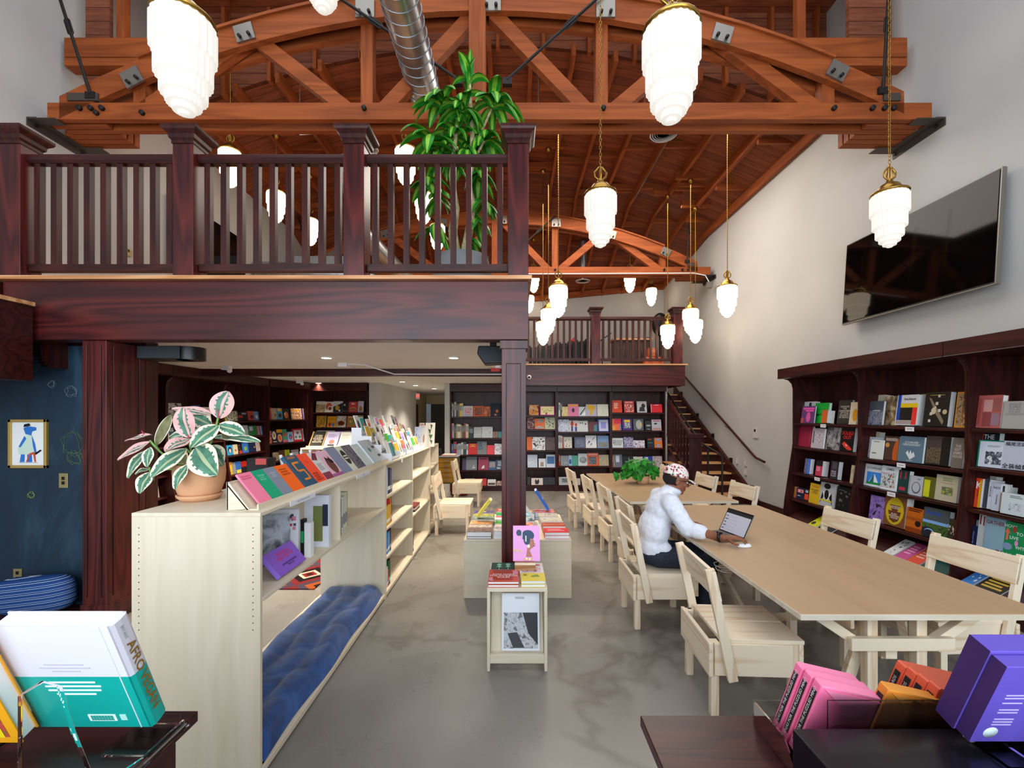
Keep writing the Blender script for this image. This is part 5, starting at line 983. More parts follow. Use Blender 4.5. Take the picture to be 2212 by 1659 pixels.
(2,2,'4',1050,1680,8,.06,'c6ccc2@c0a880','wide pale green grey book at the back',.14),(2,2,'4',1090,1450,78,.08,'ef4a28|X:ffffff,K,.6,.75,.34,.9|R:3a1c10,.42,.5,.35,.6|R:e8b41c,.62,1,0,.95','red and yellow book with a white letter',.02),(2,2,'4',1440,1505,140,.12,'38321f|S:c9c07a,9','dark spine with gold letters',.05),(2,2,'4',1500,1575,142,.14,'3a4654@4a5a6a','slate spine',.04),(2,2,'4',1570,1640,190,.12,'d4daea|X:20242c,BOOKISH,.5,.65,.09,1,90','white spine with vertical black letters',.03),(2,2,'4',1640,1770,200,.1,'c0c8dc|X:20242c,NO!,.5,.82,.12|X:30343c,Sisterhood,.6,.4,.08,1,90','pale spine lettered in black',.02),(2,2,'4',1770,1835,258,.12,'1c2830|R:3a6a50,.2,.8,.8,.82','black green spine',.04),(2,2,'4',1800,2200,355,.07,'c8d4da@e8943c|P:5a6a80,c9d4dc,8a9aac,.35,.85,.2,.55|L:7a8a94,.35,.9,.78,.92,2','white book with orange spine and a grey photo',0),(2,2,'4',2175,2420,280,.04,'d0d8de|P:2a3038,a8b0b8,4a5058,.1,.5,.1,.7','white book cut by the photo edge',.04),
(2,3,'4',1105,1390,770,.05,'a9b8c4@c0284c','pale silver book behind the navy spine',.05),(2,3,'4',1250,1385,905,.06,'18224c|X:8fa0d8,Edge of Dreams,.3,.5,.08,1,90','navy spine with pale writing',.02),(2,3,'4',1385,1445,725,.14,'cfd8dc|R:8a2a2c,.3,.7,.7,.95','first white spine with red mark',.02),(2,3,'4',1445,1500,740,.14,'d2dbde|R:8a2a2c,.3,.7,.68,.93','second white spine with red mark',.02),(2,3,'4',1500,1830,755,.04,'86a8bc|X:7a2a2c,GATHER,.5,.86,.22,.8|X:7a2a2c,-IN,.78,.12,.2,.8','blue grey book with tall dark red letters',0),(2,3,'4',1800,2330,825,.03,'0f8a50|X:d8ecdc,HOW,.22,.88,.11|X:d8ecdc,TO,.55,.72,.11|X:d8ecdc,LIVE,.38,.6,.11|X:d8ecdc,WITH,.66,.38,.11|X:d8ecdc,OBJECTS,.35,.14,.12|G:d8705a,.12,.52,.2,.52,.2,.7,.26,.7,.16,.84,.06,.7,.12,.7|E:a03c34,.38,.82,.07,.08|E:7f93b8,.2,.36,.16,.09|E:d890c0,.48,.48,.06,.07|R:c9c46a,.8,.98,.4,.62','green book lettered HOW TO LIVE WITH OBJECTS',0)]
for (bay, row, cr, a, b, top, t, spec, wds, back) in RT:
    fx = {'1': c1, '2': c2, '3': c3, '4': c4}[cr]; fy = {'1': d1_, '2': d2_, '3': d3_, '4': d3_}[cr]
    right(bay, row, fx(a), fx(b), fy(top), t, spec, wds, back)
for (y, w_, spec, lb) in ((6.1, .16, 'c8cc1c|E:20242c,.3,.2,.2,.12|L:5a5e20,.2,.8,.7,.85,2', 'yellow book on the sloping tray of the far right-wall bookcase'), (5.88, .22, '1a1c20|E:8a9aa8,.5,.7,.25,.1|S:7a8088,6', 'black book on the sloping tray of the far right-wall bookcase'), (4.86, .12, 'd8dadc|S:20242c,14', 'checked white book on the sloping tray behind a chair'), (4.72, .13, 'c04a8a|L:e9a0c8,.15,.85,.3,.85,4', 'magenta book on the sloping tray'), (4.58, .14, 'd8482c|L:e9b0a0,.15,.85,.3,.85,4', 'orange red book on the sloping tray'), (4.42, .26, '0c4a44|E:d0281c,.3,.8,.13,.09', 'dark green book with a red disc on the sloping tray'), (4.02, .10, '3a78c0|S:e0e0e0,5', 'blue book on the sloping tray'), (3.9, .2, '201a14|L:c9a83a,.1,.9,.1,.9,6', 'black and gold striped book on the sloping tray'), (3.68, .15, '3a2030', 'plum book on the sloping tray'), (3.5, .22, 'd07a14|R:301a08,.2,.6,.6,.66', 'left orange book on the sloping tray'), (3.27, .26, 'c8700f|R:301a08,.2,.5,.6,.65', 'right orange book on the sloping tray'), (2.98, .15, '14141c|R:a8b8e0,.0,1,.0,.08', 'black book on the sloping tray at the photo edge')):
    book(spec, w_, .28, .02, TR(4.06, y, .225) @ RZ(-90) @ RX(-60), lb, 'books on the sloping trays')
for i, (y, z, lb) in enumerate(((5.98, 1.597, 'far bookcase, top shelf'), (6.04, .872, 'far bookcase, third shelf'), (4.68, 1.597, 'middle bookcase, top shelf'), (4.76, 1.207, 'middle bookcase, second shelf'), (4.86, .877, 'middle bookcase, third shelf'))):
    x = 4.19 if z > 1.5 else (4.17 if z > 1.1 else 4.15); g = MB(); g.box(x-.006, x-.001, y-.05, y+.05, z-.045, z, M['white']); g.box(x-.0065, x-.006, y-.035, y+.03, z-.025, z-.018, M['grey'])
    tag(g.build('shelf_tag', org=(x, y, z)), 'small white shelf tag on the '+lb, 'label', 'white shelf tags')
# ---------------------------------------------------------------- left wall shelves (plane x=-4.75) and the far corner bookcase
e1 = lambda x: 296+x/6.143; g1 = lambda y: 830+y/6.143; e2 = lambda x: 560+x/8.732; g2 = lambda y: 820+y/8.732
def left(bay, row, pa, pb, top, spec, words):
    if bay == 'D':     # angled bay: meet the pixel ray with its front line
        zb = LROW['D'][row]
        def hit(px): k = (px-CX)/F; tt = (-4.80-k*8.64)/(k*1.0-.31); tt = max(0, min(.985, tt)); return (-4.80+.31*tt, 8.64+tt)
        A, B = hit(pa), hit(pb); wd = math.hypot(B[0]-A[0], B[1]-A[1])-.004; h = min(.3, max(.14, ZP(top, A[1])-zb), .5 if row == 0 else LROW['D'][row-1]-zb-.04)
        return book(spec, wd, h, .025, TR(A[0], A[1], zb+.005) @ RZ(math.degrees(math.atan2(1.0, .31))) @ RX(-8), '%s, %s shelf of the angled corner bookcase' % (words, ('top', 'second', 'third', 'fourth')[row]), 'books on the angled corner bookcase', pages=False)
    x = -4.80; zb = LROW[bay][row]; ya, yb = YP(pa, x), YP(pb, x); y0_, y1_ = {'A': (4.94, 6.155), 'B': (6.16, 7.375), 'C': (7.38, 8.595), 'D': (8.6, 9.72)}[bay]
    ya = min(max(ya, y0_+.024), y1_-.12); yb = max(ya+.05, min(yb, y1_-.026)); h = min(.3, max(.14, ZP(top, ya)-zb), (.5 if row == 0 else LROW[bay][row-1]-zb-.04))
    bn = {'A': 'pillar-side left bookcase', 'B': 'plant-side left bookcase', 'C': 'third left-wall bookcase', 'D': 'far left cookbook bookcase'}[bay]
    return book(spec, yb-ya, h, .03, TR(x, ya, zb+.006) @ RZ(90) @ RX(-8), '%s, %s shelf of the %s' % (words, ('top', 'second', 'third', 'fourth')[row], bn), 'books on the '+bn, pages=False)
LT = [('A',0,50,155,285,'2a78d0|R:e9e2d0,.1,.9,.0,.45|R:e9e2d0,.4,.7,.45,.7','tall blue book with a white tower'),('A',1,70,180,592,'3f7a88|R:d9cdb0,0,1,0,.4|E:c9824a,.8,.8,.1,.1','teal and cream book'),('A',2,80,170,785,'8a6a4c|F:6a5038,c9a888,a08060','brown photo book'),('A',3,130,300,1300,'cdc9c0|X:1c1c20,I WILL NEED/THIS,.4,.82,.1|E:e05a2c,.45,.3,.14,.12|G:e9d9b0,.0,.0,.5,.0,.1,.5,.0,.5','white book with an orange animal'),
('B',0,380,620,250,'8a8878@d8c81c|F:1c1c1c,c9c9c4,5a5a58,12','black and white landscape book'),('B',0,770,865,278,'1f4a8c|R:c8382c,0,1,.0,.4','blue and red book'),('B',0,880,990,305,'b9b2b0|L:a04a44,.15,.85,.75,.9,2','pale grey book'),('B',1,400,442,555,'d8d4cc|R:c03a3c,.2,.5,0,1','white and red spine'),('B',1,442,515,560,'22405a|R:c9d0d8,.1,.9,.7,.9','navy book'),('B',3,490,560,1385,'d0cdc8','white book low behind the pot'),('B',2,620,700,800,'b8a890','beige book behind the leaves'),
('C',0,1185,1345,358,'3a3a34@d8d01c|F:16181a,c9c4b0,6a6a60,16','black and cream patterned book'),('C',0,1352,1475,370,'141418|R:b8302c,.0,.45,.3,.6|L:d8d8dc,.4,.9,.7,.9,2','black book with a red flag'),('C',0,1480,1562,360,'b0443a|E:3a1c18,.6,.4,.25,.2','red brown book'),('C',0,1563,1622,365,'5a86cc|E:d8dce8,.5,.4,.25,.2','pale blue book'),
('C',1,1395,1485,550,'9aaab8|F:6a7a8a,c4ccd4,8a98a4','pale grey sketch book'),('C',1,1492,1602,555,'2c7a44|R:b8c9e0,.1,.5,.5,.9','green book'),('C',1,1605,1640,558,'c07a8a','pink spine'),('C',1,1642,1690,558,'3a6ab0|R:e0e0e0,.4,.6,0,1','blue and white spine'),
('C',2,1203,1282,815,'2f9ad0|E:14181c,.5,.5,.3,.32|E:e0c0b0,.5,.42,.18,.2','bright blue face book'),('C',2,1284,1346,805,'d4c8a4|E:b05a3c,.5,.4,.2,.1','cream book'),('C',2,1348,1405,800,'181820|S:c9783a,10|R:c23a2c,.2,.9,0,.3','black and orange book'),('C',2,1408,1488,780,'3a78d0|E:8ab84a,.5,.4,.25,.2','blue book with green'),('C',2,1495,1583,775,'1c2c58|E:e0a01c,.8,.45,.12,.08','navy book with a gold dot'),('C',2,1586,1640,765,'d8c4c0|S:b8444a,8','white and rose book'),
('C',3,1213,1275,1045,'d09018|F:a85a14,e9b83a,c98a2c','amber book'),('C',3,1277,1320,1045,'8a8c90','grey spine'),('C',3,1322,1392,1035,'2f66b8|R:e0c83a,.1,.9,.0,.3','blue and yellow book'),('C',3,1395,1470,1030,'a8241f|R:1a1a1c,.0,1,.0,.5','red and black book'),('C',3,1550,1642,982,'9a948c|R:30302f,.3,.7,.3,.8','grey poster book')]
for (bay, row, a, b, top, spec, wds) in LT: left(bay, row, e1(a), e1(b), g1(top), spec, wds)
LD = [(0,155,240,515,'c8402c','tall red book'),(0,243,345,540,'b8a08c|E:8a5a3a,.7,.4,.2,.1','beige cookbook'),(0,350,452,540,'3f98c0|E:e0a82c,.5,.85,.4,.15|E:4a3018,.5,.35,.3,.2','blue and yellow cookbook'),(0,456,580,545,'241c14|E:b8602c,.5,.4,.3,.3|E:d8c0a0,.3,.5,.1,.1','black food photo cookbook'),(0,618,812,545,'8a7a6a|F:3a5a4a,c98a5a,e0d8cc,26|R:e0a01c,.2,.8,.75,.9','collage cookbook'),(0,828,868,548,'6a4a9a','violet spine'),(0,872,948,548,'c9c81c','bright yellow book'),
 (1,178,248,975,'8a2c24|F:5a1c18,c9583a,e0b090','dark red food book'),(1,250,345,962,'1c1822|E:e0dcd4,.5,.6,.4,.32|E:b8804a,.5,.6,.22,.18|R:d8d4cc,.2,.9,.08,.14','black cookbook with a white plate'),(1,347,455,945,'2a2850|R:e0a030,0,1,.75,1|E:c9a06a,.5,.35,.4,.3|E:d8602c,.5,.35,.25,.18','navy and yellow cookbook'),(1,457,540,942,'2f9a78|R:d8607a,0,1,0,.2|E:c8443a,.5,.6,.3,.2','green and pink cookbook'),(1,550,655,990,'9ab8d8|E:2c6ab8,.5,.5,.35,.28|E:d8503c,.5,.45,.18,.14','pale blue cookbook with a fish'),(1,648,828,932,'cc2030|R:ccd4e4,.12,.88,.15,.88|E:b8444a,.5,.68,.12,.1|E:3a7a4a,.3,.35,.12,.1|E:3a7a4a,.7,.35,.12,.1','red-framed cookbook'),(1,835,935,925,'b4c4d8|E:2a2a24,.5,.5,.35,.3|E:8a9a5a,.5,.5,.24,.2','pale blue bowl cookbook'),
 (2,270,385,1380,'6a5a48|F:3a3028,9a8a70,5a4a3a','brown book'),(2,390,495,1340,'4a2c18|E:d8901c,.5,.25,.3,.2','brown book with an orange sun'),(2,498,590,1330,'9aa01c|S:2a2c14,9','olive green book'),(2,625,760,1330,'8a8488|R:b8b0b8,.1,.9,.1,.7','grey violet book')]
for (row, a, b, top, spec, wds) in LD: left('D', row, e2(a), e2(b), g2(top), spec, wds)
FD = [(0,1065,1235,412,'d8cfc4|R:d8a0a0,.1,.9,.8,.92|F:8a6a4a,c9b088,6a7a4a|R:e0d8d0,0,1,.72,1','white cookbook with a mixed dish'),(0,1240,1388,420,'e0dcd8|E:c85a28,.45,.55,.4,.35|E:e9e4e0,.6,.35,.3,.25|E:8a2a1c,.6,.35,.2,.16','white cookbook with orange food'),(0,1390,1562,410,'d4d4d6|G:22262a,0,0,1,0,1,.85,0,.5|E:c9a02c,.45,.4,.25,.22|E:e4e0d4,.7,.15,.1,.08','grey cookbook with a dark pan'),(0,1565,1680,430,'1a1114|R:d8c0b0,.2,.45,.65,.82|R:8a7a74,.1,.9,.1,.14','black book with a small ear'),(0,1685,1850,420,'c03030|E:c08a5a,.5,.3,.38,.2|E:8a5a34,.5,.27,.3,.13|L:f0d8d0,.25,.75,.72,.9,2','red pie cookbook'),(0,1858,1958,408,'c4bcd4|E:a0662c,.5,.3,.3,.25|S:8a94c0,6','lilac cookbook'),
 (1,1070,1247,685,'4a8a2c|F:2c6a24,d8a030,8a3418,24','green salad cookbook'),(1,1275,1445,695,'dc9a18|E:b8302c,.3,.22,.15,.2|E:4a78c0,.68,.22,.15,.2|X:c8502c,FLAVOR,.5,.72,.16','yellow cookbook with two seated cooks'),(1,1455,1625,690,'d8d4cc|F:5a6a4a,e0dcd4,b0886a|E:8a2c18,.5,.35,.4,.22|E:5a1c10,.5,.35,.25,.12','white cookbook with a red stew'),(1,1648,1815,690,'b86a3c|E:8a8a3c,.5,.45,.35,.35|E:d8a870,.4,.5,.15,.12|L:e9d0b0,.15,.85,.85,.95,1','orange brown cookbook'),(1,1835,1948,680,'b85a78|F:8a3c5a,c9b890,7a8a3c','pink and green cookbook'),
 (2,1062,1225,927,'b4c0d0|R:4a545e,.2,.8,.5,.6','pale grey blue book, left'),(2,1232,1405,930,'c0c6d4|R:4a545e,.3,.9,.5,.58','pale grey blue book, right'),(2,1425,1610,932,'4a3c88','purple book'),(2,1618,1800,930,'6a7090|E:8a9ab0,.5,.6,.3,.2','grey violet book'),(2,1818,1935,945,'c04a9a','magenta book')]
for (row, a, b, top, spec, wds) in FD:
    y = YF+.04; x0, x1 = XP(e2(a), y), XP(e2(b), y); zb = FROW[row]; h = min(.3, ZP(g2(top), y)-zb, .5 if row == 0 else FROW[row-1]-zb-.035); x0 = max(x0, XP(673, YF)+.027); x1 = min(x1, XP(795, YF)-.027)
    book(spec, x1-x0, h, .03, TR(x0, y, zb+.007) @ RX(-10), '%s, %s shelf of the corner bookcase' % (wds, ('top', 'second', 'third')[row]), 'cookbooks on the corner bookcase', pages=False)
# ---------------------------------------------------------------- sloping display rack and its magazines on the near plywood bookcase
rk = thing('sloping_display_rack', 'pale wooden sloping rack on top of the near plywood bookcase', 'rack', (-1.32, 3.2, PT))
MB().bar((-1.279, 3.27, PT+.001), (-1.378, 3.27, PT+.122), 2.24, .006, M['plyy'], up=(1, 0, .8)).build('sloping_board', rk)
MB().bar((-1.378, 3.27, PT+.135), (-1.378, 3.27, PT+.001), 2.24, .008, M['plyy'], up=(1, 0, 0)).build('rear_board', rk)
g = MB(); g.box(-1.234, -1.226, 2.15, 4.39, PT, PT+.028, M['plyy']); g.box(-1.3, -1.234, 2.15, 4.39, PT, PT+.006, M['plyy']); g.build('front_lip', rk)
for y in (2.15, 4.385): MB().prism([(-1.27, PT+.004), (-1.372, PT+.135), (-1.38, PT+.135), (-1.38, PT)], y, y+.006, M['plyx']).build('end_panel', rk)
TL = 39
def onrack(pa, pb, h, t, spec, words, lift=0):
    ya, yb = 1.265*F/(1106-pa), 1.265*F/(1106-pb)
    return book(spec, yb-ya-.002, h, t, TR(-1.256+max(0, t-.012)*.9, ya+.02, PT+.010+t*.63) @ RZ(90) @ RX(-TL), words+' on the sloping rack', 'magazines on the sloping rack')
for a in [(553.7,581.5,.19,.010,'ff86a4|L:e8607f,.1,.85,.78,.92,2','pink paperback nearest the plant pot'),(581.8,605.6,.19,.010,'00a678|X:8fd8b8,Challenges/to the/Moment,.5,.74,.08','green paperback between pink and grey ones'),(605.8,628.4,.19,.010,'868c9a|X:c8ccd4,Anonymous/to the/Beautiful,.5,.74,.07','grey paperback between green and orange ones'),(628.6,653.7,.19,.010,'ff6a12|L:b8480c,.15,.85,.6,.88,3','orange paperback with dark lettering'),(653.9,679,.235,.02,'24506a|X:e8842a,BORDERS,.5,.92,.1,.9|R:e8842a,.25,.75,.72,.78|R:e8842a,.2,.32,.5,.76|R:e8842a,.28,.75,.46,.52|R:e8842a,.68,.8,.22,.5|R:e8842a,.25,.78,.18,.24','dark teal magazine with an orange winding line'),(679.4,701.8,.235,.012,'ff4a26|X:3a1c1c,WE ARE/ALWAYS/GOING/TOWARD IT,.5,.2,.08|R:a83020,.4,.6,.7,.72','red orange magazine with black lettering'),
 (702,718,.23,.012,'d8d4d2|G:7a2434,.0,.75,.6,1,1,.95,.6,.7|R:8a2c4c,0,1,0,.25|L:a8a09c,.15,.8,.35,.6,5','white magazine with maroon leaves'),(718.3,739.7,.23,.012,'e8b4c4|E:6a3a34,.55,.4,.32,.3|G:1a1418,.2,.45,.4,.78,.6,.5,.7,.8,.9,.5,.85,.62,.5,.7|R:a8588a,0,1,0,.12','pink magazine with a dark-haired figure'),(740,758.7,.25,.012,'8089a0','plain blue grey magazine'),(759,770.5,.24,.012,'dcdcc8|E:26231f,.5,.55,.42,.3|L:dcdcc8,.2,.8,.45,.65,2','cream magazine with a black oval'),(770.8,788,.24,.012,'3f3a36|F:1f1c1a,7a7484,4a4644','dark photo magazine'),(788.3,802,.23,.015,'d8e2dc|G:b86a3c,.3,.2,.6,.35,.5,.3','pale mint magazine with a brown bird'),(802.5,818,.25,.026,'d4dce0|E:2f9a6a,.6,.55,.12,.1|R:c0c8cc,0,.1,0,1','thick white magazine with a green mark'),(818.3,827,.25,.02,'c9c9d4|R:3a3f6a,.2,.8,.6,.7|R:2c3050,.2,.8,.2,.3','white magazine with navy marks at the rack end')]: onrack(*a)
# card racks: tiered white holders with individual greeting cards
CARD = ['38a8a0|E:e8503c,.5,.45,.2,.3', 'e0a0cc|E:4a6ac0,.5,.45,.25,.3', 'e8d0d8|R:c83c4c,.2,.8,.2,.5|R:d04a4a,.3,.7,.7,.85', '3c2468|E:a05a38,.5,.45,.22,.35', 'e8b83a', '1c2a24|S:c04a4a,5', 'c8cc8a|E:e8643c,.7,.4,.2,.3', '4a90b8|G:2c7a50,.3,0,1,0,1,1,.5,1|R:5a2c24,.5,.8,0,.4', 'e8784a|E:e84a9a,.5,.4,.3,.3', 'e0b42c|G:c0405a,.2,.2,.8,.3,.4,.9', 'a0a82c|E:8a4a2c,.5,.5,.25,.3|E:2c3a8a,.5,.3,.2,.15', 'b8a83a|E:3a4a90,.5,.4,.3,.3', 'e0e4e4', 'e08ab8|E:3a8a4a,.5,.5,.3,.35', '7a9ad8|E:e09a2c,.5,.45,.3,.3', 'd8d8d4|E:30343a,.5,.5,.25,.3', 'c8d8e0|E:d88a2c,.5,.5,.3,.25', '3ab0c0|E:e83c7a,.5,.5,.3,.3', 'b8c42c|R:e890b8,.3,.6,.1,.9', '4aa83c|R:c8e8c8,0,1,0,.4', 'd8ccc0|E:3a302c,.5,.5,.35,.35', 'e8a868|E:e86a2c,.5,.5,.3,.3', 'e8e0d8|S:3a6aa0,6', 'f0c8b0|E:c8503c,.5,.6,.25,.2', 'e4dcd4|G:7a4a3c,.3,.2,.7,.2,.5,.9', 'd8c0e0|E:e8c42c,.5,.5,.3,.3']
CW = ['teal', 'pink and blue', 'pale pink', 'dark purple', 'golden', 'black', 'pale green', 'blue and green', 'orange and pink', 'yellow', 'olive with a face', 'mustard with a face', 'plain white', 'pink and green', 'blue and orange', 'white with a dark figure', 'sky blue', 'turquoise', 'lime green', 'green', 'beige portrait', 'peach', 'white with blue dots', 'salmon', 'cream with a brown shape', 'lilac']
ci = 0; YB_ = [4.43, 4.75, 5.07, 5.42, 5.76, 6.10]
for k in range(5):
    y0, y1 = YB_[k], YB_[k+1]-.012; g = thing('card_rack', 'white stepped card rack on the plywood bookcase, %s from the front' % words[k], 'rack', (-1.4, y0, PT), 'stepped white card racks')
    for y in (y0, y1-.006):
        st_ = [(-1.20, PT)]; 
        for j in range(4): st_ += [(-1.20-.1*j, PT+.075+.085*j), (-1.20-.1*(j+1), PT+.075+.085*j)]
        st_ += [(-1.60, PT)]; MB().prism(st_, y, y+.006, M['white']).build('side_panel', g)
    for j in range(4):
        q = MB(); q.box(-1.215-.1*j, -1.21-.1*j, y0+.006, y1-.006, PT+.085*j, PT+.035+.085*j, M['white']); q.box(-1.30-.1*j, -1.21-.1*j, y0+.006, y1-.006, PT+.085*j-(.0 if j else -.001), PT+.005+.085*j, M['white']); q.build('tier', g)
    for j in range(4):
        for c in range(2):
            if (k, j, c) in ((4, 0, 1), (3, 3, 1)): continue
            yy = y0+.022+c*.14; i = (ci*7+j) % len(CARD) if ci % 3 else (12, 22, 15, 24, 20)[(ci//3) % 5]; ci += 1
            q = MB(); sp_ = CARD[i]; base = flat(sp_.split('|')[0]); hh = .15+.02*((ci*5) % 3); q.box(0, .115, 0, .004, 0, hh, base); cover(q, sp_, .115, hh, Matrix.Identity(4), random.Random(ci))
            q.box(-.003, .118, .005, .009, -.001, hh+.012, M['paper'])
            o = q.build('greeting_card'); o.matrix_world = TR(-1.222-.1*j, yy, PT+.007+.085*j) @ RZ(90) @ RX(-18)
            tag(o, '%s greeting card, %s side, tier %s, %s card rack' % (CW[i], ('near', 'far')[c], ('one', 'two', 'three', 'four')[j], words[k]), 'card', 'greeting cards in the stepped racks')
for i, (px0, px1, py0, py1, Y, spec, lb) in enumerate(((903, 922, 918, 962, 6.2, 'd9d4cc|E:b08a6a,.6,.4,.1,.2|L:b0a89c,.2,.7,.9,.95,1', 'left tall botanical print leaning at the far end of the bookcase'), (917, 938, 912, 960, 6.35, 'dcd6c8|G:3a5a34,.5,.95,.75,.9,.6,.7|G:3a5a34,.3,.75,.6,.7,.5,.5|G:3a5a34,.4,.5,.8,.5,.6,.3|G:3a5a34,.5,.3,.8,.25,.7,.1', 'right tall botanical print with green leaves'), (906, 917, 902, 915, 6.5, 'dccab4|R:c88a7a,.15,.85,.3,.8', 'small cream and red sign above the botanical prints'), (894, 908, 921, 945, 6.15, 'c4cce0|S:5a4a7a,6', 'lilac patterned print beside the last card rack'))):
    x0, x1 = XP(px0, Y), XP(px1, Y); h = ZP(py0, Y)-ZP(py1, Y); q = MB(); q.box(0, x1-x0, 0, .006, 0, h, flat(spec.split('|')[0])); cover(q, spec, x1-x0, h, Matrix.Identity(4), random.Random(i))
    zb = PT+.002 if i != 2 else PT+.25
    if i == 2: q.box((x1-x0)/2-.01, (x1-x0)/2+.01, .006, .02, -.25, h, M['paper'])
    o = q.build('botanical_print'); o.matrix_world = TR(x0, Y, zb) @ RX(-14 if i != 2 else 0); 
    if i != 2: o.scale = (1, 1, (ZP(py0, Y)-zb)/h)
    tag(o, lb, 'print', 'prints at the end of the bookcase')
# books inside the open plywood shelves
def inside(spec, w_, h, t, x, y, z, yaw, lean, lb, roll=0):
    return book(spec, w_, h, t, TR(x, y, z) @ RZ(yaw) @ RX(-lean) @ RY(roll), lb, 'books inside the plywood bookcases')
inside('8f5fd0@a07cf0|X:e0305c,RAVENS &/RED LIPSTICK,.52,.66,.19,1.0|X:30244c,JAPANESE PHOTOGRAPHY/SINCE 1945,.52,.27,.1,.9', .285, .145, .03, -1.205, 2.32, .882, 90, 40, 'purple book lettered RAVENS & RED LIPSTICK in the near plywood bookcase')
inside('5a5e66|F:202228,9aa0ac,5a5f6a,10', .2, .28, .006, -1.47, 2.5, .865, 30, 12, 'large black and white photo sheet behind the purple book')
inside('b9bcc4|R:dfe0e4,.02,.98,.02,.98|R:c9ccd4,.04,.46,.05,.4|S:c03a4c,16|S:4a4e60,12|S:d0889a,10', .23, .30, .006, -1.50, 2.63, .866, 4, 4, 'newspaper of red and grey sketches behind the photo sheet')
inside('c9c4cc|S:30305a,14', .12, .16, .008, -1.30, 2.14, .866, 80, 30, 'folded blue and white leaflet at the near end of the bookcase')
g = MB(); g.box(-1.285, -1.264, 2.70, 2.74, .861, 1.09, flat('141a1c')); g.box(-1.283, -1.266, 2.699, 2.70, .95, 1.02, flat('1f9a5a')); g.box(-1.262, -1.222, 2.70, 2.74, .861, 1.07, M['paper']); tag(g.build('magazine_bundle', org=(-1.26, 2.8, .861)), 'black, green and white spines beside the sketch newspaper', 'magazines')
g = MB(); g.box(-1.36, -1.2, 2.91, 2.95, .861, 1.20, flat('dfe3ee')); g.box(-1.30, -1.24, 2.905, 2.91, .9, 1.13, flat('7a7f48')); g.box(-1.238, -1.205, 2.905, 2.91, 1.0, 1.14, flat('2a3044')); tag(g.build('magazine_file', org=(-1.28, 2.93, .861)), 'pale blue magazine file with patterned spines in the near plywood bookcase', 'file')
for i, (dx, c, h, w_) in enumerate(((0, 'dfe4ee', .27, .024), (.034, '26262c', .26, .02), (.062, 'e4e6ee', .26, .03), (.098, 'b8888a', .245, .012), (.118, 'cfd8cc', .25, .05), (.175, 'd8dcb8', .27, .03), (.212, '1c2030', .265, .014), (.232, 'dfe2ea', .26, .018))):
    y = 3.13+dx*1.6; g = MB(); g.box(-1.40, -1.22-.012*i, y, y+w_*1.3, .861, .861+h, flat(c)); g.box(-1.2199-.012*i, -1.2195-.012*i, y+.004, y+w_*1.3-.004, .9, .98, M['grey'])
    tag(g.build('book', org=(-1.3, y, .861)), '%s upright book in the farther half of the near plywood bookcase' % ['first white', 'slim black', 'second white', 'dusty rose', 'pale mint', 'yellow cream', 'dark navy', 'last white'][i], 'book', 'upright books in the near plywood bookcase')
k = 0
for (y0, z, lst) in ((4.30, .95, (('dde3f0', .03, .26, 'white'), ('17305c', .09, .25, 'thick navy'), ('c8703c', .02, .23, 'rust'), ('1c5a9a', .03, .24, 'royal blue'), ('3ab0c8', .02, .22, 'light turquoise'))),
    (4.27, .65, (('d8b020', .14, .19, 'wide yellow'), ('d8402c', .02, .24, 'scarlet'), ('e0bc2c', .02, .25, 'golden'), ('1a1a1c', .02, .25, 'black'))), (4.27, .375, (('1f6fd0', .06, .17, 'bright blue'), ('4aa8e0', .07, .2, 'sky blue'), ('6a2438', .02, .21, 'plum'), ('20304a', .03, .22, 'midnight'))),
    (4.27, .05, (('dcdcdc', .06, .2, 'pale'), ('c8302c', .03, .16, 'red'), ('1f6a3c', .03, .24, 'green'), ('181a1c', .03, .25, 'black'))), (5.34, .05, (('8a1f24', .04, .2, 'deep red'), ('c04a5a', .05, .24, 'rose'), ('2a1c30', .04, .25, 'dark plum')))):
    y = y0
    for (c, w_, h, wd_) in lst:
        g = MB(); g.box(-1.42, -1.21, y, y+w_-.002, z+.001, z+h, flat(c)); g.box(-1.2099, -1.2094, y+.005, y+w_-.007, z+h*.15, z+h*.3, M['paper'])
        lv_ = {.95: 'top', .65: 'second', .375: 'third', .05: 'lowest'}[z]
        tag(g.build('book', org=(-1.3, y, z)), '%s book upright on the %s shelf, %s bay of the second plywood bookcase' % (wd_, lv_, 'near' if y < 5.3 else 'far'), 'book', 'upright books in the second plywood bookcase'); y += w_
for i, c in enumerate(('2a1c20', 'c8b8b0', '7a3430')):
    g = MB(); g.box(-1.5, -1.2, 5.5, 5.78, .521+i*.024, .521+i*.024+.022, flat(c)); tag(g.build('book', org=(-1.35, 5.6, .52)), ('black', 'pale', 'dark red')[i]+' book in the flat pile of the second plywood bookcase', 'book', 'flat pile in the second plywood bookcase')
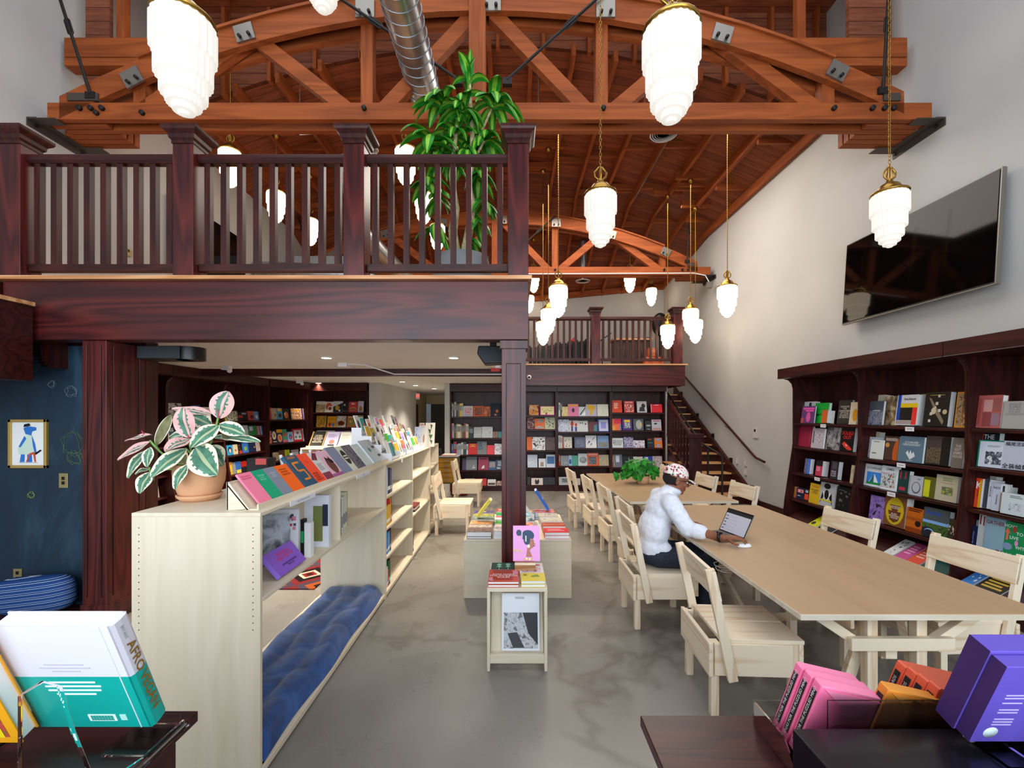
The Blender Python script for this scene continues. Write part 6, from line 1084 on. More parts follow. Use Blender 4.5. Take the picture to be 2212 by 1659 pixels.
# second display behind: rack of facing books on another plywood case, pens, notebook
g = thing('plywood_bookcase', 'short pale plywood case behind, carrying a rack of open books', 'bookcase', (-2.5, 6.3, 0)); MB().box(-2.93, -1.85, 6.15, 6.75, 1.245, 1.263, M['plyx']).build('top_panel', g)
for x in (-2.93, -1.868): MB().box(x, x+.018, 6.15, 6.75, 0, 1.245, M['plyz']).build('side_panel', g)
MB().box(-2.91, -1.868, 6.6, 6.62, 0, 1.245, M['plyz']).build('back_panel', g); MB().box(-2.91, -1.868, 6.16, 6.6, .8, .82, M['plyx']).build('shelf', g)
g = thing('sloping_display_rack', 'pale sloping rack behind, holding open and facing books', 'rack', (-2.3, 6.3, 1.263)); MB().box(-2.87, -1.87, 6.19, 6.21, 1.263, 1.29, M['plyx']).build('front_lip', g); MB().bar((-2.37, 6.255, 1.268), (-2.37, 6.43, 1.476), 1.0, .006, M['plyx'], up=(0, 1, -.8)).build('sloping_board', g)
for i, (a, b, h, spec, lb) in enumerate(((668, 700, .26, '15130f|X:e8dcc0,WHERE/OTHERS/WORRIED/IN THE/MARGINS,.5,.5,.12|R:c9a050,0,.08,0,1|R:c9a050,.92,1,0,1', 'black and gold book at the left end of the rear sloping rack'), (700, 729, .25, 'c9c0dc|E:b07a68,.55,.3,.2,.15|R:20181c,.3,.8,.0,.12|L:9a88b8,.15,.85,.6,.85,3', 'lilac book with a small portrait on the rear sloping rack'), (731, 756, .24, 'ebe8dc|L:c4c0b0,.15,.85,.2,.85,6', 'open white pages, left, on the rear sloping rack'), (756, 779, .24, 'ece6e2|L:d0c0c0,.15,.85,.2,.85,5', 'open white pages, right, on the rear sloping rack'), (779, 812, .24, '5c48c0|X:e0d8f8,How/Capitalism/Things/do it,.5,.6,.12|R:e070a0,0,.06,0,1', 'violet book with white lettering on the rear sloping rack'))):
    x0, x1 = XP(a, 6.25), XP(b, 6.25); book(spec, x1-x0-.005, h, .015, TR(x0, 6.215, 1.284) @ RX(-40), lb, 'books on the rear sloping rack')
nb_ = MB(); nb_.box(-1.76, -1.62, 2.95, 3.05, PT, PT+.17, flat('1c1a1c')); nb_.box(-1.70, -1.63, 2.945, 2.95, PT+.13, PT+.17, flat('e05a5a')); tag(nb_.build('notebook_box', org=(-1.7, 3, PT)), 'black notebook stand with a red tab beside the marker pens', 'notebook')
tr_ = thing('pen_holder', 'clear holder of marker pens on the near plywood bookcase', 'holder', (-1.6, 3.1, PT)); 
q = MB(); q.box(-1.68, -1.5, 3.06, 3.064, PT, PT+.08, M['acrylic']); q.box(-1.68, -1.5, 3.3, 3.304, PT, PT+.08, M['acrylic']); q.box(-1.68, -1.5, 3.06, 3.3, PT+.0005, PT+.004, M['acrylic']); q.build('tray', tr_)
PC = ['a8e03a', 'e8f03a', 'd8402c', 'e0d83a', 'ff7a2a', 'e04a2c', 'ff50b8', 'ff50b8', '202428', '2ac8a8', '2ac8a8', 'e8502c', '3a78c8', '8a3cb0', 'f0a02c', 'e8d82c', 'e04a78', '38a0e0']
PN = ['lime', 'lemon', 'red', 'pale yellow', 'orange', 'vermilion', 'bright pink', 'hot pink', 'black', 'mint', 'turquoise', 'red orange', 'blue', 'violet', 'amber', 'sunny yellow', 'rose', 'sky blue']
for i in range(18):
    y = 3.08+i*.05 if i < 12 else 3.75+(i-12)*.04; x = -1.57+.03*((i*5) % 3)-(.03 if i > 11 else 0); ln = .05*((i*7) % 3-1)
    g = MB(); p = Vector((x, y, PT+.006)); q_ = p+Vector((ln*.8, .01, .175 if i < 12 else .15)); g.tube([p, p+(q_-p)*.6], .009, flat(PC[i], .3), 8); g.tube([p+(q_-p)*.6, q_], .011, flat(PC[i] if i % 3 else 'f0f0f0', .3), 8)
    tag(g.build('marker_pen', org=p), PN[i]+' marker pen standing behind the sloping rack', 'pen', 'marker pens')
# ---------------------------------------------------------------- stacked books on the plinth and on the display stool
def flatbook(spec, x, y, w_, h, t, z, lb, yaw=0, grp='books stacked on the plinth'):
    return book(spec, w_, h, t, TR(x, y, z+t) @ RZ(yaw) @ RX(-90), lb, grp)
PL = [(-.43, 4.21, .235, .17, (('5a4a48|F:3a1f28,8a6a60,2a2430,26', .045, 'patchwork-covered book, top of the front left pile'), ('23304a', .02, 'navy book under the front left pile'))), (-.43, 4.4, .23, .15, (('b0a090|F:8a7a70,c9b8a8,a08a78,20', .05, 'beige sketch-covered book, second pile on the left of the plinth'),)), (-.43, 4.57, .225, .15, (('c86a34|F:a84824,e09a54,c9b088,20', .05, 'orange photo book, third pile on the left of the plinth'),)), (-.43, 4.74, .24, .15, (('5a6a5c|F:3c4a44,8a9a80,5a6858', .035, 'grey green book, fourth pile on the left of the plinth'), ('2a2c30', .025, 'black book in the fourth left pile'))), (-.43, 4.92, .22, .14, (('8a8428|F:4a4c2c,a8a03c,6a6a34', .045, 'olive book, fifth pile on the left of the plinth'),)), (-.43, 5.09, .22, .13, (('4a3c6a|R:e0c83a,.3,.6,.3,.6', .05, 'purple book, rearmost left pile on the plinth'),)),
 (-.175, 4.21, .19, .16, (('d8dce0@5a78a8|F:9a8a84,d8c9c0,6a7080', .045, 'white-edged book in the front pile beside the post'), ('e4e4e6', .03, 'lower white book in the front pile beside the post'))), (-.175, 4.4, .19, .15, (('b08a80|F:8a4a48,d8c0b8,6a5a58,24', .05, 'pinkish collage book beside the post'),)), (-.175, 4.57, .19, .14, (('5aa83c|R:2c7a34,.1,.9,.2,.5', .055, 'green book beside the post'),)), (-.175, 4.74, .18, .14, (('e0e0dc|R:d8402c,0,1,.6,1', .06, 'white and red book beside the post'),)), (-.175, 4.91, .18, .14, (('2c8a3c@3aa04a', .065, 'dark green book beside the post'),)), (-.175, 5.09, .18, .13, (('d8342c|L:f0c0a0,.1,.9,.3,.8,2', .07, 'red book, rearmost pile beside the post'),)),
 (.09, 4.21, .10, .16, (('e0dcd8', .05, 'white book partly behind the pink book'),)), (.07, 4.45, .15, .2, (('c8503a|F:a83c2c,d88a6a,e0b8a0', .05, 'brick red book right of the post'),)), (.07, 4.72, .17, .18, (('6a88a8|F:8a94c0,b8c4d8,6aa04a', .045, 'pale blue landscape book right of the post'),)), (.07, 4.95, .17, .16, (('2f88b0|F:1f6a98,5ab0cc,c0d8e0', .045, 'bright blue book right of the post'),)), (.07, 5.12, .17, .12, (('b08848|L:5a3c20,.1,.9,.2,.8,3', .05, 'tan lettered book, rearmost right of the post'),)),
 (.31, 4.21, .235, .17, (('d82c30|L:f0a0a8,.15,.85,.3,.8,2', .03, 'red book, top of the front right pile'), ('e06a94@d82c30', .03, 'pink-edged book in the front right pile'))), (.305, 4.4, .225, .16, (('b8482c|X:e0b8a0,ROAD TRIP,.5,.5,.3|L:8a3020,.1,.9,.8,.9,1', .05, 'rust red lettered book, second right pile'), ('d8b0b0', .02, 'pale rose book, second right pile'))), (.30, 4.585, .22, .15, (('c8b8a0|F:a89880,d8ccb8,8a9a80', .05, 'beige landscape book, third right pile'), ('dcdcdc', .025, 'white book, third right pile'))), (.29, 4.77, .21, .16, (('b8a890|F:7a6a58,c9c0b0,a08870', .06, 'brown grey book, fourth right pile'), ('c8dce8', .02, 'pale blue book, fourth right pile'))), (.26, 4.96, .22, .18, (('5a9ad8|F:2c3040,d86a5a,7ab0e0,16', .05, 'light blue book with dark heads, rearmost right pile'), ('3a80c8', .03, 'blue book under the rearmost right pile')))]
for (x, y, w_, h, lst) in PL:
    z = .5505
    for (spec, t, lb) in reversed(lst): flatbook(spec, x, y, w_, h, t, z, lb+(' on the plinth' if 'plinth' not in lb else '')); z += t+.0005
book('d8c81c@e0dc6a|R:f0f0f0,.1,.9,.1,.9', .16, .22, .028, TR(-.35, 4.68, .64) @ RY(38) @ RZ(90) @ RX(0), 'yellow book tilted on an easel on the left of the plinth', 'books on plinth easels')
book('2a64c8|L:e0e8f8,.1,.9,.4,.6,1', .16, .26, .028, TR(.42, 5.0, .66) @ RY(-33) @ RZ(90), 'blue book tilted on an easel at the rear right of the plinth', 'books on plinth easels')
book('dfe3e8', .16, .22, .02, TR(.24, 4.72, .62) @ RY(-38) @ RZ(90), 'white book tilted on an easel just right of the post', 'books on plinth easels')
for (x, y, z, lb) in ((-.22, 4.72, .66, 'small wire easel under the yellow tilted book'), (.34, 5.05, .66, 'small wire easel under the blue tilted book')):
    g = MB(); g.tube([(x-.03, y, z-.06), (x, y, z+.08), (x+.04, y, z-.06)], .003, M['acrylic'], 6); g.tube([(x-.05, y+.06, z-.06), (x, y, z+.08)], .003, M['acrylic'], 6); tag(g.build('book_easel', org=(x, y, z-.06)), lb, 'easel')
zs = .5605
flatbook('2f4a46|E:7fc0a0,.32,.75,.1,.14|G:8fd0b0,.2,.45,.45,.45,.33,.62|R:8fd0b0,.31,.33,.12,.45|E:7fc0a0,.68,.75,.1,.14|G:8fd0b0,.55,.45,.8,.45,.67,.62|R:8fd0b0,.67,.69,.12,.45', -.155, 3.26, .185, .18, .02, zs+.001, 'dark green book with two pale dancers on the display stool', 0, 'books on the display stool')
flatbook('c8503a|E:d88a9a,.88,.75,.1,.18|E:d88a9a,.1,.2,.1,.15|R:5a5460,.1,.75,.86,.93|R:a83c2c,.14,.8,.15,.8|X:f0dcd8,EYES MAKE/THE HORROR/RULES,.48,.45,.15,1,0', -.162, 3.0, .21, .235, .018, zs+.022, 'orange red book with white letters, front left of the display stool', 0, 'books on the display stool')
flatbook('d85a34@e06a3c', -.162, 3.0, .21, .235, .018, zs+.001, 'second orange book under the front left one on the stool', 0, 'books on the display stool')
flatbook('dcd8e0|R:c83444,.1,.9,.8,.92|P:b83c4c,e0c8c8,6a3c6a,.1,.9,.12,.6', .055, 3.17, .17, .2, .035, zs+.001, 'white book with red lettering, rear right of the display stool', 0, 'books on the display stool')
for i in range(2): flatbook('dcc83a@f0d84a|G:7a9a34,.4,.45,.8,.5,.7,.8,.45,.65|L:6a7a34,.1,.3,.6,.85,2', .062, 3.0, .165, .15, .022, zs+.001+i*.023, ('lower', 'upper')[i]+' yellow book, front right of the display stool', 0, 'books on the display stool')
pk = book('f2a8e4@e88cd8|E:2c4464,.55,.72,.24,.16|E:2c4464,.22,.8,.1,.09|E:2c4464,.4,.72,.1,.09|E:b87860,.68,.5,.11,.14|G:b87860,.48,.12,.72,.12,.62,.3,.75,.42,.55,.45|E:2c4464,.52,.58,.12,.12|G:b87860,.76,.55,.84,.47,.76,.46|R:8a3430,.74,.82,.42,.44|E:f4f0e0,.58,.42,.05,.05|R:f0ecd8,.32,.35,.66,.84|R:f0ecd8,.46,.5,.55,.72|R:f0b060,.4,.72,.03,.09|E:f4f4f4,.5,.07,.04,.03|E:f4f4f4,.62,.06,.04,.03|R:20282c,.7,.77,.57,.58|X:f0d890,Maya,.18,.3,.12', .2, .255, .022, TR(.008, 3.3, .64) @ RX(-10), 'pink book with the profile of a woman standing on the display stool', 'books on the display stool')
g = MB(); g.box(.02, .17, 3.22, 3.36, .5605, .637, wood('walnut_block', '9a6a44', 'b88a60', 'x')); g.box(.02, .17, 3.22, 3.235, .637, .65, M['pinex']); tag(g.build('book_stand', org=(.1, 3.3, .56)), 'brown wooden block stand holding the pink book', 'stand')
book('e6e9f0|P:6a6c70,c4c8cc,a4a6aa,.05,.95,.04,.66|G:3a3c40,.15,.3,.4,.32,.6,.05,.3,.05|G:2c2e33,.55,.66,.95,.66,.95,.1,.7,.3|L:8a8e98,.35,.65,.9,.94,2', .26, .37, .012, TR(-.07, 3.035, .115) @ RX(-12), 'tall white magazine with a grey photo in the front of the stool', 'books on the display stool')
# ---------------------------------------------------------------- the seated man
def cloth(name, c1, c2, s=40):
    m, t, b = nt(name, .85, 0, .15); r = ramp(t, [(.35, c1), (.65, c2)]); t.links.new(noise(t, coords(t), s, 4), r.inputs[0]); t.links.new(r.outputs[0], b.inputs['Base Color']); return m
skin = cloth('brown_skin', '7d4c36', '94604a', 9); skin.node_tree.nodes['Principled BSDF'].inputs['Roughness'].default_value = .5
shirtm = cloth('white_linen', 'd9dce6', 'e6e8f0', 30); denim = cloth('dark_grey_trousers', '1d222c', '3a404c', 160)
m, t, b = nt('floral_cotton', .8, 0, .15); cv = coords(t)
v1 = t.nodes.new('ShaderNodeTexVoronoi'); v1.inputs['Scale'].default_value = 75; t.links.new(cv, v1.inputs['Vector'])
r1 = ramp(t, [(0, 'e8e2da'), (.5, 'e8e2da'), (.56, 'd8506c'), (.72, 'f0b0b8'), (.82, '3a4a34'), (.9, 'e8e2da')], 'CONSTANT'); sp = t.nodes.new('ShaderNodeSeparateColor'); t.links.new(v1.outputs['Color'], sp.inputs[0]); t.links.new(sp.outputs[0], r1.inputs[0])
t.links.new(r1.outputs[0], b.inputs['Base Color']); M['floral'] = m
man = thing('person', 'seated man in a white shirt, dark trousers, glasses and floral cap, using a laptop', 'person', (1.2, 3.8, .45))
def finger(mb, p, d, up, L, r, curl):
    for k, f_ in enumerate((.45, .32, .26)):
        a = R(curl*(k+.4)); dd = (d*math.cos(a)-up*math.sin(a)).normalized(); q = p+dd*L*f_
        mb.capsule(p, q, r*(1-.1*k), r*(.9-.1*k), skin, 10); p = q
def hand(mb, wr, d, up, curl, thumb):
    d = d.normalized(); up = (up-d*up.dot(d)).normalized(); s = d.cross(up).normalized()
    for i, o in enumerate((-.030, -.010, .010, .029)):
        kn = wr+d*(.088-.004*abs(i-1.3))+s*o+up*.012; mb.capsule(wr+s*o*.6+up*.002, kn, .0155, .0115, skin, 10)
        finger(mb, kn, (d+s*o*2.2).normalized(), up, (.072, .082, .078, .062)[i] if thumb < 0 else (.062, .078, .082, .072)[i], .0088, curl+3*i)
    tb = wr+d*.03+s*.03*thumb; q = tb+(d*.6+s*.75*thumb-up*.35).normalized()*.045
    mb.capsule(tb, q, .014, .0105, skin, 10); mb.capsule(q, q+(d*.95+s*.15*thumb-up*.2).normalized()*.035, .0102, .0085, skin, 10)
body = MB(); HC = Vector((1.405, 3.80, 1.168)); HM = Matrix.Translation(HC) @ Matrix.Rotation(R(16), 4, 'Y') @ Matrix.Rotation(R(-4), 4, 'Z')
def hp(x, y, z): return HM @ Vector((x, y, z))
RH = HM.to_3x3().to_4x4()
body.ell(hp(-.017, 0, .03), (.096, .078, .088), skin, M=RH); body.ell(hp(.022, 0, -.03), (.068, .06, .085), skin, M=RH)
body.ell(hp(.05, 0, -.088), (.038, .034, .026), skin, M=RH); body.capsule(hp(.082, 0, .012), hp(.106, 0, -.022), .008, .0125, skin, 10)
for s_ in (-1, 1):
    body.ell(hp(-.008, s_*.077, -.008), (.02, .009, .03), skin, M=RH, n=12, k=8); body.ell(hp(.1, s_*.012, -.024), (.01, .008, .007), skin, M=RH, n=8, k=6)
    body.ell(hp(.066, s_*.04, -.022), (.022, .02, .022), skin, M=RH, n=12, k=8); body.capsule(hp(.083, s_*.012, .026), hp(.07, s_*.05, .024), .009, .008, skin, 8)
body.ell(hp(.085, 0, -.052), (.012, .024, .007), skin, M=RH, n=12, k=8); body.ell(hp(.083, 0, -.066), (.012, .021, .008), skin, M=RH, n=12, k=8)
body.capsule((1.345, 3.8, 1.03), hp(-.02, 0, -.04), .062, .056, skin)
body.ell((1.29, 3.8, .93), (.10, .15, .14), skin); body.ell((1.22, 3.8, .70), (.10, .14, .2), skin); body.ell((1.2, 3.8, .56), (.12, .15, .09), skin)
SH = {-1: (Vector((1.30, 3.635, 1.0)), Vector((1.395, 3.50, .826)), Vector((1.585, 3.335, .802))), 1: (Vector((1.31, 3.965, 1.0)), Vector((1.42, 4.03, .81)), Vector((1.50, 3.83, .795)))}
for s_, (sh, el, wr) in SH.items():
    body.capsule(Vector((1.3, 3.8, .99)), sh, .07, .058, skin); body.capsule(sh, el, .055, .042, skin); body.capsule(el, wr, .042, .027, skin)
hand(body, SH[-1][2], Vector((.16, -.05, -.004)), Vector((0, 0, 1)), 13, 1)
hand(body, SH[1][2], Vector((.10, -.14, -.004)), Vector((0, 0, 1)), 13, -1)
LEG = {-1: ((1.22, 3.70, .55), (1.63, 3.67, .52), (1.60, 3.66, .11)), 1: ((1.22, 3.90, .55), (1.64, 3.93, .52), (1.66, 3.93, .11))}
for s_, (a, k_, f_) in LEG.items(): body.capsule(a, k_, .08, .055, skin); body.capsule(k_, f_, .055, .04, skin)
def remesh(o, v, it=6):
    m_ = o.modifiers.new('remesh', 'REMESH'); m_.mode = 'VOXEL'; m_.voxel_size = v; m_.use_smooth_shade = True
    if it: s2 = o.modifiers.new('smooth', 'SMOOTH'); s2.iterations = it; s2.factor = .5
    return o
remesh(body.build('body', man), .0042, 3)
s = MB(); sm_ = shirtm
s.ell((1.195, 3.8, .60), (.145, .178, .125), sm_); s.capsule((1.2, 3.71, .60), (1.26, 3.70, .60), .085, .075, sm_); s.ell((1.215, 3.8, .76), (.128, .178, .20), sm_, M=Matrix.Rotation(R(12), 4, 'Y')); s.ell((1.275, 3.8, .92), (.125, .18, .15), sm_, M=Matrix.Rotation(R(20), 4, 'Y'))
s.capsule((1.30, 3.66, .995), (1.30, 3.94, .995), .078, .078, sm_); s.capsule((1.31, 3.8, 1.0), (1.35, 3.8, 1.07), .098, .074, sm_)
for k_, (sh, el, wr) in SH.items():
    s.capsule(sh, el+Vector((-.01, 0, .0)), .078, .064, sm_); c_ = el+(wr-el)*(.32 if k_ < 0 else .4); s.capsule(el, c_, .06, .056, sm_, flat=.9)
    s.capsule(c_-(wr-el).normalized()*.03, c_+(wr-el).normalized()*.012, .062, .056, sm_)
so = remesh(s.build('shirt', man), .009, 4)
tx = bpy.data.textures.new('folds', 'CLOUDS'); tx.noise_scale = .05; dm = so.modifiers.new('folds', 'DISPLACE'); dm.texture = tx; dm.strength = .012; dm.mid_level = .5; dm.texture_coords = 'LOCAL'
q = MB(); q.lathe([(.062, -.012), (.074, -.01), (.077, .02), (.066, .038), (.058, .03), (.056, 0)], shirtm, (1.365, 3.8, 1.075), 24, M=Matrix.Rotation(R(22), 4, 'Y')); q.build('collar', man)
q = MB(); q.ell((1.19, 3.8, .555), (.145, .175, .098), denim)
for s_, (a, k_, f_) in LEG.items():
    q.capsule(a, k_, .094, .072, denim); q.capsule(k_, Vector(f_)+Vector((0, 0, .03)), .07, .058, denim)
remesh(q.build('trousers', man), .009, 4)
for s_, (a, k_, f_) in LEG.items():
    q = MB(); f_ = Vector(f_); q.ell(f_+Vector((.06, 0, -.058)), (.14, .048, .05), M['black'], n=20, k=10); q.capsule(f_+Vector((-.01, 0, .03)), f_+Vector((0, 0, -.05)), .042, .045, M['black']); q.build('shoe', man)
q = MB()
def dome(u, p): return Vector((p.x, p.y, max(p.z, -.012)))
q.ell(hp(-.017, 0, .045), (.106, .09, .092), M['floral'], M=RH, n=28, k=18, fn=dome); q.build('cap', man)
q = MB(); v = []; n_ = 12
for i in range(n_+1):
    a = R(-68+136*i/n_); v.append((.065+.005*math.cos(a), .075*math.sin(a), .038)); v.append((.082+.085*math.cos(a), .078*math.sin(a), .028-.012*abs(math.sin(a))))
vv = [hp(*x) for x in v]+[hp(x[0], x[1], x[2]-.004) for x in v]; N2 = len(v); fs = []
for i in range(n_): a = 2*i; fs += [(a, a+1, a+3, a+2), (N2+a, N2+a+2, N2+a+3, N2+a+1), (a+1, N2+a+1, N2+a+3, a+3)]
q.add(vv, fs, M['floral'], smooth=True); q.build('cap_brim', man)
q = MB(); q.box(-.12, -.075, -.06, -.045, 0, 0, M['black']); q = MB(); q.tube([hp(-.08, -.068, .035), hp(-.105, -.04, .03), hp(-.118, 0, .028), hp(-.105, .04, .03)], .007, M['black'], 6); q.build('cap_strap', man)
q = MB(); hair = flat('1c1412', .9); q.ell(hp(-.022, 0, .004), (.0955, .079, .07), hair, M=RH, fn=lambda u, p: Vector((min(p.x, .02), p.y, p.z))); q.build('hair', man)
gl = MB(); tort = flat('2a1a12', .25)
for s_ in (-1, 1):
    pts = [hp(.104-.006*abs(x_)*30*0, s_*(.034+x_), .004+z_) for (x_, z_) in ((-.024, .014), (0, .017), (.024, .014), (.025, -.008), (.012, -.018), (-.012, -.018), (-.023, -.008))]
    gl.tube(pts, .0028, tort, 6, close=True); gl.tube([hp(.102, s_*.058, .014), hp(.05, s_*.076, .012), hp(-.012, s_*.083, .006), hp(-.025, s_*.083, -.012)], .0026, tort, 6)
gl.tube([hp(.104, -.011, .01), hp(.107, 0, .013), hp(.104, .011, .01)], .0026, tort, 6); gl.build('glasses', man)
for s_ in (-1, 1): q = MB(); q.ell(hp(.083, s_*.031, .006), (.01, .013, .009), M['paper'], M=RH, n=12, k=8); q.ell(hp(.0905, s_*.031, .005), (.004, .006, .006), M['black'], M=RH, n=10, k=6); q.build('eye', man)
w0 = SH[-1][1]+(SH[-1][2]-SH[-1][1])*.9; wd = (SH[-1][2]-SH[-1][1]).normalized(); q = MB(); ax = Vector((0, 0, 1)); sd = wd.cross(ax).normalized()
q.tube([w0+ax*math.cos(a_)*.031+sd*math.sin(a_)*.034 for a_ in [2*math.pi*i/16 for i in range(16)]], [.011]*16, M['black'], 6, close=True)
q.bar(w0+ax*.036-wd*.019-sd*.002, w0+ax*.036+wd*.019-sd*.002, .034, .01, M['blackgloss']); q.build('watch', man)
# ---------------------------------------------------------------- things on the near table
lp = local('laptop', 'open silver laptop with a pale screen in front of the man', 'laptop', (1.73, 3.72, .751), R(-78))
MB().box(0, .295, -.205, 0, 0, .014, M['steel']).build('base', lp, bevel=.002); kb = MB(); kb.box(.02, .275, -.105, -.015, .0142, .0152, flat('3a3a3c')); kb.box(.1, .195, -.19, -.12, .0142, .0148, flat('7a7a78')); kb.build('keyboard', lp)
LS = Matrix.Translation((0, .0, .012)) @ RX(-27); q = MB(); q.box(0, .295, 0, .006, 0, .205, M['steel'], LS); q.build('lid', lp, bevel=.0015)
q = MB(); q.box(.002, .293, -.0012, -.0002, .002, .203, M['black'], LS); dsp = q.build('bezel', lp); q = MB(); q.box(.01, .285, -.0018, -.0013, .012, .165, M['screen'], LS); q.box(.01, .285, -.0018, -.0013, .166, .19, flat('202024'), LS)
for k in range(5): q.box(.02, .045+.01*(k % 2), -.0024, -.0019, .03+k*.027, .037+k*.027, flat('4a4660'), LS); q.box(.07, .17, -.0024, -.0019, .032+k*.027, .034+k*.027, flat('a09cc0'), LS)
q.build('display', lp)
q = MB(); q.box(1.56, 1.64, 3.84, 3.99, .751, .759, M['iron']); tag(q.build('phone', org=(1.6, 3.9, .751), bevel=.003), 'dark phone lying flat on the table beyond the laptop', 'phone')
q = MB(); q.ell((1.715, 3.285, .758), (.055, .03, .022), M['white'], fn=lambda u, p: Vector((p.x, p.y, max(p.z, -.007)))); tag(q.build('computer_mouse', org=(1.715, 3.285, .751)), 'white computer mouse under the right hand of the man', 'mouse')
q = MB(); q.tube([(1.52+.05*math.sin(k*.9), 3.18+.05*math.cos(k*.9)+.004*k, .60+.003*k) for k in range(16)], .003, M['white'], 6); q.box(1.45, 1.5, 3.3, 3.36, .66, .72, M['black']); tag(q.build('power_cable', org=(1.5, 3.2, .6)), 'looped white cable and black power block under the table edge', 'cable')
# ---------------------------------------------------------------- plants
leafg = cloth('leaf_green_grey', '3f6b56', '5f8d76', 25); leafg.node_tree.nodes['Principled BSDF'].inputs['Roughness'].default_value = .35
cream = flat('e9e0c4', .4); pink = flat('dca9a4', .4); olive = cloth('leaf_underside', '6c6b4c', '86845f', 25); stemg = flat('6f9a4a', .5); rib = flat('a9b48c', .5)
def leaf(mb, b, t_, w_, nrm, tone, rnd, curl=.12):
    b, t_ = Vector(b), Vector(t_); d = t_-b; L = d.length; d.normalize(); s_ = d.cross(Vector(nrm)).normalized(); n = s_.cross(d).normalized(); NU, NV = 16, 16; vs = []; fs = {}
    for j in range(NV+1):
        v = j/NV; ww = w_*.5*(math.sin(math.pi*min(1, v*.97+.015))**.62)*(1-.12*v)
        for i in range(NU+1):
            u = i/NU*2-1; vs.append(b+d*L*v+s_*u*ww+n*(abs(u)*ww*.22-curl*L*(v-.45)**2*1.0-.004*math.sin(v*8+u*2)))
    phase = rnd.random()*9
    for j in range(NV):
        for i in range(NU):
            u = abs((i+.5)/NU*2-1); v = (j+.5)/NV; sg = 1 if i >= NU/2 else -1
            edge = .80-.22*abs(math.sin(j*1.9+phase+sg)); k = leafg
            if tone == 'o': k = cream if u > .88 else olive
            elif tone == 'p': k = pink if u > edge-(.32 if sg > 0 else .12) else leafg
            elif u > edge or u > .88: k = cream
            if u < .07 and tone != 'o': k = rib if tone == 'g' else pink
            fs.setdefault(k.name, (k, []))[1].append((j*(NU+1)+i, j*(NU+1)+i+1, (j+1)*(NU+1)+i+1, (j+1)*(NU+1)+i))
    for k, f_ in fs.values():
        used = sorted({i for q_ in f_ for i in q_}); mp = {a: n_ for n_, a in enumerate(used)}; mb.add([vs[i] for i in used], [tuple(mp[i] for i in q_) for q_ in f_], k, smooth=True)
rp = thing('rubber_plant', 'variegated green, cream and pink rubber plant in a terracotta pot on the plywood bookcase', 'potted plant', (-1.70, 2.40, PT))
pc = (-1.70, 2.42, PT); q = MB(); q.lathe([(0, .02), (.085, .02), (.1, .045), (.118, .1), (.122, .15), (.119, .195), (.112, .197), (.11, .17), (0, .165)], M['terracotta'], pc, 36); q.build('pot', rp)
q = MB(); q.lathe([(0, 0), (.085, 0), (.105, .022), (.108, .032), (.1, .034), (.08, .018), (0, .018)], M['terracotta'], pc, 36); q.build('saucer', rp); MB().lathe([(0, .172), (.109, .172)], flat('2b1e16', .9), pc, 20).build('soil', rp)
lf = MB(); rn = random.Random(5); U = lambda x, y, Y: P(296+x/6.143, 830+y/6.143, Y)
for (bx, by, tx_, ty, w_, tone, Yb, Yt, nr) in [(1080, 448, 1200, 92, 285, 'p', 2.42, 2.44, (.1, -1, .1)), (690, 705, 600, 308, 265, 'p', 2.38, 2.36, (0, -1, .1)), (695, 715, 370, 880, 215, 'p', 2.38, 2.26, (0, -.9, .6)), (1080, 535, 712, 830, 210, 'g', 2.42, 2.3, (.2, -1, .4)), (1085, 540, 1420, 655, 190, 'g', 2.42, 2.40, (0, -.8, .6)), (1020, 690, 1628, 745, 130, 'g', 2.5, 2.46, (0, -.6, .8)), (650, 850, 180, 1222, 240, 'g', 2.36, 2.22, (-.1, -1, .35)), (760, 830, 1040, 1190, 340, 'g', 2.36, 2.24, (.1, -1, .3)), (960, 830, 1130, 1075, 240, 'g', 2.45, 2.4, (.3, -1, .2)), (660, 1055, 495, 1388, 180, 'g', 2.3, 2.22, (-.2, -1, .2)), (740, 1070, 1025, 1215, 130, 'g', 2.38, 2.26, (0, -1, .5)), (255, 800, 445, 408, 120, 'o', 2.42, 2.44, (.4, -1, .1)), (1000, 388, 455, 315, 120, 'p', 2.5, 2.45, (0, -.7, .7)), (720, 420, 985, 540, 190, 'g', 2.48, 2.5, (0, -1, .4)), (180, 750, -265, 1000, 130, 'p', 2.4, 2.3, (0, -.7, .7)), (190, 665, -170, 745, 90, 'p', 2.44, 2.44, (0, -.5, .8)), (165, 835, 130, 1095, 120, 'g', 2.36, 2.3, (.3, -1, 0)), (90, 880, -130, 1240, 160, 'g', 2.42, 2.34, (-.2, -1, .2)), (165, 1110, -25, 1190, 90, 'g', 2.38, 2.3, (0, -.8, .5)), (165, 1160, 30, 1445, 185, 'g', 2.34, 2.28, (0, -1, .2)), (660, 940, 475, 1140, 150, 'o', 2.46, 2.44, (0, -1, .1)), (200, 1120, 220, 1275, 70, 'o', 2.42, 2.4, (0, -1, 0)), (640, 660, 410, 720, 110, 'g', 2.46, 2.46, (0, -1, .2)), (800, 560, 860, 700, 90, 'o', 2.52, 2.5, (0, -1, 0)), (940, 760, 900, 900, 80, 'o', 2.52, 2.5, (0, -1, 0)), (1120, 640, 1240, 740, 90, 'o', 2.5, 2.48, (0, -1, 0)), (500, 500, 400, 480, 50, 'p', 2.5, 2.5, (0, -.6, .8))]:
    leaf(lf, U(bx, by, Yb), U(tx_, ty, Yt), w_/6.143*Yb/F*1.18, nr, tone, rn)
lf.build('foliage', rp)
q = MB()
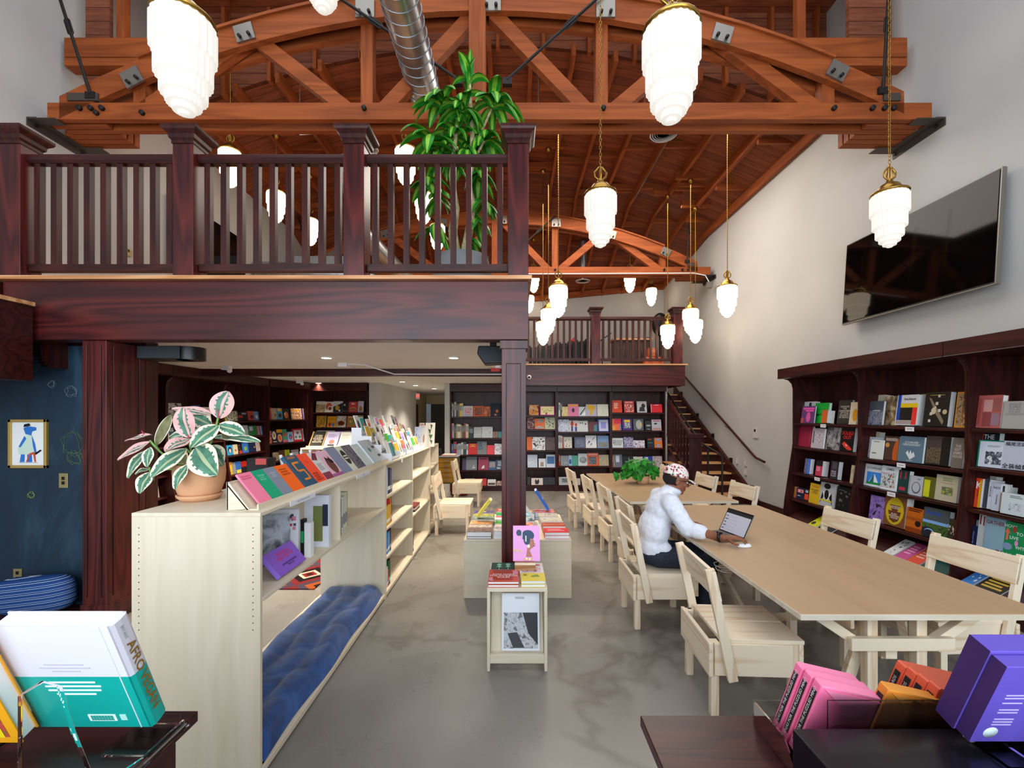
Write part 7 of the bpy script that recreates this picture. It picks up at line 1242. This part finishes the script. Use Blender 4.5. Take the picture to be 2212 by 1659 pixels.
for pts in (((1075, 450, 2.42), (1050, 560, 2.42), (970, 810, 2.43), (900, 1100, 2.42)), ((690, 720, 2.38), (705, 840, 2.39), (760, 1000, 2.4), (830, 1110, 2.42)), ((170, 750, 2.4), (300, 890, 2.4), (480, 1040, 2.4), (760, 1110, 2.42)), ((640, 850, 2.36), (760, 960, 2.38), (800, 1100, 2.4)), ((250, 800, 2.42), (260, 840, 2.42), (300, 890, 2.4)), ((165, 1100, 2.34), (170, 1160, 2.34), (380, 1130, 2.38), (700, 1120, 2.4))):
    q.tube([U(*a) for a in pts], .0055, stemg, 8)
for a, b2 in (((1085, 445, 2.42), (1065, 310, 2.41)), ((690, 715, 2.37), (672, 660, 2.36)), ((95, 665, 2.43), (58, 615, 2.42))): q.tube([U(*a), U(*b2)], [.004, .0015], flat('b8405a', .5), 6)
q.build('stem', rp)
# dracaena on the balcony
dg = cloth('dracaena_green', '1f6b1c', '2f8a28', 12); lime = cloth('dracaena_lime', '6fb02c', '9cc94a', 12)
for mm in (dg, lime): mm.node_tree.nodes['Principled BSDF'].inputs['Roughness'].default_value = .35
def strap(mb, b, az, el, L, w_, droop, rnd):
    b = Vector(b); p = b; d = Vector((math.cos(az)*math.cos(el), math.sin(az)*math.cos(el), math.sin(el))); side = Vector((-math.sin(az), math.cos(az), 0)); N = 9; rows = []
    for j in range(N+1):
        v = j/N; ww = w_*.5*(math.sin(math.pi*min(.985, .12+v*.88))**.7); up = side.cross(d).normalized(); tw = side*math.cos(.5*v)+up*math.sin(.5*v)*rnd
        rows.append([p-tw*ww+up*ww*.35, p-tw*ww*.38+up*ww*.05, p, p+tw*ww*.38+up*ww*.05, p+tw*ww+up*ww*.35]); d = (d+Vector((0, 0, -droop/N))).normalized(); p = p+d*L/N
    for c, mt in (((0, 1), dg), ((1, 3), lime), ((3, 4), dg)):
        vs = []; fs = []; k = c[1]-c[0]+1
        for r_ in rows: vs += r_[c[0]:c[1]+1]
        for j in range(N):
            for i in range(k-1): fs.append((j*k+i, j*k+i+1, (j+1)*k+i+1, (j+1)*k+i))
        mb.add(vs, fs, mt, smooth=True)
dr = thing('corn_plant', 'tall green striped corn plant in a grey concrete planter on the front balcony', 'potted plant', (-.48, 4.3, ZF)); fol = MB(); rn = random.Random(11)
YD = 4.3
for (px, py, n, L, up_) in ((1013, 175, 7, .26, 1.35), (1000, 235, 14, .36, .7), (955, 225, 15, .38, .75), (1065, 225, 15, .40, .7), (930, 300, 12, .36, .5), (1045, 300, 14, .36, .5), (985, 290, 14, .38, .6), (1010, 330, 12, .36, .4), (955, 330, 12, .34, .4), (925, 390, 8, .26, .3), (945, 420, 7, .26, .2), (1035, 380, 8, .28, .3), (1045, 430, 8, .28, .2), (940, 490, 8, .26, .1), (1030, 470, 6, .26, .1), (1020, 520, 4, .22, 0)):
    c = P(px, py, YD+rn.uniform(-.12, .12))
    for k in range(n): strap(fol, c+Vector((0, 0, rn.uniform(-.04, .04))), 2*math.pi*k/n+rn.random(), up_+rn.uniform(-.3, .3), L*rn.uniform(.8, 1.1), rn.uniform(.085, .12), rn.uniform(1.9, 3.2), rn.uniform(-1, 1))
fol.build('foliage', dr); tk = MB(); bark = cloth('pale_bark', '9a8a62', 'c9bc94', 30)
for pts, r_ in ((((985, 560), (978, 500), (985, 450), (975, 380), (990, 250)), [.055, .045, .035, .025, .015]), (((1003, 560), (1015, 490), (1020, 440), (1012, 400), (1022, 330), (1015, 180)), [.05, .04, .035, .032, .028, .012]), (((985, 300), (960, 235)), .012), (((1020, 330), (1062, 235)), .012), (((990, 320), (935, 300)), .012), (((1018, 360), (1045, 305)), .012), (((982, 460), (940, 420)), .01), (((1018, 450), (1045, 430)), .01), (((980, 530), (942, 490)), .01)): tk.tube([P(a, b_2, YD) for a, b_2 in pts], r_, bark, 12)
tk.build('trunk', dr); q = MB(); q.lathe([(0, 0), (.25, 0), (.285, .1), (.285, .24), (.265, .33), (.245, .4), (.225, .4), (.235, .34), (0, .33)], wall('concrete_planter', '86888a', '9a9c9e'), (-.48, 4.3, ZF+.001), 40); q.build('planter', dr)
# pothos on the far table
pg = cloth('pothos_green', '17591a', '3a9a34', 14); pg.node_tree.nodes['Principled BSDF'].inputs['Roughness'].default_value = .3
po = thing('pothos', 'bushy green pothos in a small terracotta pot on the far reading table', 'potted plant', (1.85, 6.3, .75)); fol = MB(); rn = random.Random(3); vines = MB()
def heart(mb, c, sz, nrm, tip):
    n = Vector(nrm).normalized(); t_ = Vector(tip); t_ = (t_-n*t_.dot(n)).normalized(); s_ = t_.cross(n); out = [(0, -.12), (.28, -.32), (.5, -.18), (.52, .12), (.36, .45), (.15, .75), (0, 1.0), (-.15, .75), (-.36, .45), (-.52, .12), (-.5, -.18), (-.28, -.32)]
    vs = [c]+[c+s_*a*sz+t_*b*sz+n*(-.18*abs(a)*sz-.1*b*b*sz) for a, b in out]; mb.add(vs, [(0, i, i % 12+1) for i in range(1, 13)], pg, smooth=True)
for i in range(190):
    u = Vector((rn.gauss(0, 1), rn.gauss(0, 1), rn.gauss(0, 1)*.9+.25)).normalized(); r_ = rn.uniform(.55, 1); c = Vector((1.82, 6.3, .95))+Vector((u.x*.27*r_, u.y*.22*r_, u.z*.17*r_)); c.z = max(c.z, .86)
    heart(fol, c, rn.uniform(.05, .085), u+Vector((rn.uniform(-.4, .4), -.6+rn.uniform(-.3, .3), .5)), (u.x, u.y*.5, -.9))
for i in range(7):
    c = Vector((1.46+rn.uniform(-.05, .08), 6.1+rn.uniform(-.08, .08), .85+rn.uniform(0, .1))); heart(fol, c, .07, (rn.uniform(-.4, .4), -1, .6), (rn.uniform(-.6, .2), 0, -1))
fol.build('foliage', po); vines.tube([(1.85, 6.3, .9), (1.7, 6.2, .93), (1.55, 6.12, .86), (1.45, 6.1, .83)], .004, stemg, 6); vines.build('vine', po)
MB().lathe([(0, 0), (.08, 0), (.1, .11), (.09, .11), (.085, .09), (0, .09)], M['terracotta'], (1.85, 6.3, .7515), 24).build('pot', po)
# ---------------------------------------------------------------- foreground counters
cl = thing('display_counter', 'dark stained wooden counter in the lower left corner', 'counter', (-1.1, .6, 0)); ct = wood('counter_top_stain', '1c080a', '45191a', 'x', .3, 8, 1.6, (.1, .9), spec=.3)
MB().box(-1.9, -.667, .15, .945, 1.078, 1.10, ct).build('counter_top', cl, bevel=.002); MB().box(-1.88, -.70, .2, .925, 0, 1.078, M['darkz']).build('body', cl)
cr_ = thing('display_counter', 'dark stained wooden counter in the lower right corner', 'counter', (1.0, .6, 0)); MB().box(.268, 2.0, .15, .93, 1.078, 1.10, ct).build('counter_top', cr_, bevel=.002); MB().box(.30, 1.98, .2, .91, 0, 1.078, M['darkz']).build('body', cr_)
q = MB(); q.box(.473, 1.6, .2, .75, 1.1005, 1.2, flat('141318', .25)); tag(q.build('black_box', org=(1, .5, 1.1), bevel=.002), 'low glossy black box on the lower right counter', 'box')
gold = flat('a8823c', .4, .6)
# big cookbook seen from behind: its spine is on the right
AM = TR(-.905, .856, 1.128) @ RX(21); W_, H_, T_ = .211, .252, .036; bk = local('book', 'large white and teal cookbook lettered AFRO VEGAN on its spine, on the left counter', 'book'); bk.matrix_world = AM; bk['group'] = 'books on the left counter'
q = MB(); wh = flat('cfccd4', .4); te = flat('109c90', .3); Z_ = .53*H_
for (z0, z1, m_) in ((0, Z_, te), (Z_, H_, wh)):
    q.box(0, W_, 0, .003, z0, z1, m_); q.box(0, W_, T_-.003, T_, z0, z1, m_)
    q.prism([(W_-.004, .0), (W_, 0), (W_+.004, .006), (W_+.005, T_/2), (W_+.004, T_-.006), (W_, T_), (W_-.004, T_)], z0, z1, m_, ax='z')
q.box(W_-.02, W_-.018, -.0006, 0, 0, H_, flat('c8ccd0'))
for i, (z, L, m_) in enumerate(((.162, .07, 'b8b4c0'), (.154, .09, 'b8b4c0'), (.146, .05, 'b8b4c0'), (.118, .085, 'e8f4f2'), (.108, .10, 'e8f4f2'), (.098, .095, 'e8f4f2'), (.088, .07, 'e8f4f2'))): q.box(.1-L/2, .1+L/2, -.0007, 0, z, z+.0035, flat(m_))
for i in range(24): q.box(.105+i*.0018, .106+i*.0018+.0006*(i % 3 == 0), -.0012, 0, .02, .033, te)
q.box(.1, .152, -.0008, 0, .018, .035, flat('e8f4f2')); q.box(.16, .172, -.0008, 0, .02, .035, flat('a8dcd4'))
q.build('cover', bk)
for tx_, z in (('AFRO', .165), ('VEGAN', .078)): MB().text(tx_, Matrix.Translation((W_+.0062, T_/2, z)) @ RZ(90) @ RY(90), .024, gold, .02, squash=1.15).build('title_lettering', bk)
MB().text('BRYANT', Matrix.Translation((W_+.0062, T_/2-.004, .225)) @ RZ(90) @ RY(90), .008, M['grey']).build('author_lettering', bk); MB().box(.002, W_-.004, .003, T_-.003, .003, H_-.004, M['paper']).build('page_block', bk)
book('e8a01c@e0641c|P:c8b098,b8483c,4a6a3c,.0,.93,.06,.52|P:c9a0a0,2a3a5a,d8c8b0,.0,.93,.6,.98|R:e8d01c,.5,.9,.06,.2', .26, .26, .03, TR(-1.155, .815, 1.128) @ RX(21), 'yellow and orange cookbook with photos at the left edge of the counter', 'books on the left counter')
book('e0641c', .2, .24, .02, TR(-1.27, 1.0-.08, 1.128) @ RX(16), 'orange book half out of the photo behind the two cookbooks', 'books on the left counter')
def easel(x, lb):
    g = thing('acrylic_easel', lb, 'easel', (x, .8, 1.1), 'clear acrylic easels')
    MB().prism([(.60, 1.101), (.90, 1.101), (.90, 1.112), (.80, 1.112), (.74, 1.125), (.70, 1.17), (.675, 1.25), (.655, 1.33), (.63, 1.352), (.60, 1.35)], x-.003, x+.003, M['acrylic'], ax='x').build('fin', g, bevel=.001)
    q = MB(); q.box(x-.09, x+.005, .815, .9, 1.101, 1.106, M['acrylic']); q.box(x-.09, x-.004, .893, .9, 1.1065, 1.124, M['acrylic']); q.build('ledge', g, bevel=.001)
    q = MB(); q.box(x+.006, x+.012, .60, .9, 1.101, 1.106, M['acrylic']); q.build('foot', g)
easel(-.665, 'clear acrylic easel holding the white and teal cookbook'); easel(-.98, 'clear acrylic easel holding the yellow and orange cookbook')
# card packs in a clear organiser
def pack(col, x, y, lb, txt):
    g = local('card_pack', lb, 'card pack'); g['group'] = 'card packs in the clear organiser'; g.matrix_world = TR(x, y, 1.112) @ RY(13) @ RX(10)
    c_ = flat(col, .45); fl_ = flat({'f0709a': 'f288ab', 'd8822c': 'e0923a', 'e05a3c': 'e86e4e'}[col], .45)
    q = MB(); q.prism([(0, 0), (.112, 0), (.112, .136), (.108, .142), (0, .142)], 0, .02, c_); q.build('sleeve', g, bevel=.001)
    q = MB(); q.prism([(.008, .139), (.036, .12), (.05, .1), (.075, .095), (.108, .139)], -.0016, 0, fl_); q.prism([(0.0, .1425), (.112, .1425), (.11, .1455), (.002, .1455)], -.001, .019, fl_); q.build('flap', g)
    q = MB(); q.box(-.0008, 0, .004, .016, .018, .128, flat('1a1618')); q.text(txt, TR(-.0012, .010, .073) @ RZ(-90) @ RY(-90), .0085, flat('e8dcd8')); q.build('spine_label', g)
    q = MB(); q.tube([(.06+.02*math.cos(k*.5), -.0012, .06+.02*math.sin(k*.5)) for k in range(12)], .0006, flat('7a3040'), 4); q.box(.05, .09, -.001, 0, .02, .022, fl_); q.build('printed_mark', g)
for i in range(3): pack('f0709a', .515, .862-.026*i, ['farthest', 'middle', 'nearest'][i]+' pink card pack in the clear organiser', 'IDEAS FOR THE PUZZLED MIND')
pack('d8822c', .625, .80, 'single ochre orange card pack in the clear organiser', 'HAND ME POSTCARDS')
for i in range(4): pack('e05a3c', .715, .868-.022*i, ['farthest', 'third', 'second', 'nearest'][i]+' red card pack in the clear organiser', 'HAND ME POSTCARDS')
g = thing('acrylic_organiser', 'clear acrylic organiser holding the pink, orange and red card packs', 'organiser', (.7, .83, 1.1)); A = M['acrylic']
MB().box(.49, .98, .755, .90, 1.1005, 1.103, A).build('base', g); MB().box(.535, .98, .752, .755, 1.104, 1.245, A).build('front_panel', g); MB().box(.49, .98, .90, .903, 1.1005, 1.15, A).build('rear_panel', g)
for x in (.49, .70, .98): MB().prism([(.757, 1.104), (.897, 1.104), (.897, 1.15), (.757, 1.243)] if x > .5 else [(.757, 1.104), (.897, 1.104), (.897, 1.15), (.8, 1.15)], x-.0015, x+.0015, A, ax='x').build('divider', g)
# purple boxed set
pb = local('boxed_set', 'purple cloth box set leaning on a clear easel on the black box', 'box'); pb.matrix_world = TR(.72, .70, 1.214) @ RX(20); pu, pd = flat('5a48a8', .5), flat('3a2058', .6)
MB().box(0, .28, 0, .022, 0, .158, pu).add([(-.0006, .0, 0), (-.0006, .022, 0), (-.0006, .022, .158), (-.0006, 0, .158)], [(0, 3, 2, 1)], pd).build('front_half', pb, bevel=.0015)
MB().box(-.003, .283, .0225, .055, -.003, .163, pu).add([(-.0036, .0225, -.003), (-.0036, .055, -.003), (-.0036, .055, .163), (-.0036, .0225, .163)], [(0, 3, 2, 1)], pd).build('lid', pb, bevel=.0015)
q = MB(); ln = flat('b8acd8')
for i, z in enumerate((.10, .094, .084, .07, .064, .05, .044, .038)): q.box(.02, .05+.018*((i*3) % 3), -.0006, 0, z, z+.002, ln)
MB().lathe([(0, 0), (.011, 0), (.011, .0006), (0, .0006)], flat('c8d8dc'), n=24, M=Matrix.Translation((.025, 0, .022)) @ RX(90)).build('seal_sticker', pb); q.box(.05, .06, .01, .03, .1585, .159, gold); q.build('printed_text', pb)
g = thing('acrylic_easel', 'clear acrylic easel under the purple box set', 'easel', (.8, .66, 1.2), 'clear acrylic easels'); MB().prism([(.55, 1.202), (.72, 1.202), (.72, 1.21), (.66, 1.21), (.60, 1.3), (.57, 1.34), (.55, 1.34)], .775, .78, A, ax='x').build('fin', g); MB().box(.74, .9, .66, .73, 1.2015, 1.206, A).build('ledge', g)
